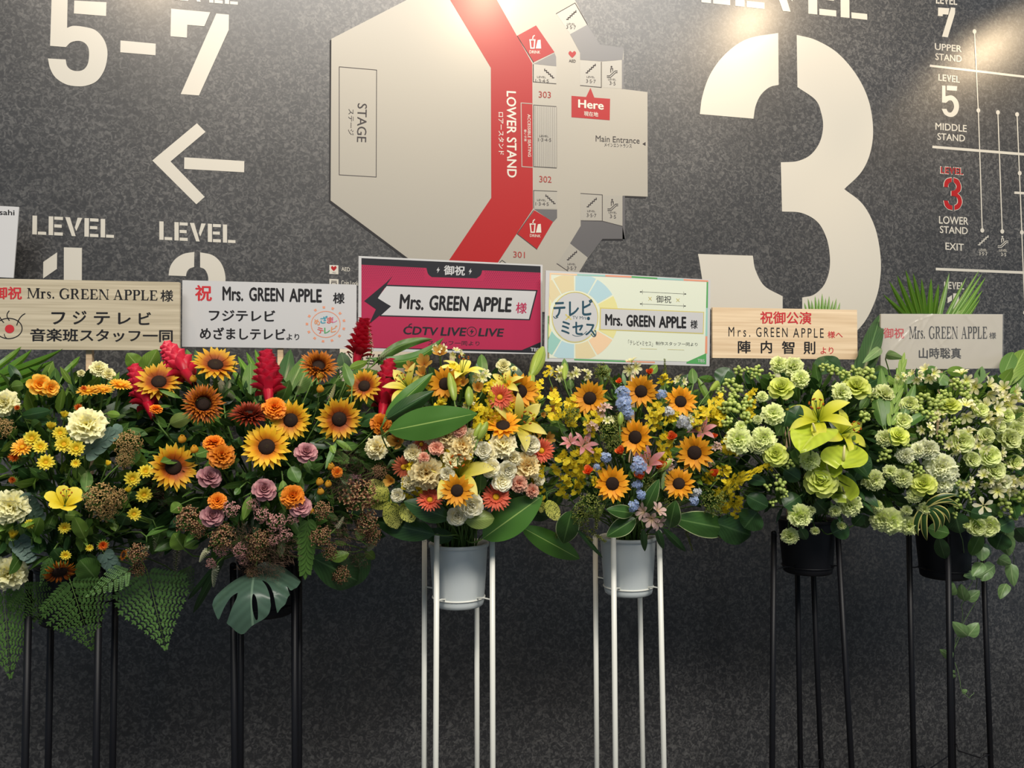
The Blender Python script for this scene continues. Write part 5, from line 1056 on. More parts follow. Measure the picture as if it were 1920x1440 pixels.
q_drop = lambda t: (sin(pi*min(1, t**0.62)))**0.7*0.98+0.02
def two_ends(s, bx, by, tx, ty, ob=0.0, ot=0.0):
    a, _ = dome_at(s, bx, by, 1.0, ob); b, _ = dome_at(s, tx, ty, 1.0, ot); return a, b
def leaf(s, mat, bx, by, tx, ty, wpx, label=None, prof=q_lance, arch=0.06, fold=0.25, ob=-0.05, ot=0.0, roll=0.0, desc='long green leaf', wave=0.05, twist=0.0, name='leaf_blade', stalk=True, side=0.0):
    a, b = two_ends(s, bx, by, tx, ty, ob, ot); L = (b-a).length; Wd = wpx/F*depth((a+b)/2)
    root = empty('cut_leaf', a); root['category'] = 'leaf'
    mb = MB(); leaf_grid(mb, L, Wd, prof, arch, fold, 14, 6, wave, twist, side=side)
    link(name, mb.mesh(name, M[mat]), root, axis_frame(a, b, roll))
    if stalk:
        foot = POT[s]+Vector((rg.uniform(-.05, .05), rg.uniform(-.04, .04), 0)); link('stem', stem_mesh(a, a, (b-a).normalized(), foot, 0.0022), root)
    THINGS.append([root, desc, (bx+tx)/2, (by+ty)/2, label, s, 'leaf:'+desc]); return root
def spray(s, key, bx, by, tx, ty, wpx, label=None, desc='', ob=-0.03, ot=0.0, name='', cat='flower', parts=None, roll=0.0, stalk=True):
    """a thing built of unit-length part meshes along +Z (width scaled by wpx)"""
    a, b = two_ends(s, bx, by, tx, ty, ob, ot); L = (b-a).length; Wd = wpx/F*depth((a+b)/2)
    root = empty(name, a); root['category'] = cat
    Mx = axis_frame(a, b, roll)@Matrix.Diagonal((Wd, Wd, L, 1))
    for nm, me in parts: link(nm, me, root, Mx)
    if stalk:
        foot = POT[s]+Vector((rg.uniform(-.05, .05), rg.uniform(-.04, .04), 0)); link('stem', stem_mesh(a, a, (b-a).normalized(), foot, 0.002), root)
    THINGS.append([root, desc, (bx+tx)/2, (by+ty)/2, label, s, key]); return root
_cache = {}
def cached(k, fn):
    if k not in _cache: _cache[k] = fn()
    return _cache[k]
def oncid_parts(seed):
    rnd = random.Random(seed); mb = MB(); st = MB(); P = [Vector((0.10*sin(t*2.5), 0, t)) for t in [i/8 for i in range(9)]]; st.tube(P, 0.02, 0.01, 4)
    for i in range(17):
        t = 0.06+0.94*i/17; p0 = Vector((0.10*sin(t*2.5), 0, t)); a = i*2.4+rnd.uniform(-.4, .4); R_ = rnd.uniform(.12, .55)*(1.15-0.5*t)
        p = p0+Vector((cos(a)*R_, -abs(sin(a))*R_*0.8, rnd.uniform(-.06, .08))); st.tube([p0, (p0+p)/2+Vector((0, 0, .02)), p], 0.010, 0.008, 3, caps=False)
        X = Matrix.Translation(p)@Matrix.Diagonal((1, 1, 0.68, 1))@Vector((rnd.uniform(-.8, .8), -1, rnd.uniform(-.4, .7))).to_track_quat('Z', 'Y').to_matrix().to_4x4()@Matrix.Rotation(rnd.uniform(-1.2, 1.2), 4, 'Z')
        for sg in (-1, 1): mb.petal(X@Matrix.Rotation(-pi/2+sg*0.45, 4, 'Z')@Matrix.Rotation(-0.2, 4, 'Y'), 0.25, 0.27, p_spat, (0, -0.6), .05, .02, 2, 4, 4)
        for k in range(4): mb.petal(X@Matrix.Rotation(0.35+k*0.8, 4, 'Z')@Matrix.Rotation(-0.3, 4, 'Y'), 0.13, 0.06, p_blunt, (0, -.3), nl=2, nw=1)
    return [('blossoms', mb.mesh('blossoms', M['oncid'])), ('twig', st.mesh('twig', M['stem']))]
def ginger_parts():
    rnd = random.Random(5); mb = MB(); n = 62
    for i in range(n):
        t = 0.12+0.86*i/n; a = i*2.39996; r = 0.36*sin(pi*min(1, (t*0.80+0.20)))**0.7*(1.0-0.25*t)
        Lg = 0.60*(1-0.42*t); 
        mb.petal(Matrix.Translation((0, 0, t*0.90))@Matrix.Diagonal((1, 1, 0.46, 1))@Matrix.Rotation(a, 4, 'Z')@Matrix.Translation((r*0.35, 0, 0))@Matrix.Rotation(-(0.85+0.45*t), 4, 'Y'), Lg*1.12, 0.36, p_lily, (0.1, -0.9), 0.35, nl=5, nw=3)
    core = MB(); core.lathe([(0.10, -0.12), (0.14, 0.0), (0.2, 0.2), (0.17, 0.6), (0.05, 0.92)], 8)
    return [('bract_petals', mb.mesh('bract_petals', M['ginger'])), ('cone_core', core.mesh('cone_core', M['ginger']))]
def spike_parts():
    mb = MB(); rnd = random.Random(8)
    for i in range(84):
        t = i/84; a = i*2.39996; r = 0.38*(1-0.75*t**2)
        mb.petal(Matrix.Translation((0.05*sin(t*4), 0, t))@Matrix.Diagonal((1, 1, 0.16, 1))@Matrix.Rotation(a, 4, 'Z')@Matrix.Rotation(-0.55, 4, 'Y'), r*1.3, 0.30*(1.1-t*.5), p_round, (0.2, -1.4), .4, nl=3, nw=1)
    st = MB(); st.tube([(0, 0, -0.1), (0, 0, .5), (0.04, 0, 0.98)], 0.06, 0.03, 4)
    return [('blossoms', mb.mesh('blossoms', M['spike'])), ('twig', st.mesh('twig', M['stem']))]
def plume_parts():
    mb = MB(); rnd = random.Random(9); st = MB(); st.tube([(0, 0, 0), (0, 0, 1)], 0.05, 0.02, 4)
    for i in range(70):
        t = i/70; a = i*2.39996; r = 0.5*(1-0.8*t)
        p = Vector((cos(a)*r*rnd.uniform(.3, 1), sin(a)*r*rnd.uniform(.3, 1), t+rnd.uniform(-.02, .05)))
        crumbs(mb, Matrix.Translation(p)@Matrix.Diagonal((1, 1, .4, 1)), rnd, .14)
    return [('blossoms', mb.mesh('blossoms', M['fluff'])), ('twig', st.mesh('twig', M['stem']))]
def lilybud_parts():
    mb = MB(); n = 12; prof = [(0.0, 0.0), (0.16, 0.02), (0.34, 0.16), (0.46, 0.38), (0.48, 0.55), (0.36, 0.78), (0.16, 0.95), (0.0, 1.0)]; vs = []; uvs = []
    for r, z in prof:
        for j in range(n+1):
            th = 2*pi*j/n; k = 1+0.09*cos(3*th); vs.append((r*k*cos(th), r*k*sin(th), z)); uvs.append(((j*3/n) % 1.0001, z))
    mb.add(vs, [(i*(n+1)+j, i*(n+1)+j+1, (i+1)*(n+1)+j+1, (i+1)*(n+1)+j) for i in range(len(prof)-1) for j in range(n)], uvs)
    return [('bud', mb.mesh('bud', M['bud']))]
def fern_parts(n=8, mat='fern', full=1.0):
    lf = MB(); st = MB(); st.tube([(0, 0, 0), (0, -0.02, 0.5), (0, 0, 1.0)], 0.008, 0.003, 4)
    for i in range(n+1):
        t = i/n; z = 0.04+0.90*t; PL = 0.50*(1-t)**1.05*(0.80+0.20*min(1, t*5))+0.02
        for sg in (-1, 1):
            d = Vector((sg*cos(0.42), -0.05+0.06*sin(i*1.7), sin(0.42))); d.normalize(); o = Vector((0, -0.02*sin(pi*z), z))
            m_ = max(2, int(9*(1-t)*full)+1)
            st.tube([o, o+d*PL*0.5, o+d*PL], 0.004, 0.002, 3, caps=False)
            for j in range(m_):
                u = (j+0.7)/(m_+0.4); pl = 0.085*(1-0.5*u)*(1-0.45*t)+0.010
                for s2 in (-1, 1):
                    e = (d*0.55+Vector((-d.z, 0, d.x))*s2*sg*0.85).normalized(); e.y += 0.05*sin(j*2.1+i)
                    q = o+d*PL*u; xx = e.cross(Vector((0, 1, 0))).normalized(); X = Matrix((xx, Vector((0, 1, 0)), e)).transposed().to_4x4(); X.translation = q
                    leaf_grid(lf, pl, pl*0.5, q_drop, 0.05, 0.25, 3, 2, Mx=X)
            X = Matrix((d.cross(Vector((0, 1, 0))).normalized(), Vector((0, 1, 0)), d)).transposed().to_4x4(); X.translation = o+d*PL*0.86
            leaf_grid(lf, PL*0.16+0.012, PL*0.07+0.008, q_drop, 0.0, 0.2, 3, 2, Mx=X)
    return [('leaflets', lf.mesh('leaflets', M[mat])), ('rachis', st.mesh('rachis', M['stem']))]
def pinnate_parts(n, LL, ang, wd, mat, arch=0.05, prof=q_lance, start=0.1):
    lf = MB(); st = MB(); st.tube([(0, 0, 0), (0, 0, 1)], 0.012, 0.004, 4)
    for i in range(n):
        t = start+(1-start)*i/n
        for sg in (-1, 1):
            d = Vector((sg*sin(ang*(1-0.45*t)), -0.06, cos(ang*(1-0.45*t)))).normalized(); xx = d.cross(Vector((0, 1, 0))).normalized()
            X = Matrix((xx, xx.cross(d)*-1, d)).transposed().to_4x4(); X.translation = Vector((0, 0, t+(0.02 if sg > 0 else 0)))
            leaf_grid(lf, LL*(1-0.35*t)*(0.7+0.3*min(1, t*4)), wd, prof, arch, 0.3, 6, 2, Mx=X)
    X = Matrix.Translation((0, 0, 0.97)); leaf_grid(lf, LL*0.6, wd, prof, 0, .2, 5, 2, Mx=X)
    return [('leaflets', lf.mesh('leaflets', M[mat])), ('rachis', st.mesh('rachis', M['stem']))]

# ---------------------------------------------------------------- filler greenery (uncountable small leaves inside each arrangement)
ZONE = {'A': (-200, 268), 'B': (262, 700), 'C': (700, 1015), 'D': (1015, 1385), 'E': (1350, 1670), 'F': (1635, 2100)}
def foliage(s, n, seed, mats, label, size=(0.045, 0.085), zmin=-0.62, fill=0.86, top=722):
    cx, cy, rx, ry, b = DOME[s]; rnd = random.Random(seed); mb = MB(); c0 = at(cx, cy, YC); dp = depth(c0); RX, RZ = rx/F*dp*fill, ry/F*dp*fill; RY = b*0.92; ztop = at(cx, top, YC).z; x0, x1 = (at(q, cy, YC-0.1).x for q in ZONE[s])
    for i in range(n):
        d = Vector((rnd.gauss(0, 1), rnd.gauss(0, 1), rnd.gauss(0, 1))).normalized()
        if d.y > 0.35 or d.z < zmin: continue
        r = rnd.uniform(0.35, 1.0)**0.6*rnd.uniform(0.86, 1.0)
        p = c0+Vector((d.x*RX, d.y*RY, d.z*RZ))*r
        if p.z > ztop or d.y < 0.1 and not x0 < p.x < x1: continue
        z = (d+Vector((rnd.gauss(0, .5), rnd.gauss(0, .5), rnd.gauss(-0.1, .5)))).normalized(); y = (-d+Vector((rnd.gauss(0, .5), rnd.gauss(0, .5), rnd.gauss(0, .5))))
        y = (y-z*y.dot(z)).normalized(); x = y.cross(z); X = Matrix((x, y, z)).transposed().to_4x4(); X.translation = p-c0
        L = rnd.uniform(*size); leaf_grid(mb, L, L*rnd.uniform(.28, .55), q_lance if rnd.random() < .6 else q_oval, rnd.uniform(-.05, .12), rnd.uniform(0, .4), 4, 2, mi=rnd.randrange(len(mats)), Mx=X)
    o = mb.build('foliage', [M[m] for m in mats]); o.location = c0
    tag(o, label, 'greenery', None, 'stuff')
foliage('A', 2100, 1, ['leaf_dark', 'leaf', 'leaf_dark', 'leaf_light'], 'loose green filler leaves among the yellow and orange blooms')
foliage('B', 2400, 2, ['leaf_dark', 'leaf_dark', 'leaf', 'leaf'], 'dark green filler leaves among the russet sunflowers')
foliage('C', 1300, 3, ['leaf_dark', 'leaf', 'leaf_dark'], 'dark filler leaves among the cream and coral blooms', zmin=-0.5)
foliage('D', 1700, 4, ['leaf', 'leaf_dark', 'leaf_light'], 'green filler leaves among the golden sunflowers and blue florets', (0.03, 0.07), -0.55)
foliage('E', 1500, 5, ['leaf_dark', 'leaf_dark', 'leaf'], 'dark green filler leaves among the lime roses', (0.05, 0.09))
foliage('F', 1600, 6, ['leaf', 'leaf_dark', 'leaf_light'], 'green filler leaves among the pale green and white blooms', (0.045, 0.085))

# ---------------------------------------------------------------- stand A: yellow and orange blooms under the bare wood sign
fl = flower
A = 'A'
for a in ((163, 798, 66, 'big pale yellow carnation beside the wooden stick'), (22, 950, 64, 'big cream yellow carnation beside the wide open yellow tulip'), (18, 1074, 64, 'lowest pale yellow carnation, above the fern fronds'), (10, 757, 50, 'pale yellow carnation near the photo edge, under the eye emblem'), (185, 692, 32, 'small pale yellow carnation beside the wooden stick, under the sign')): fl(A, 'carn_y', *a[:3], label=a[3])
for x, y, d in ((203, 702, 26), (152, 700, 15)): fl(A, 'rose_y', x, y, d)
fl(A, 'poppy', 74, 722, 44, (10, 10)); fl(A, 'poppy', 94, 728, 34, (30, 0))
for x, y, d, t in ((166, 734, 44, -15), (193, 731, 40, 5), (226, 722, 46, 20)): fl(A, 'gerb_y', x, y, d, (t, 62))
fl(A, 'gerb_y', 42, 838, 46, (-30, 35))
for x, y, d in ((147, 765, 22), (33, 765, 17), (28, 857, 30), (24, 900, 20), (193, 1022, 27), (157, 729, 17)): fl(A, 'saff', x, y, d)
for x, y, d in ((113, 812, 31), (120, 833, 36), (143, 841, 34), (60, 822, 34), (76, 838, 30), (86, 867, 34), (142, 869, 20), (248, 898, 34), (273, 884, 30), (270, 928, 33), (56, 982, 21), (121, 989, 25), (251, 964, 29), (168, 1027, 16), (123, 1041, 21)): fl(A, 'mum', x, y, d)
for x, y, d in ((120, 782, 26), (95, 804, 28), (201, 872, 20), (242, 922, 22), (23, 1008, 30)): fl(A, 'mumcup', x, y, d, (rg.uniform(-30, 30), 50))
fl(A, 'tulip', 122, 943, 80, (5, 42), label='wide open yellow tulip with rounded petals')
for x, y, d in ((8, 805, 44), (240, 833, 54), (233, 863, 36), (189, 935, 66), (216, 935, 44), (199, 958, 42)): fl(A, 'tan', x, y, d)
for x, y, d in ((255, 1037, 42), (257, 1066, 32)): fl(A, 'brown', x, y, d)
fl(A, 'sun_rag', 112, 1072, 58, (10, -48), out=0.03, label='drooping ragged sunflower with curled orange petals above the ferns')
fl(A, 'sun_rag', 232, 1041, 22, (-60, 10), label='tiny ragged orange flower beside the brown dried cluster')
fl(A, 'smoke', 303, 921, 64)
def euc(s, bx, by, tx, ty, w): spray(s, 'euc', bx, by, tx, ty, w, None, 'grey green eucalyptus sprig', name='eucalyptus_sprig', cat='leaf', parts=cached('euc', lambda: pinnate_parts(4, .40, 1.1, .34, 'eucalyptus', 0.0, q_oval, .15)))
for a in ((150, 860, 215, 808, 60), (70, 985, 50, 935, 60), (30, 1005, 56, 1045, 60), (190, 1030, 222, 1078, 50)): euc(A, *a)
def fern(s, bx, by, tx, ty, w, lab, n=11, **k): spray(s, 'fern', bx, by, tx, ty, w*0.98, lab, 'fern frond', name='fern_frond', cat='fern', parts=cached('fern%d' % n, lambda: fern_parts(n)), **k)
fern(A, 275, 1068, 312, 1221, 165, 'wide triangular fern frond hanging beside the dark strap leaves', 9, ob=0.0, ot=0.05, roll=5)
fern(A, 130, 1085, 174, 1221, 150, 'triangular fern frond hanging below the drooping ragged sunflower', 9, ob=0.02, ot=0.07, roll=-5)
fern(A, 6, 1105, 20, 1275, 130, 'light green fern frond hanging lowest of all the ferns', 9, ob=0.02, ot=0.07, roll=-10)
fern(A, 243, 1070, 159, 1120, 60, 'small fern frond pointing sideways between two larger fronds', 7, ob=0.02, ot=0.08)
fern(A, 40, 1095, 96, 1180, 90, 'short fern frond tucked between the two longest hanging fronds', 8, ob=0.0, ot=0.03)
fern(A, 330, 1075, 366, 1110, 70, 'shaded fern frond poking out beside the monstera leaf', 8, ob=-0.05, ot=-0.02)
fern(A, 95, 1045, 74, 1100, 26, 'narrow fern tip beside the drooping ragged sunflower', 8, ob=0.02, ot=0.06)
def spike(s, bx, by, tx, ty, w, **k): spray(s, 'spike', bx, by, tx, ty, w*1.15, None, 'slim cream flower spike', name='veronica_spike', parts=cached('spike', spike_parts), **k)
for a in ((294, 992, 290, 1032, 13), (333, 1029, 328, 1082, 14), (275, 1024, 267, 1052, 11), (318, 1020, 298, 1043, 11), (405, 1064, 400, 1100, 12), (389, 1031, 374, 1053, 12)): spike(A if a[0] < 345 else 'B', *a, ob=0.02, ot=0.03)
for i, a in enumerate(((-30, 716, 118, 654, 14), (-30, 728, 100, 676, 16), (-40, 735, 60, 655, 16), (-30, 745, 78, 700, 15), (-20, 700, 40, 650, 12), (120, 700, 150, 668, 10))): leaf(A, 'palm', *a, prof=q_strap, ob=-0.12, ot=-0.12, desc='arching strap leaf', arch=0.10, fold=0.4, twist=0.5)
for a in ((270, 700, 295, 655, 34), (262, 690, 238, 662, 30), (300, 706, 322, 672, 26)): leaf(A, 'leaf_light', *a, desc='pale fresh leaf', ob=-0.08, ot=-0.06)
for a in ((225, 870, 262, 840, 34), (160, 1010, 140, 970, 26), (60, 1010, 75, 970, 26), (228, 985, 236, 968, 30), (120, 1055, 100, 1030, 30), (20, 725, 44, 722, 22), (40, 780, 95, 770, 22), (205, 785, 175, 800, 18), (180, 1085, 150, 1050, 42), (60, 800, 75, 790, 20), (200, 775, 225, 778, 14)): leaf(A, rg.choice(['leaf', 'leaf_light', 'leaf_dark']), *a, desc='oval green leaf', prof=q_oval, ob=-0.01, ot=0.02)

# ---------------------------------------------------------------- stand B: russet sunflowers, gingers and mauve roses
B = 'B'
for x, y, d, am, k, lab in ((298, 716, 84, (-5, 30), 'sun_bi', 'bicolour sunflower with russet rays beside the crimson ginger cone, under the wood sign'), (404, 684, 88, (5, 44), 'sun_bi', 'bicolour sunflower tilted up directly under the plain white sign'), (325, 876, 92, (8, 5), 'sun_bi', 'bicolour sunflower beside the small yellow daisies, lowest of its kind'),
        (500, 838, 94, (0, 12), 'sun_br', 'big bright yellow sunflower with a black disc, above the mauve roses'), (545, 788, 82, (-8, 5), 'sun_br', 'yellow sunflower touching the orange marigold behind the bigger yellow one'), (636, 786, 88, (6, 0), 'sun_bi', 'bicolour russet sunflower beside the single marigold below the ginger'), (683, 724, 70, (-10, 20), 'sun_bi', 'bicolour sunflower pressed against the crimson ginger near the magenta sign'),
        (381, 758, 82, (5, 12), 'sun_dark', 'shaggy russet sunflower with a large black centre'), (597, 687, 78, (8, 35), 'sun_rust', 'shaggy burnt orange sunflower just below the sun emblem'), (467, 778, 80, (0, 56), 'sun_mar', 'flat double maroon sunflower beside an orange marigold')): fl(B, k, x, y, d, am, label=lab)
for x, y, d, am in ((515, 766, 50, (0, 30)), (401, 832, 42, (0, 50)), (415, 855, 54, (5, 25)), (549, 931, 50, (0, 10)), (408, 940, 38, (0, 20)), (632, 886, 24, (10, 0)), (715, 796, 46, (10, 10)), (292, 768, 26, (10, 62))): fl(B, 'mari', x, y, d, am, out=0.01)
for x, y, d, am in ((393, 894, 44, (15, 25)), (495, 918, 46, (5, 20)), (563, 949, 42, (5, 15)), (398, 967, 42, (5, 15)), (574, 848, 42, (5, 28))): fl(B, 'rose_m', x, y, d, am, out=0.015)
for x, y, d in ((341, 824, 17), (364, 843, 17), (362, 711, 15), (599, 705, 16), (600, 730, 16), (620, 875, 16), (599, 904, 16), (615, 908, 15), (601, 922, 15), (583, 958, 13)): fl(B, 'bell', x, y, d, (rg.uniform(-20, 20), 60), roll=0)
def ginger(bx, by, tx, ty, w, lab, **k): spray(B, 'ginger', bx, by, tx, ty, w*1.0, lab, 'crimson ginger flower', name='ginger_flower', parts=cached('ginger', ginger_parts), **k)
ginger(284, 775, 250, 688, 46, 'crimson ginger cone leaning by the yellow daisies under the wood sign', ob=0.0, ot=0.0)
ginger(358, 712, 312, 648, 50, 'crimson ginger cone half hidden between the wood and white signs', ob=-0.02, ot=-0.05)
ginger(504, 752, 499, 660, 52, 'upright crimson ginger cone below the plain white sign', ob=0.0, ot=-0.02)
ginger(668, 682, 684, 597, 46, 'crimson ginger cone standing in front of the gap between white and magenta signs', ob=0.03, ot=0.0)
ginger(716, 782, 730, 675, 48, 'crimson ginger cone between the bicolour sunflower and the dark broad leaves', ob=0.02, ot=0.0)
for x, y, d in ((517, 978, 42), (491, 966, 36), (534, 1002, 32), (512, 1011, 28), (451, 1030, 36), (415, 1030, 32), (397, 1056, 24), (458, 1049, 26), (434, 954, 36), (475, 945, 28), (550, 971, 28)): fl(B, 'stat', x, y, d, out=0.01)
fl(B, 'dusk', 666, 905, 38)
for x, y, d in ((354, 973, 54), (418, 1006, 54), (486, 1011, 48), (482, 1037, 42), (472, 1070, 28), (375, 992, 34), (672, 932, 74), (687, 981, 50), (695, 1004, 40), (605, 957, 38), (601, 1006, 44), (618, 1034, 34), (637, 1075, 40), (712, 884, 34), (707, 884, 26)): fl(B, 'brown', x, y, d, out=0.01)
for x, y, d in ((458, 1011, 66), (522, 1028, 76), (472, 1056, 56), (650, 876, 76), (639, 912, 56), (644, 1000, 76), (665, 1043, 66), (687, 897, 44), (505, 1062, 60)): fl(B, 'smoke', x, y, d, out=0.02)
for a in ((688, 1028, 708, 1014, 14), (631, 990, 645, 969, 10), (697, 658, 692, 614, 9), (709, 674, 733, 654, 10), (600, 703, 642, 687, 9), (618, 748, 629, 720, 9)): spike(B, *a, ob=0.02, ot=0.02)
spray(B, 'pinnate', 578, 965, 573, 1066, 60, 'feathery pinnate leaf hanging beside the monstera leaf', 'pinnate leaf', name='pinnate_leaf', cat='leaf', parts=cached('pin', lambda: pinnate_parts(9, .42, 1.15, .17, 'leaf', 0.02)), ob=0.02, ot=0.03)
# monstera, traced with its slots and hole and laid on a sagging surface
def monstera():
    f8 = zoom(340, 860, 4.235)
    out = f8([(560, 900)])+C(*f8([(560, 900), (430, 965), (330, 1055), (270, 1120), (248, 1165)]), n=4)+C(*f8([(252, 1185), (298, 1285), (345, 1215), (410, 1140), (462, 1108)]), n=4)+C(*f8([(466, 1112), (452, 1165), (410, 1235), (362, 1312)]), n=4)+C(*f8([(372, 1322), (475, 1392), (560, 1345), (640, 1305), (700, 1262), (722, 1200)]), n=4)+C(*f8([(722, 1195), (715, 1130), (690, 1060), (652, 1004)]), n=4)+C(*f8([(662, 1002), (700, 1030), (735, 1090), (752, 1160), (765, 1240)]), n=4)+C(*f8([(772, 1238), (830, 1170), (860, 1105)]), n=4)+C(*f8([(866, 1095), (845, 1030), (880, 1060), (940, 965), (915, 905), (820, 840), (700, 810), (620, 830)]), n=4)
    hole = C(*f8([(588, 1132), (580, 1180), (582, 1250), (598, 1302), (616, 1296), (622, 1240), (618, 1180), (604, 1138)]), closed=True, n=3)
    a, b = at(*f8([(585, 900)])[0], -0.66), at(475, 1187, -0.76)
    Fm = axis_frame(a, b, 8); Fm.translation = a; pl = Plane(Fm)
    O = [pl.pt(*p) for p in out]; Hh = [pl.pt(*p) for p in hole]
    def inside(p, P):
        c = False; j = len(P)-1
        for i in range(len(P)):
            if (P[i].y > p.y) != (P[j].y > p.y) and p.x < (P[j].x-P[i].x)*(p.y-P[i].y)/(P[j].y-P[i].y)+P[i].x: c = not c
            j = i
        return c
    pts = O+Hh; n0 = len(O); eds = [(i, (i+1) % n0) for i in range(n0)]+[(n0+i, n0+(i+1) % len(Hh)) for i in range(len(Hh))]
    xs = [p.x for p in O]; ys = [p.y for p in O]; st_ = 0.011; y = min(ys)
    while y < max(ys):
        x = min(xs)
        while x < max(xs):
            p = Vector((x, y))
            if inside(p, O) and not inside(p, Hh) and min((p-q).length for q in pts[:n0+len(Hh)]) > st_*0.45: pts.append(p)
            x += st_
        y += st_
    v2, _, f2_, *_r2 = delaunay_2d_cdt(pts, eds, [], 0, 1e-6)
    L = (b-a).length; mb = MB(); vs = []; uvs = []
    for p in v2:
        t = max(0, min(1, p.y/L)); ax = abs(p.x)/0.09
        vs.append((p.x, 0.35*abs(p.x)*(0.3+0.7*ax)-0.05*sin(pi*t)+0.004*sin(p.y*160-abs(p.x)*120)*min(1, ax), p.y)); uvs.append((0.5+p.x/0.24, t))
    fs = []
    for f in f2_:
        c = sum((v2[i] for i in f), Vector((0, 0)))/len(f)
        if inside(c, O) and not inside(c, Hh):
            ar = (v2[f[1]]-v2[f[0]]).cross(v2[f[2]]-v2[f[0]]); fs.append(f if ar > 0 else f[::-1])
    mb.add(vs, fs, uvs)
    root = empty('monstera_leaf', a, None, 'leaf'); Fl = Fm.copy(); Fl.translation = (0, 0, 0)
    link('leaf_blade', mb.mesh('leaf_blade', M['monstera']), root, Fl)
    link('stem', stem_mesh(a, a+Vector((0, 0.004, 0.0)), Vector((0, -.5, -1)).normalized(), POT['B'], 0.003), root)
    THINGS.append([root, 'monstera leaf', 480, 1110, 'large slotted monstera leaf hanging under the dark dried blossoms', 'B', 'monstera'])
monstera()
leaf(B, 'leaf_dark', 585, 1045, 672, 1090, 64, 'dark rounded leaf hanging below the smoke bush plumes', q_oval, 0.1, 0.1, 0.0, 0.03)
leaf(B, 'leaf_dark', 690, 1040, 640, 1098, 52, 'dark glossy leaf tip folded under the brown dried cluster', q_oval, 0.1, 0.3, -0.02, 0.02)
for a in ((415, 1050, 362, 1150, 13), (420, 1040, 376, 1118, 14), (405, 1060, 352, 1125, 9)): leaf(B, 'leaf_dark', *a, desc='dark strap leaf hanging beside the monstera', prof=q_strap, ob=-0.05, ot=-0.05)
for a in ((505, 775, 446, 668, 20), (512, 770, 462, 660, 18), (500, 780, 432, 690, 18), (515, 765, 478, 655, 16)): leaf(B, 'palm', *a, desc='narrow palm leaflet behind the upright ginger', ob=-0.1, ot=-0.14, arch=.04)
for a in ((522, 765, 545, 655, 34), (530, 760, 572, 668, 30), (375, 740, 350, 655, 22), (385, 742, 366, 655, 18), (420, 760, 428, 702, 40), (470, 740, 470, 680, 30), (555, 740, 575, 690, 36), (650, 700, 640, 660, 26), (760, 700, 790, 668, 30)): leaf(B, rg.choice(['leaf', 'leaf_dark']), *a, desc='upright green leaf behind the sunflowers', ob=-0.1, ot=-0.12)
leaf(B, 'leaf_lime', 318, 795, 362, 778, 28, 'pale olive leaf between the two left bicolour sunflowers', q_lance, 0.1, 0.3, 0.0, 0.03)
for a in ((655, 690, 690, 678, 16), (660, 725, 645, 680, 20), (655, 700, 715, 700, 18), (630, 830, 610, 880, 12), (620, 835, 628, 850, 12), (630, 825, 660, 845, 12), (640, 810, 650, 780, 8), (530, 900, 535, 960, 20), (470, 930, 456, 975, 18), (470, 925, 500, 915, 8), (450, 915, 440, 928, 12), (685, 1033, 703, 1048, 18), (620, 1048, 655, 1038, 22), (680, 990, 672, 1012, 22), (545, 875, 560, 905, 26), (370, 1010, 345, 1025, 30), (345, 1030, 325, 1000, 34), (300, 1000, 285, 1040, 28), (340, 945, 320, 960, 24)): leaf(B, rg.choice(['leaf', 'leaf_light', 'leaf_light']), *a, desc='small fresh green leaf', prof=q_lance, ob=0.0, ot=0.02)
leaf('C', 'leaf_broad', 728, 808, 895, 775, 62, 'long broad green leaf reaching across the cream carnations', q_lance, 0.05, 0.12, 0.08, 0.07, desc='broad leaf')
leaf('C', 'leaf_broad', 722, 782, 812, 699, 30, 'upper pointed dark leaf rising towards the magenta sign', q_lance, 0.05, 0.5, 0.06, 0.06)
leaf('C', 'leaf_dark', 724, 786, 814, 733, 34, 'folded dark leaf between the pointed leaf and the broad leaf', q_lance, 0.08, 0.7, 0.06, 0.05)
leaf(B, 'leaf_broad', 694, 672, 832, 633, 25, 'curved leaf lying across the lower edge of the magenta sign', q_lance, 0.0, 0.3, 0.02, 0.0, side=0.16)
leaf(B, 'leaf', 704, 682, 812, 636, 20, 'wavy narrow leaf just under the leaf that crosses the magenta sign', q_lance, 0.0, 0.4, 0.01, -0.02, wave=0.25, side=-0.10)
for a, lab in (((727, 938, 692, 900, 34), 'speckled yellow leaf pointing up, beside the brown dried cluster'), ((735, 942, 686, 940, 30), 'speckled yellow leaf pointing sideways at the brown dried cluster'), ((730, 940, 744, 992, 38), 'speckled yellow leaf hanging down above the dark leaf'), ((752, 945, 776, 978, 30), 'speckled yellow leaf with the paler tip, beside the small white lisianthus')): leaf('C', 'leaf_spot', *a, lab, q_oval, 0.05, 0.25, 0.0, 0.03)

# ---------------------------------------------------------------- stand C: cream, coral and yellow, below the magenta sign
S = 'C'
for x, y, d, am, lab in ((835, 720, 70, (-5, 10), 'golden sunflower partly covered by a lily bud, under the magenta sign'), (975, 734, 76, (8, 8), 'golden sunflower beside the upper coral gerbera'), (943, 798, 76, (0, 45), 'golden sunflower tilted upward in front of the yellow lily'), (857, 920, 68, (0, 5), 'golden sunflower above the white lisianthus and the white pot')): fl(S, 'sun_go', x, y, d, am, label=lab, out=0.06 if y == 920 else 0.0)
for x, y, d, am in ((937, 745, 54, (0, 10)), (930, 932, 60, (5, 8)), (806, 937, 54, (0, 28)), (1015, 845, 54, (0, 10))): fl(S, 'gerb', x, y, d, am, out=0.01)
fl(S, 'gerb_d', 757, 876, 50, (-10, -15)); fl(S, 'gerb_d', 790, 833, 34, (-10, 0))
for x, y, d in ((860, 806, 32), (818, 840, 30), (795, 858, 22), (972, 907, 34), (997, 920, 28)): fl(S, 'carn_s', x, y, d, out=0.015)
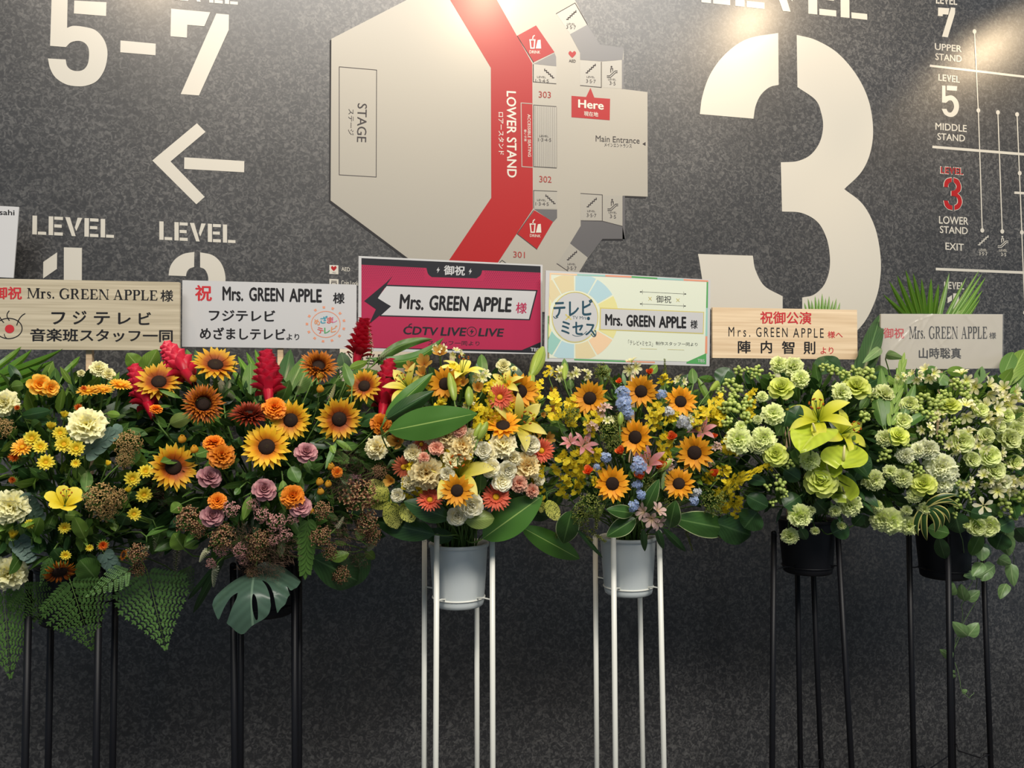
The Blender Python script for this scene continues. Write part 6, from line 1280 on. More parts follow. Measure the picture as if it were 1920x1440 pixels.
for x, y, d in ((800, 886, 64), (866, 836, 56), (836, 818, 46), (986, 873, 54)): fl(S, 'carn_b', x, y, d)
for x, y, d in ((708, 840, 48), (942, 833, 52), (812, 815, 44), (915, 850, 36), (775, 850, 36), (768, 905, 34), (848, 860, 36), (880, 822, 40), (960, 860, 34)): fl(S, 'carn_c', x, y, d)
for x, y, d in ((919, 877, 42), (950, 882, 42), (940, 902, 44), (993, 834, 42), (882, 947, 50), (857, 966, 42), (746, 929, 30), (905, 845, 36), (838, 888, 30), (1010, 900, 26)): fl(S, 'lisi_w', x, y, d, out=0.01)
fl(S, 'lily_y', 868, 684, 88, (15, 68), label='yellow lily trumpet opening upward against the magenta sign', out=0.02)
fl(S, 'lily_y', 858, 876, 128, (0, 30), roll=0, label='large yellow green lily above the lowest golden sunflower', out=0.01)
fl(S, 'lily_y', 980, 788, 108, (30, 15), label='large yellow lily with curled petals in front of the tilted sunflower', out=0.02)
fl(S, 'lily_y', 757, 716, 86, (-30, 35), label='pale yellow lily behind the pointed dark leaf')
fl(S, 'lily_y', 945, 714, 64, (-20, 40), label='yellow lily with an arching petal between two golden sunflowers')
for x, y, d in ((905, 706, 40), (855, 663, 30), (825, 655, 34), (880, 760, 30), (1000, 770, 30)): fl(S, 'als', x, y, d)
for x, y, d in ((795, 682, 46), (825, 662, 40), (868, 718, 34), (896, 728, 38), (998, 740, 34), (1032, 771, 48), (1018, 778, 18), (1029, 822, 32), (745, 826, 56), (732, 902, 38), (792, 700, 36), (775, 790, 32), (1035, 735, 30), (770, 690, 36), (1005, 815, 30)): fl(S, 'cymb', x, y, d)
fl(S, 'rose_y', 944, 687, 30, (0, 25)); fl(S, 'rose_y', 964, 692, 13, (10, 40))
def onc(s, bx, by, tx, ty, w, **k): spray(s, 'oncid', bx, by, tx, ty, w, None, 'spray of small bright yellow orchids', name='oncidium_spray', parts=cached('onc%d' % rg.randrange(4), lambda: oncid_parts(rg.randrange(99))), **k)
for a in ((905, 800, 885, 755, 34), (900, 850, 893, 790, 30), (925, 850, 950, 822, 26), (780, 935, 752, 900, 34), (800, 920, 775, 905, 30), (815, 900, 830, 872, 24), (1000, 760, 1010, 715, 30), (850, 720, 846, 680, 30), (925, 775, 915, 735, 24), (1000, 800, 985, 770, 26), (1000, 930, 1012, 885, 30), (870, 870, 880, 845, 26), (830, 850, 842, 838, 24), (960, 760, 945, 770, 20), (815, 740, 800, 712, 26), (905, 735, 925, 712, 22), (975, 815, 1005, 800, 24), (785, 900, 762, 868, 36), (905, 815, 882, 800, 30), (935, 790, 905, 770, 30), (840, 925, 822, 900, 26), (965, 890, 985, 905, 24), (1005, 870, 1020, 885, 26), (820, 770, 830, 745, 28), (880, 745, 900, 760, 26)): onc(S, *a, ob=-0.01, ot=0.02)
def lbud(s, bx, by, tx, ty, w, lab=None, **k): spray(s, 'lilybud', bx, by, tx, ty, w*1.05, lab, 'closed green lily bud', name='lily_bud', parts=cached('lbud', lilybud_parts), **k)
lbud(S, 852, 752, 842, 698, 17, 'green lily bud standing in front of the sunflower under the magenta sign', ob=0.05, ot=0.05)
lbud(S, 879, 762, 879, 724, 17, 'green lily bud beside the amber orchids, above the broad leaf tip', ob=0.05, ot=0.05)
lbud(S, 996, 706, 1019, 650, 25, 'large green lily bud between the magenta and pastel signs', ob=0.02, ot=0.0)
lbud(S, 998, 722, 994, 694, 13, 'small green lily bud below the large one between the signs', ob=0.02, ot=0.02)
lbud(S, 897, 824, 914, 790, 15, 'pale lily bud leaning beside the tilted sunflower', ob=0.04, ot=0.04); lbud(S, 888, 826, 902, 792, 13, 'pale lily bud behind its leaning twin near the cream carnations', ob=0.03, ot=0.03)
leaf(S, 'leaf_dark', 842, 972, 757, 940, 42, 'dark green leaf spreading just above the nearer white pot under the lower coral gerberas', q_lance, .1, .15, 0.02, 0.03)
leaf(S, 'leaf_dark', 815, 1002, 700, 976, 46, 'dark green leaf below the speckled leaves', q_lance, .08, .2, 0.0, 0.04)
leaf(S, 'leaf_broad', 905, 1010, 1018, 929, 64, 'large glossy leaf fanning out from the nearer white pot towards the second stand', q_lance, .08, .1, 0.0, 0.05)
leaf(S, 'leaf_lime', 872, 976, 927, 972, 36, 'light olive leaf folded under the lower coral gerbera', q_oval, .1, .3, 0.03, 0.04)
leaf(S, 'leaf', 900, 920, 902, 890, 24, 'small olive leaf between the lowest sunflower and the white lisianthus', q_oval, .05, .3, 0.01, 0.02)
leaf(S, 'leaf_dark', 850, 1008, 790, 1000, 30, 'shaded leaf lying on the rim of the nearer white pot', q_lance, .05, .2, -0.12, -0.08)
leaf(S, 'leaf_dark', 985, 740, 935, 672, 40, 'dark leaf rising behind the pale yellow spray rose', q_lance, .05, .2, -0.12, -0.16); leaf(S, 'leaf', 905, 720, 903, 664, 22, 'upright leaf behind the yellow lily at the magenta sign', q_oval, .05, .2, -0.1, -0.1)
leaf(S, 'leaf_broad', 978, 988, 1087, 1048, 42, 'long drooping leaf between the two white pots', q_lance, .1, .25, -0.02, 0.02); leaf(S, 'leaf_dark', 985, 962, 1034, 967, 26, 'dark flat leaf tip beside the large glossy leaf', q_lance, .05, .2, -.05, -.02)

# ---------------------------------------------------------------- stand D: golden sunflowers with blue and pink, below the pastel sign
S = 'D'
for x, y, d, am, lab in ((1106, 747, 72, (-10, 8), 'golden sunflower under the middle of the pastel sign, above the yellow orchids'), (1202, 734, 68, (-5, 8), 'golden sunflower beside the blue delphinium, just under the pastel sign'), (1276, 753, 64, (10, 12), 'golden sunflower below the green corner of the pastel sign'), (1191, 820, 72, (-12, 5), 'golden sunflower above the pink lily in the middle of the bouquet'), (1302, 849, 76, (4, 3), 'largest golden sunflower facing straight out, beside the green carnations'), (1148, 907, 72, (8, 2), 'golden sunflower low on the bouquet beside a flame rosebud'), (1273, 907, 66, (-4, 15), 'golden sunflower above the cream-edged leaves of the second white pot')): fl(S, 'sun_go', x, y, d, am, label=lab)
for x, y, d, am, lab in ((1214, 862, 64, (-10, 40), 'dusky pink lily among blue delphinium in the middle of the bouquet'), (1098, 830, 50, (30, 30), 'half hidden pink lily among yellow orchids'), (1317, 802, 52, (0, 40), 'pink lily above the largest golden sunflower'), (1068, 826, 38, (-20, 40), 'small pink lily tip beside a coral gerbera')): fl(S, 'lily_p', x, y, d, am, label=lab)
for x, y, d in ((1165, 850, 26), (1260, 824, 28), (1240, 879, 30), (1104, 888, 29), (1202, 897, 28), (1339, 820, 15), (1161, 718, 17), (1217, 701, 20), (1341, 892, 24)): fl(S, 'rose_f', x, y, d, (rg.uniform(-15, 15), 35), out=0.015)
for x, y, d in ((1168, 737, 36), (1169, 757, 40), (1177, 773, 32), (1240, 739, 26), (1198, 874, 42), (1136, 858, 26), (1195, 908, 24), (1202, 927, 25), (1187, 948, 28), (1301, 940, 24), (1119, 876, 17)): fl(S, 'delph', x, y, d, out=0.015)
for x, y, d in ((1280, 790, 34), (1253, 772, 26), (1306, 924, 24), (1290, 800, 20)): fl(S, 'delph_w', x, y, d)
for x, y, d in ((1047, 700, 38), (1077, 700, 34), (1098, 702, 30), (1185, 689, 46), (1275, 716, 32), (1293, 785, 26), (1140, 789, 30)): fl(S, 'als', x, y, d, (rg.uniform(-20, 20), 35))
fl(S, 'als_p', 1222, 966, 62, (10, 0), out=0.03, label='blush pink alstroemeria cluster hanging over the second white pot')
for x, y, d in ((1132, 771, 38), (1256, 871, 26), (1343, 840, 26), (1330, 868, 20), (1110, 800, 26)): fl(S, 'als_p', x, y, d)
for a in ((1045, 790, 1035, 735, 40), (1070, 800, 1068, 745, 40), (1100, 810, 1120, 765, 36), (1055, 890, 1050, 845, 44), (1080, 885, 1080, 835, 44), (1105, 880, 1118, 835, 36), (1065, 930, 1050, 890, 36), (1030, 710, 1028, 690, 24), (1215, 800, 1235, 750, 34), (1245, 860, 1245, 805, 34), (1240, 800, 1222, 775, 30), (1245, 720, 1240, 700, 24), (1300, 800, 1320, 760, 30), (1330, 790, 1345, 740, 34), (1360, 850, 1372, 805, 36), (1345, 900, 1362, 870, 34), (1350, 930, 1385, 900, 34), (1370, 950, 1388, 930, 24), (1085, 915, 1090, 880, 26), (1255, 790, 1268, 770, 24), (1345, 790, 1330, 770, 28), (1120, 905, 1105, 900, 20), (1325, 905, 1330, 880, 28), (1355, 960, 1340, 915, 30)): onc(S, *a, ob=-0.01, ot=0.02)
for x, y, d in ((1145, 812, 54), (1160, 790, 36), (1108, 945, 56), (1335, 940, 60), (1090, 965, 46), (1130, 700, 40), (1070, 780, 40), (1215, 905, 36), (1150, 835, 40), (1260, 940, 36), (1360, 925, 40)): fl(S, 'fluff', x, y, d, out=-0.01)
def plume(s, bx, by, tx, ty, w, **k): spray(s, 'plume', bx, by, tx, ty, w, None, 'trailing yellow green plume', name='solidago_plume', parts=cached('plume', plume_parts), **k)
for a in ((1087, 982, 1134, 1014, 20), (1290, 992, 1355, 1008, 14), (1350, 970, 1388, 988, 14), (1050, 990, 1035, 1030, 12), (1080, 990, 1110, 1012, 16), (1120, 960, 1118, 990, 18), (1248, 715, 1246, 675, 12), (1150, 720, 1125, 690, 14), (1285, 990, 1298, 1030, 10)): plume(S, *a, ob=0.0, ot=0.02)
for a, w, lab, mt in (((1072, 958, 1056, 1019), 44, 'cream-edged leaf pointing straight down between the white pots', 'leaf_edge'), ((1192, 972, 1137, 1006), 34, 'cream-edged leaf curling over the rim of the second white pot', 'leaf_edge'), ((1188, 962, 1137, 955), 26, 'cream-edged leaf folded above the curling one', 'leaf_edge'), ((1206, 962, 1236, 898), 26, 'upright cream-edged leaf beside the flame rosebuds', 'leaf_edge'),
        ((1255, 990, 1267, 938), 34, 'cream-edged leaf behind the blush alstroemeria', 'leaf_edge'), ((1264, 972, 1364, 992), 48, 'long cream-edged leaf reaching towards the lime roses', 'leaf_edge'), ((1340, 980, 1408, 1004), 56, 'broad shadowed leaf at the edge next to the lime roses', 'leaf_dark')): leaf(S, mt, *a, w, lab, q_lance, .12, .25, 0.01, 0.04)
for a, w in (((1206, 992, 1209, 1034), 13), ((1231, 990, 1244, 1030), 14), ((1243, 990, 1286, 1034), 15), ((1080, 990, 1130, 1046), 9)): leaf(S, 'leaf_dark', *a, w, None, q_lance, .05, .2, 0.02, 0.04, desc='slim dark leaf hanging over the white pot')
for a, lab in (((1026, 938, 1046, 976, 27), 'speckled yellow leaf between the two white pot bouquets'), ((1018, 940, 1014, 962, 15), 'small speckled pale leaf between the two white pot bouquets')): leaf(S, 'leaf_spot', *a, lab, q_oval, .05, .25, 0.0, 0.02)
lbud(S, 1332, 732, 1359, 707, 15, 'green lily bud near the tan sign, leaning towards it', ob=0.0, ot=0.0); lbud(S, 1162, 798, 1164, 772, 12, 'green lily bud among the filler above the middle sunflower', ob=0.04, ot=0.04); lbud(S, 1058, 712, 1059, 680, 12, 'green lily bud beneath the pastel wheel', ob=0.02, ot=0.02); lbud(S, 1234, 884, 1260, 862, 13, 'white pink lily bud beside the pink lily', ob=0.04, ot=0.04)
for a in ((1060, 712, 1058, 672, 14), (1130, 712, 1138, 684, 22), (1220, 700, 1232, 684, 16), (1300, 720, 1298, 690, 18), (1070, 730, 1068, 710, 14), (1330, 752, 1308, 708, 12), (1340, 712, 1310, 708, 14)): leaf(S, rg.choice(['leaf', 'leaf_light']), *a, desc='upright lily leaf under the pastel sign', ob=-0.04, ot=-0.04)

# ---------------------------------------------------------------- stand E: lime roses, lilies and anthuriums, below the tan sign
S = 'E'
for x, y, d, am, lab in ((1465, 728, 50, (0, 35), 'lime rose on a tall stem under the tan sign'), (1454, 852, 46, (0, 15), 'lime rose beside the folded anthurium'), (1539, 903, 60, (0, 18), 'largest lime rose, in the middle of the green bouquet'), (1604, 727, 54, (10, 40), 'lime rose beside the hypericum berries, below the end of the tan sign')): fl(S, 'rose_l', x, y, d, am, label=lab, out=0.01)
for x, y, d in ((1460, 684, 34), (1486, 689, 40), (1500, 710, 36), (1449, 777, 42), (1431, 822, 46), (1421, 836, 34), (1384, 826, 50), (1517, 862, 40), (1592, 946, 44), (1637, 900, 42), (1499, 966, 46), (1481, 1004, 33), (1565, 958, 24), (1576, 737, 38), (1429, 744, 22), (1421, 787, 18), (1389, 800, 22), (1521, 957, 17), (1656, 742, 42)): fl(S, 'carn_g', x, y, d)
for x, y in ((1578, 985), (1528, 995)): fl(S, 'carn_g', x, y, 17, (rg.uniform(-20, 20), -30), v=0)
fl(S, 'lily_g', 1532, 770, 112, (-5, 42), label='large lime yellow lily opening upward in the green bouquet', out=0.03)
fl(S, 'lily_g', 1594, 806, 92, (45, 20), label='second lime yellow lily turned aside, beside the upward one')
fl(S, 'anth', 1519, 823, 84, (-5, 62), roll=-20, out=0.045, label='folded lime anthurium below the upward lily')
fl(S, 'anth', 1586, 852, 82, (10, 55), roll=160, out=0.03, label='wide lime anthurium below the second lily')
fl(S, 'anth', 1547, 874, 50, (5, 35), roll=200, label='small lime anthurium half behind the largest lime rose')
fl(S, 'anth', 1578, 912, 52, (0, 20), roll=200, out=-0.01, label='lime anthurium tucked beside the largest lime rose')
for x, y, d in ((1386, 696, 26), (1421, 697, 26), (1367, 719, 28), (1383, 732, 30), (1353, 735, 22), (1372, 762, 36), (1392, 770, 32), (1358, 765, 26), (1561, 696, 28), (1583, 704, 26), (1603, 697, 26), (1628, 701, 32), (1464, 909, 30), (1478, 870, 24), (1619, 782, 28), (1375, 745, 26), (1402, 755, 28), (1400, 785, 28), (1365, 790, 24), (1470, 925, 22), (1545, 690, 24)): fl(S, 'hyper', x, y, d)
for x, y, d in ((1404, 693, 15), (1361, 795, 18), (1447, 705, 15), (1439, 911, 18), (1450, 943, 16), (1456, 892, 14), (1412, 706, 16)): fl(S, 'hyp1', x, y, d)
for a in ((1395, 755, 1415, 728, 20), (1400, 790, 1410, 750, 26), (1345, 800, 1345, 755, 30), (1365, 850, 1372, 812, 26), (1360, 920, 1395, 880, 22), (1380, 905, 1440, 868, 18), (1365, 960, 1388, 925, 28), (1440, 880, 1446, 862, 12)): onc(S, *a, ob=0.0, ot=0.02)
spray(S, 'whitebud', 1459, 715, 1456, 697, 13, 'white pointed bud beside the tall lime rose', 'white bud', name='flower_bud', parts=[('bud', (lambda m: (m.materials.clear(), m.materials.append(M['white']), m)[2])(cached('lbud', lilybud_parts)[0][1].copy()))])
for i in range(15):
    x = 1508+i*6.4; y = 556+abs(i-5)*2.2-(6 if i % 2 else 0); leaf(S, 'palm', 1528+i*3.2, 640, x+i*0.3, y, 7.5, None, q_lance, .03, .3, -0.27, -0.21, desc='palm leaflet tip poking over the tan sign', stalk=False) if i < 11 else None
for a, w in (((1612, 720, 1652, 588), 34), ((1618, 730, 1625, 640), 36), ((1600, 720, 1640, 640), 30), ((1630, 740, 1655, 690), 44), ((1530, 700, 1560, 668), 34), ((1575, 690, 1540, 672), 30)): leaf(S, 'leaf_dark', *a, w, None, q_lance, .05, .2, -0.12, -0.16, desc='dark upright leaf beside the tan sign')
leaf(S, 'vine', 1652, 653, 1617, 681, 17, 'pale striped leaf between the tan and film-wrapped signs', q_lance, .08, .2, -0.05, -0.02)
for a, w in (((1392, 893, 1436, 905), 22), ((1400, 930, 1440, 950), 34), ((1420, 960, 1395, 990), 50), ((1500, 990, 1512, 1012), 20), ((1470, 880, 1500, 900), 30), ((1600, 985, 1618, 965), 24), ((1612, 965, 1625, 990), 26), ((1640, 890, 1655, 870), 36), ((1560, 1000, 1590, 985), 40), ((1480, 800, 1500, 760), 30), ((1470, 800, 1478, 770), 40), ((1350, 720, 1368, 690), 40), ((1350, 700, 1375, 715), 24), ((1500, 930, 1470, 950), 40), ((1550, 960, 1530, 940), 40), ((1600, 900, 1625, 850), 40)): leaf(S, 'leaf_dark', *a, w, None, q_oval, .06, .2, -0.02, 0.0, desc='dark oval leaf')

# ---------------------------------------------------------------- stand F: pale green and white blooms, below the film-wrapped sign
S = 'F'
for x, y, d in ((1660, 822, 34), (1655, 972, 48), (1671, 976, 50), (1703, 985, 38), (1643, 948, 24), (1700, 957, 20), (1733, 954, 26), (1714, 929, 30), (1692, 896, 36), (1669, 884, 26)): fl(S, 'carn_g', x, y, d)
for x, y, d, am, lab in ((1684, 818, 42, (20, 30), 'lime rose beside the pale carnation, under the upright ruscus sprig'), (1731, 908, 46, (-5, 25), 'lime rose above the striped dracaena leaves'), (1781, 761, 38, (0, 45), 'lime rose among hypericum berries below the film-wrapped sign')): fl(S, 'rose_l', x, y, d, am, label=lab, out=0.01)
for x, y, d in ((1705, 759, 36), (1692, 790, 34), (1801, 828, 48), (1853, 855, 44), (1861, 881, 46), (1891, 824, 44), (1903, 807, 38), (1885, 781, 34), (1910, 776, 32), (1848, 818, 34), (1901, 867, 32), (1838, 770, 30), (1908, 794, 28), (1822, 862, 32), (1850, 986, 44), (1830, 987, 38), (1812, 984, 16), (1870, 800, 30), (1915, 836, 34)): fl(S, 'lisi_g', x, y, d)
for x, y, d in ((1763, 876, 54), (1775, 888, 40), (1767, 907, 36), (1739, 843, 40), (1697, 854, 32), (1720, 845, 30), (1880, 905, 34)): fl(S, 'stock', x, y, d)
for x, y, d in ((1804, 712, 38), (1841, 730, 50), (1890, 737, 42), (1893, 756, 44), (1810, 770, 44), (1857, 769, 46), (1856, 788, 34), (1760, 788, 34), (1778, 808, 34), (1818, 815, 30), (1900, 889, 52), (1916, 858, 34), (1717, 707, 26), (1742, 701, 34), (1737, 806, 28), (1811, 905, 30), (1872, 918, 42), (1847, 899, 32), (1690, 707, 18), (1895, 910, 34), (1838, 838, 30), (1786, 840, 28), (1870, 850, 30), (1875, 755, 30)): fl(S, 'als', x, y, d*1.3)
fl(S, 'als1', 1844, 948, 40, (5, 0), out=0.03, label='single white star flower above the paired pale green blooms')
for x, y, d in ((1617, 704, 32), (1625, 776, 26), (1731, 748, 32), (1758, 754, 32), (1767, 739, 22), (1725, 770, 28), (1750, 762, 28), (1792, 720, 26), (1806, 725, 28), (1778, 745, 24), (1808, 746, 30), (1772, 773, 28), (1764, 816, 22), (1660, 851, 28), (1722, 882, 24), (1806, 926, 24), (1880, 943, 30), (1900, 962, 30), (1911, 929, 32), (1825, 754, 24), (1792, 945, 22), (1708, 873, 24), (1875, 875, 22), (1640, 745, 24), (1745, 780, 26), (1790, 790, 22)): fl(S, 'hyper', x, y, d)
for x, y, d in ((1764, 830, 13), (1792, 904, 18), (1789, 965, 15), (1650, 860, 16), (1820, 935, 16), (1700, 835, 16)): fl(S, 'hyp1', x, y, d)
for i, (tx, ty, sd) in enumerate(((1795, 928, -.12), (1790, 940, -.15), (1780, 981, -.25), (1752, 1000, -.18), (1766, 990, -.22), (1738, 1014, .05), (1722, 1005, .15), (1800, 950, -.2))): leaf(S, 'leaf_stripe', 1735, 950, tx, ty, 11, None, q_strap, .12, .3, 0.02, 0.05, desc='cream-striped dracaena blade', side=sd, stalk=i == 0)
spray(S, 'ruscus', 1668, 812, 1692, 682, 46, 'upright ruscus sprig with pointed leaves beneath the end of the film-wrapped sign', 'ruscus sprig', name='ruscus_sprig', cat='leaf', parts=cached('rus', lambda: pinnate_parts(6, .36, .95, .15, 'leaf_light', .03)), ob=0.04, ot=0.0)
for a, w in (((1655, 800, 1640, 730), 22), ((1660, 800, 1652, 690), 22), ((1690, 790, 1716, 720), 18), ((1695, 800, 1740, 770), 16)): leaf(S, 'leaf', *a, w, None, q_lance, .06, .3, 0.02, 0.02, desc='pointed ruscus leaf')
for i, (tx, ty) in enumerate(((1667, 527), (1682, 516), (1698, 506), (1728, 523), (1746, 522), (1760, 532), (1656, 552), (1712, 512))): leaf(S, 'palm', 1745-(5-i)*4 if i < 6 else 1738, 632, tx, ty, 10, None, q_lance, .02, .3, -0.29, -0.24, desc='upright palm leaflet over the film-wrapped sign', stalk=False)
for a, w in (((1755, 640, 1836, 507), 7), ((1758, 640, 1841, 514), 7), ((1752, 640, 1812, 520), 7), ((1750, 640, 1780, 512), 9), ((1762, 650, 1848, 520), 9), ((1765, 650, 1842, 545), 9), ((1770, 655, 1838, 560), 8), ((1768, 640, 1830, 575), 8)): leaf(S, 'palm', *a, w, None, q_lance, .02, .3, -0.29, -0.24, desc='slanting palm leaflet over the film-wrapped sign', stalk=False)
leaf(S, 'leaf_light', 1784, 610, 1808, 582, 18, 'light leaf showing just above the film-wrapped sign', q_oval, .05, .2, -0.22, -0.2)
leaf(S, 'vine', 1662, 664, 1696, 672, 18, 'curved leaf crossing the corner of the film-wrapped sign', q_lance, .15, .3, -0.02, 0.0)
for a, w in (((1885, 725, 1922, 655), 36), ((1880, 705, 1900, 660), 26), ((1870, 720, 1895, 705), 24), ((1660, 720, 1625, 690), 44), ((1640, 770, 1630, 720), 40), ((1700, 720, 1706, 692), 24), ((1770, 700, 1758, 722), 36), ((1775, 695, 1815, 698), 20), ((1735, 695, 1758, 690), 14), ((1880, 725, 1850, 710), 24), ((1700, 712, 1680, 690), 14), ((1905, 730, 1925, 700), 40)): leaf(S, rg.choice(['leaf', 'leaf_dark', 'leaf_light']), *a, w, None, q_lance, .06, .2, -0.08, -0.08, desc='green leaf around the film-wrapped sign')
for a, w in (((1900, 975, 1870, 990), 34), ((1870, 965, 1850, 950), 30), ((1880, 1000, 1868, 1030), 40), ((1905, 990, 1928, 1015), 30), ((1840, 1000, 1820, 1040), 24), ((1790, 960, 1800, 1000), 40), ((1820, 960, 1860, 970), 36), ((1810, 900, 1790, 930), 36), ((1760, 1008, 1772, 1048), 26), ((1740, 990, 1780, 1000), 30)): leaf(S, rg.choice(['leaf', 'leaf_dark']), *a, w, None, q_oval, .06, .2, -0.01, 0.01, desc='dark rounded leaf')
def vine(pts, leaves, lab):
    """a thin trailing stem through pixels with leaves (base px, tip px, width px)"""
    P = [dome_at(S, x, y, 1.0, o)[0] for x, y, o in pts]; root = empty('trailing_vine', P[0], None, 'leaf'); mb = MB(); Q = []
    for i in range(len(P)-1):
        for j in range(4): Q.append(P[i].lerp(P[i+1], j/4)+Vector((0.004*sin(i*4+j*1.6), 0, 0)))
    Q.append(P[-1]); mb.tube([q-P[0] for q in Q], 0.0016, 0.0010, 5); link('stem', mb.mesh('stem', M['vine']), root)
    for bx, by, tx, ty, wd in leaves:
        a, b = at(bx, by, YC-0.10), at(tx, ty, YC-0.115)
        k = min(range(len(Q)), key=lambda i: (Q[i]-a).length); a = Vector((a.x, Q[k].y, a.z)) if (Q[k]-a).length < .2 else a; b.y = a.y-0.012
        m2 = MB(); L = (b-a).length; leaf_grid(m2, L, wd/F*depth(a), q_drop, .10, .3, 10, 4)
        Fm = axis_frame(a, b, rg.uniform(-25, 25)); Fm.translation = a-P[0]; link('leaf_blade', m2.mesh('leaf_blade', M['vine']), root, Fm)
    THINGS.append([root, 'trailing vine', sum(p[0] for p in pts)/len(pts), sum(p[1] for p in pts)/len(pts), lab, S, 'vine'])
vine([(1800, 1000, -.02), (1812, 1050, -.06), (1822, 1090, -.16), (1803, 1135, -.16), (1805, 1185, -.16), (1795, 1200, -.16), (1788, 1230, -.16), (1786, 1255, -.16), (1782, 1280, -.16), (1778, 1296, -.16)], [(1803, 1122, 1806, 1095, 20), (1829, 1133, 1823, 1100, 22), (1833, 1130, 1859, 1113, 22), (1815, 1193, 1787, 1166, 26), (1815, 1192, 1836, 1168, 24), (1787, 1233, 1763, 1218, 18), (1791, 1262, 1781, 1256, 8), (1792, 1270, 1779, 1263, 8)], 'longest trailing vine with paired leaves hanging past the black pot')
vine([(1815, 990, -.01), (1835, 1040, -.05), (1827, 1130, -.16), (1792, 1200, -.16), (1787, 1225, -.16), (1798, 1275, -.16), (1806, 1300, -.16), (1818, 1309, -.16), (1826, 1298, -.16)], [(1840, 1044, 1832, 1015, 30), (1869, 1040, 1834, 1027, 28), (1875, 1062, 1841, 1085, 26), (1840, 1080, 1817, 1083, 18), (1804, 1298, 1815, 1294, 8)], 'thin trailing vine ending in a curled tip beside the black leg')
vine([(1880, 960, -.01), (1890, 1000, -.03), (1900, 1045, -.06), (1905, 1080, -.12)], [(1868, 1010, 1880, 975, 28), (1880, 1048, 1905, 1060, 24), (1903, 1058, 1910, 1102, 22), (1895, 1096, 1884, 1126, 20), (1868, 1000, 1880, 1040, 34), (1858, 1066, 1850, 1092, 28), (1830, 1052, 1812, 1078, 22), (1820, 1020, 1822, 1048, 26)], 'leafy vine spilling over the cropped side of the black pot')

# ---------------------------------------------------------------- labels: what each thing looks like and which one it is
LAND = [('the bare wood sign', 160, 590), ('the plain white sign', 505, 590), ('the magenta sign', 845, 572), ('the pastel wheel sign', 1175, 597), ('the tan wood sign', 1470, 625), ('the film-wrapped sign', 1765, 640),
    ('the big pale yellow carnation', 163, 798), ('the wide open tulip', 122, 943), ('the drooping ragged sunflower', 112, 1072), ('the widest fern frond', 300, 1140), ('the shaggy black-centred sunflower', 381, 758), ('the maroon sunflower', 467, 778),
    ('the lowest bicolour sunflower', 325, 876), ('the big bright yellow sunflower', 500, 838), ('the burnt orange sunflower', 597, 687), ('the upright ginger', 501, 705), ('the monstera leaf', 480, 1110), ('the pinnate leaf', 575, 1015), ('the bicolour sunflower by the lone marigold', 636, 786),
    ('the long broad leaf', 812, 790), ('the upward yellow lily trumpet', 868, 682), ('the lowest golden sunflower over the white pot', 857, 918), ('the curled yellow lily', 980, 788), ('the nearer white pot', 860, 1075), ('the second white pot', 1177, 1058),
    ('the pink lily', 1214, 862), ('the blush alstroemeria cluster', 1222, 966), ('the largest golden sunflower', 1302, 849), ('the low golden sunflower by the flame rosebud', 1148, 907), ('the golden sunflower beside the blue delphinium', 1202, 734),
    ('the upward lime lily', 1532, 770), ('the folded anthurium', 1519, 823), ('the largest lime rose', 1539, 903), ('the tall lime rose', 1465, 728), ('the striped dracaena blades', 1760, 965), ('the white star flower', 1844, 948), ('the upright ruscus sprig', 1680, 745), ('the trailing vine', 1806, 1150), ('the paired pale green blooms', 1841, 986)]
def rel(dx, dy):
    a = math.degrees(math.atan2(-dy, dx)) % 360; r = math.hypot(dx, dy)
    w_ = ['to the right of', 'up and right of', 'above', 'up and left of', 'to the left of', 'down and left of', 'below', 'down and right of'][int(((a+22.5) % 360)//45)]
    return w_
STAND = {'A': 'the bouquet under the bare wood sign', 'B': 'the bouquet under the plain white sign', 'C': 'the bouquet under the magenta sign', 'D': 'the bouquet under the pastel sign', 'E': 'the bouquet under the tan sign', 'F': 'the bouquet under the film-wrapped sign'}
GROUPS = {'A': 'yellow and orange bouquet', 'B': 'russet sunflower bouquet', 'C': 'cream and coral bouquet', 'D': 'golden sunflower bouquet', 'E': 'lime rose bouquet', 'F': 'pale green and white bouquet'}
used = set(); by_kind = {}
for t in THINGS: by_kind.setdefault(t[1], []).append(t)
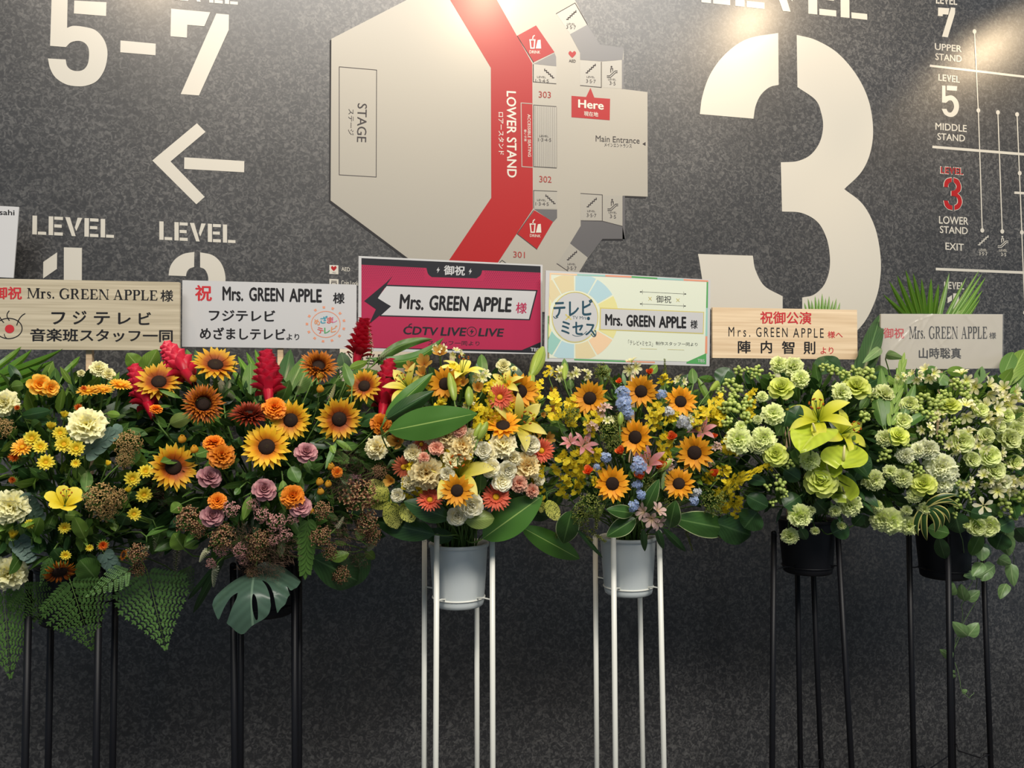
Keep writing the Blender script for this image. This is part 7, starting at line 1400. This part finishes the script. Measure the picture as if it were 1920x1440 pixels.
ORD = ['', 'second ', 'third ', 'fourth ', 'fifth ', 'sixth ', 'seventh ', 'eighth ', 'ninth ', 'tenth ', 'eleventh ', 'twelfth ', 'thirteenth ', 'fourteenth ', 'fifteenth ', 'sixteenth ', 'seventeenth ', 'eighteenth ', 'nineteenth ', 'twentieth ', 'twenty-first ', 'twenty-second ', 'twenty-third ', 'twenty-fourth ', 'twenty-fifth ', 'twenty-sixth ', 'twenty-seventh ', 'twenty-eighth ', 'twenty-ninth ', 'thirtieth ']
for t in THINGS:
    if t[4]: used.add(t[4])
for t in THINGS:
    root, desc, x, y, lab, s, k = t
    root['group'] = desc.split(' hanging')[0].split(' behind')[0]+'s in the '+GROUPS[s]
    if lab: root['label'] = lab; continue
    others = [o for o in by_kind[desc] if o is not t and not o[4]]; done = None
    for ph, lx, ly in sorted(LAND, key=lambda l: math.hypot(l[1]-x, l[2]-y))[:9]:
        r = math.hypot(lx-x, ly-y)
        if r < 14 or r > 260: continue
        me = rel(x-lx, y-ly)
        if any(rel(o[2]-lx, o[3]-ly) == me and math.hypot(o[2]-lx, o[3]-ly) < r*1.4+25 for o in others): continue
        c = f'{desc}, {me} {ph}' if ' the ' in desc else f'{desc} {me} {ph}'
        if len(c.split()) <= 16 and c not in used: done = c; break
    if not done:
        for ph, lx, ly in sorted(LAND, key=lambda l: math.hypot(l[1]-x, l[2]-y))[:9]:
            r = math.hypot(lx-x, ly-y)
            if r < 14 or r > 190: continue
            me = rel(x-lx, y-ly); ds = sorted(math.hypot(o[2]-lx, o[3]-ly) for o in by_kind[desc] if rel(o[2]-lx, o[3]-ly) == me); i = ds.index(r) if r in ds else 9
            if i > 2 or any(abs(q-r) < 9 for q in ds if q != r): continue
            c = f"{desc}, {('closest', 'second closest', 'third closest')[i]} {me} {ph}"
            if len(c.split()) <= 16 and c not in used: done = c; break
    if not done:
        row = sorted([o for o in by_kind[desc] if o[5] == s], key=lambda o: o[2]); i = row.index(t)
        o_ = ORD[min(i, len(ORD)-1)]
        if ' the ' in desc: done = f'{desc}, {o_}from the left' if i else f'{desc}, leftmost of its kind'
        else: done = f'{desc}, {o_}from the left in {STAND[s]}' if i else f'{desc}, leftmost in {STAND[s]}'
        if len(done.split()) > 16: done = f'{desc}, {o_}from left under {STAND[s].split("under ")[1]}' if i else f'{desc}, leftmost under {STAND[s].split("under ")[1]}'
    used.add(done); root['label'] = done
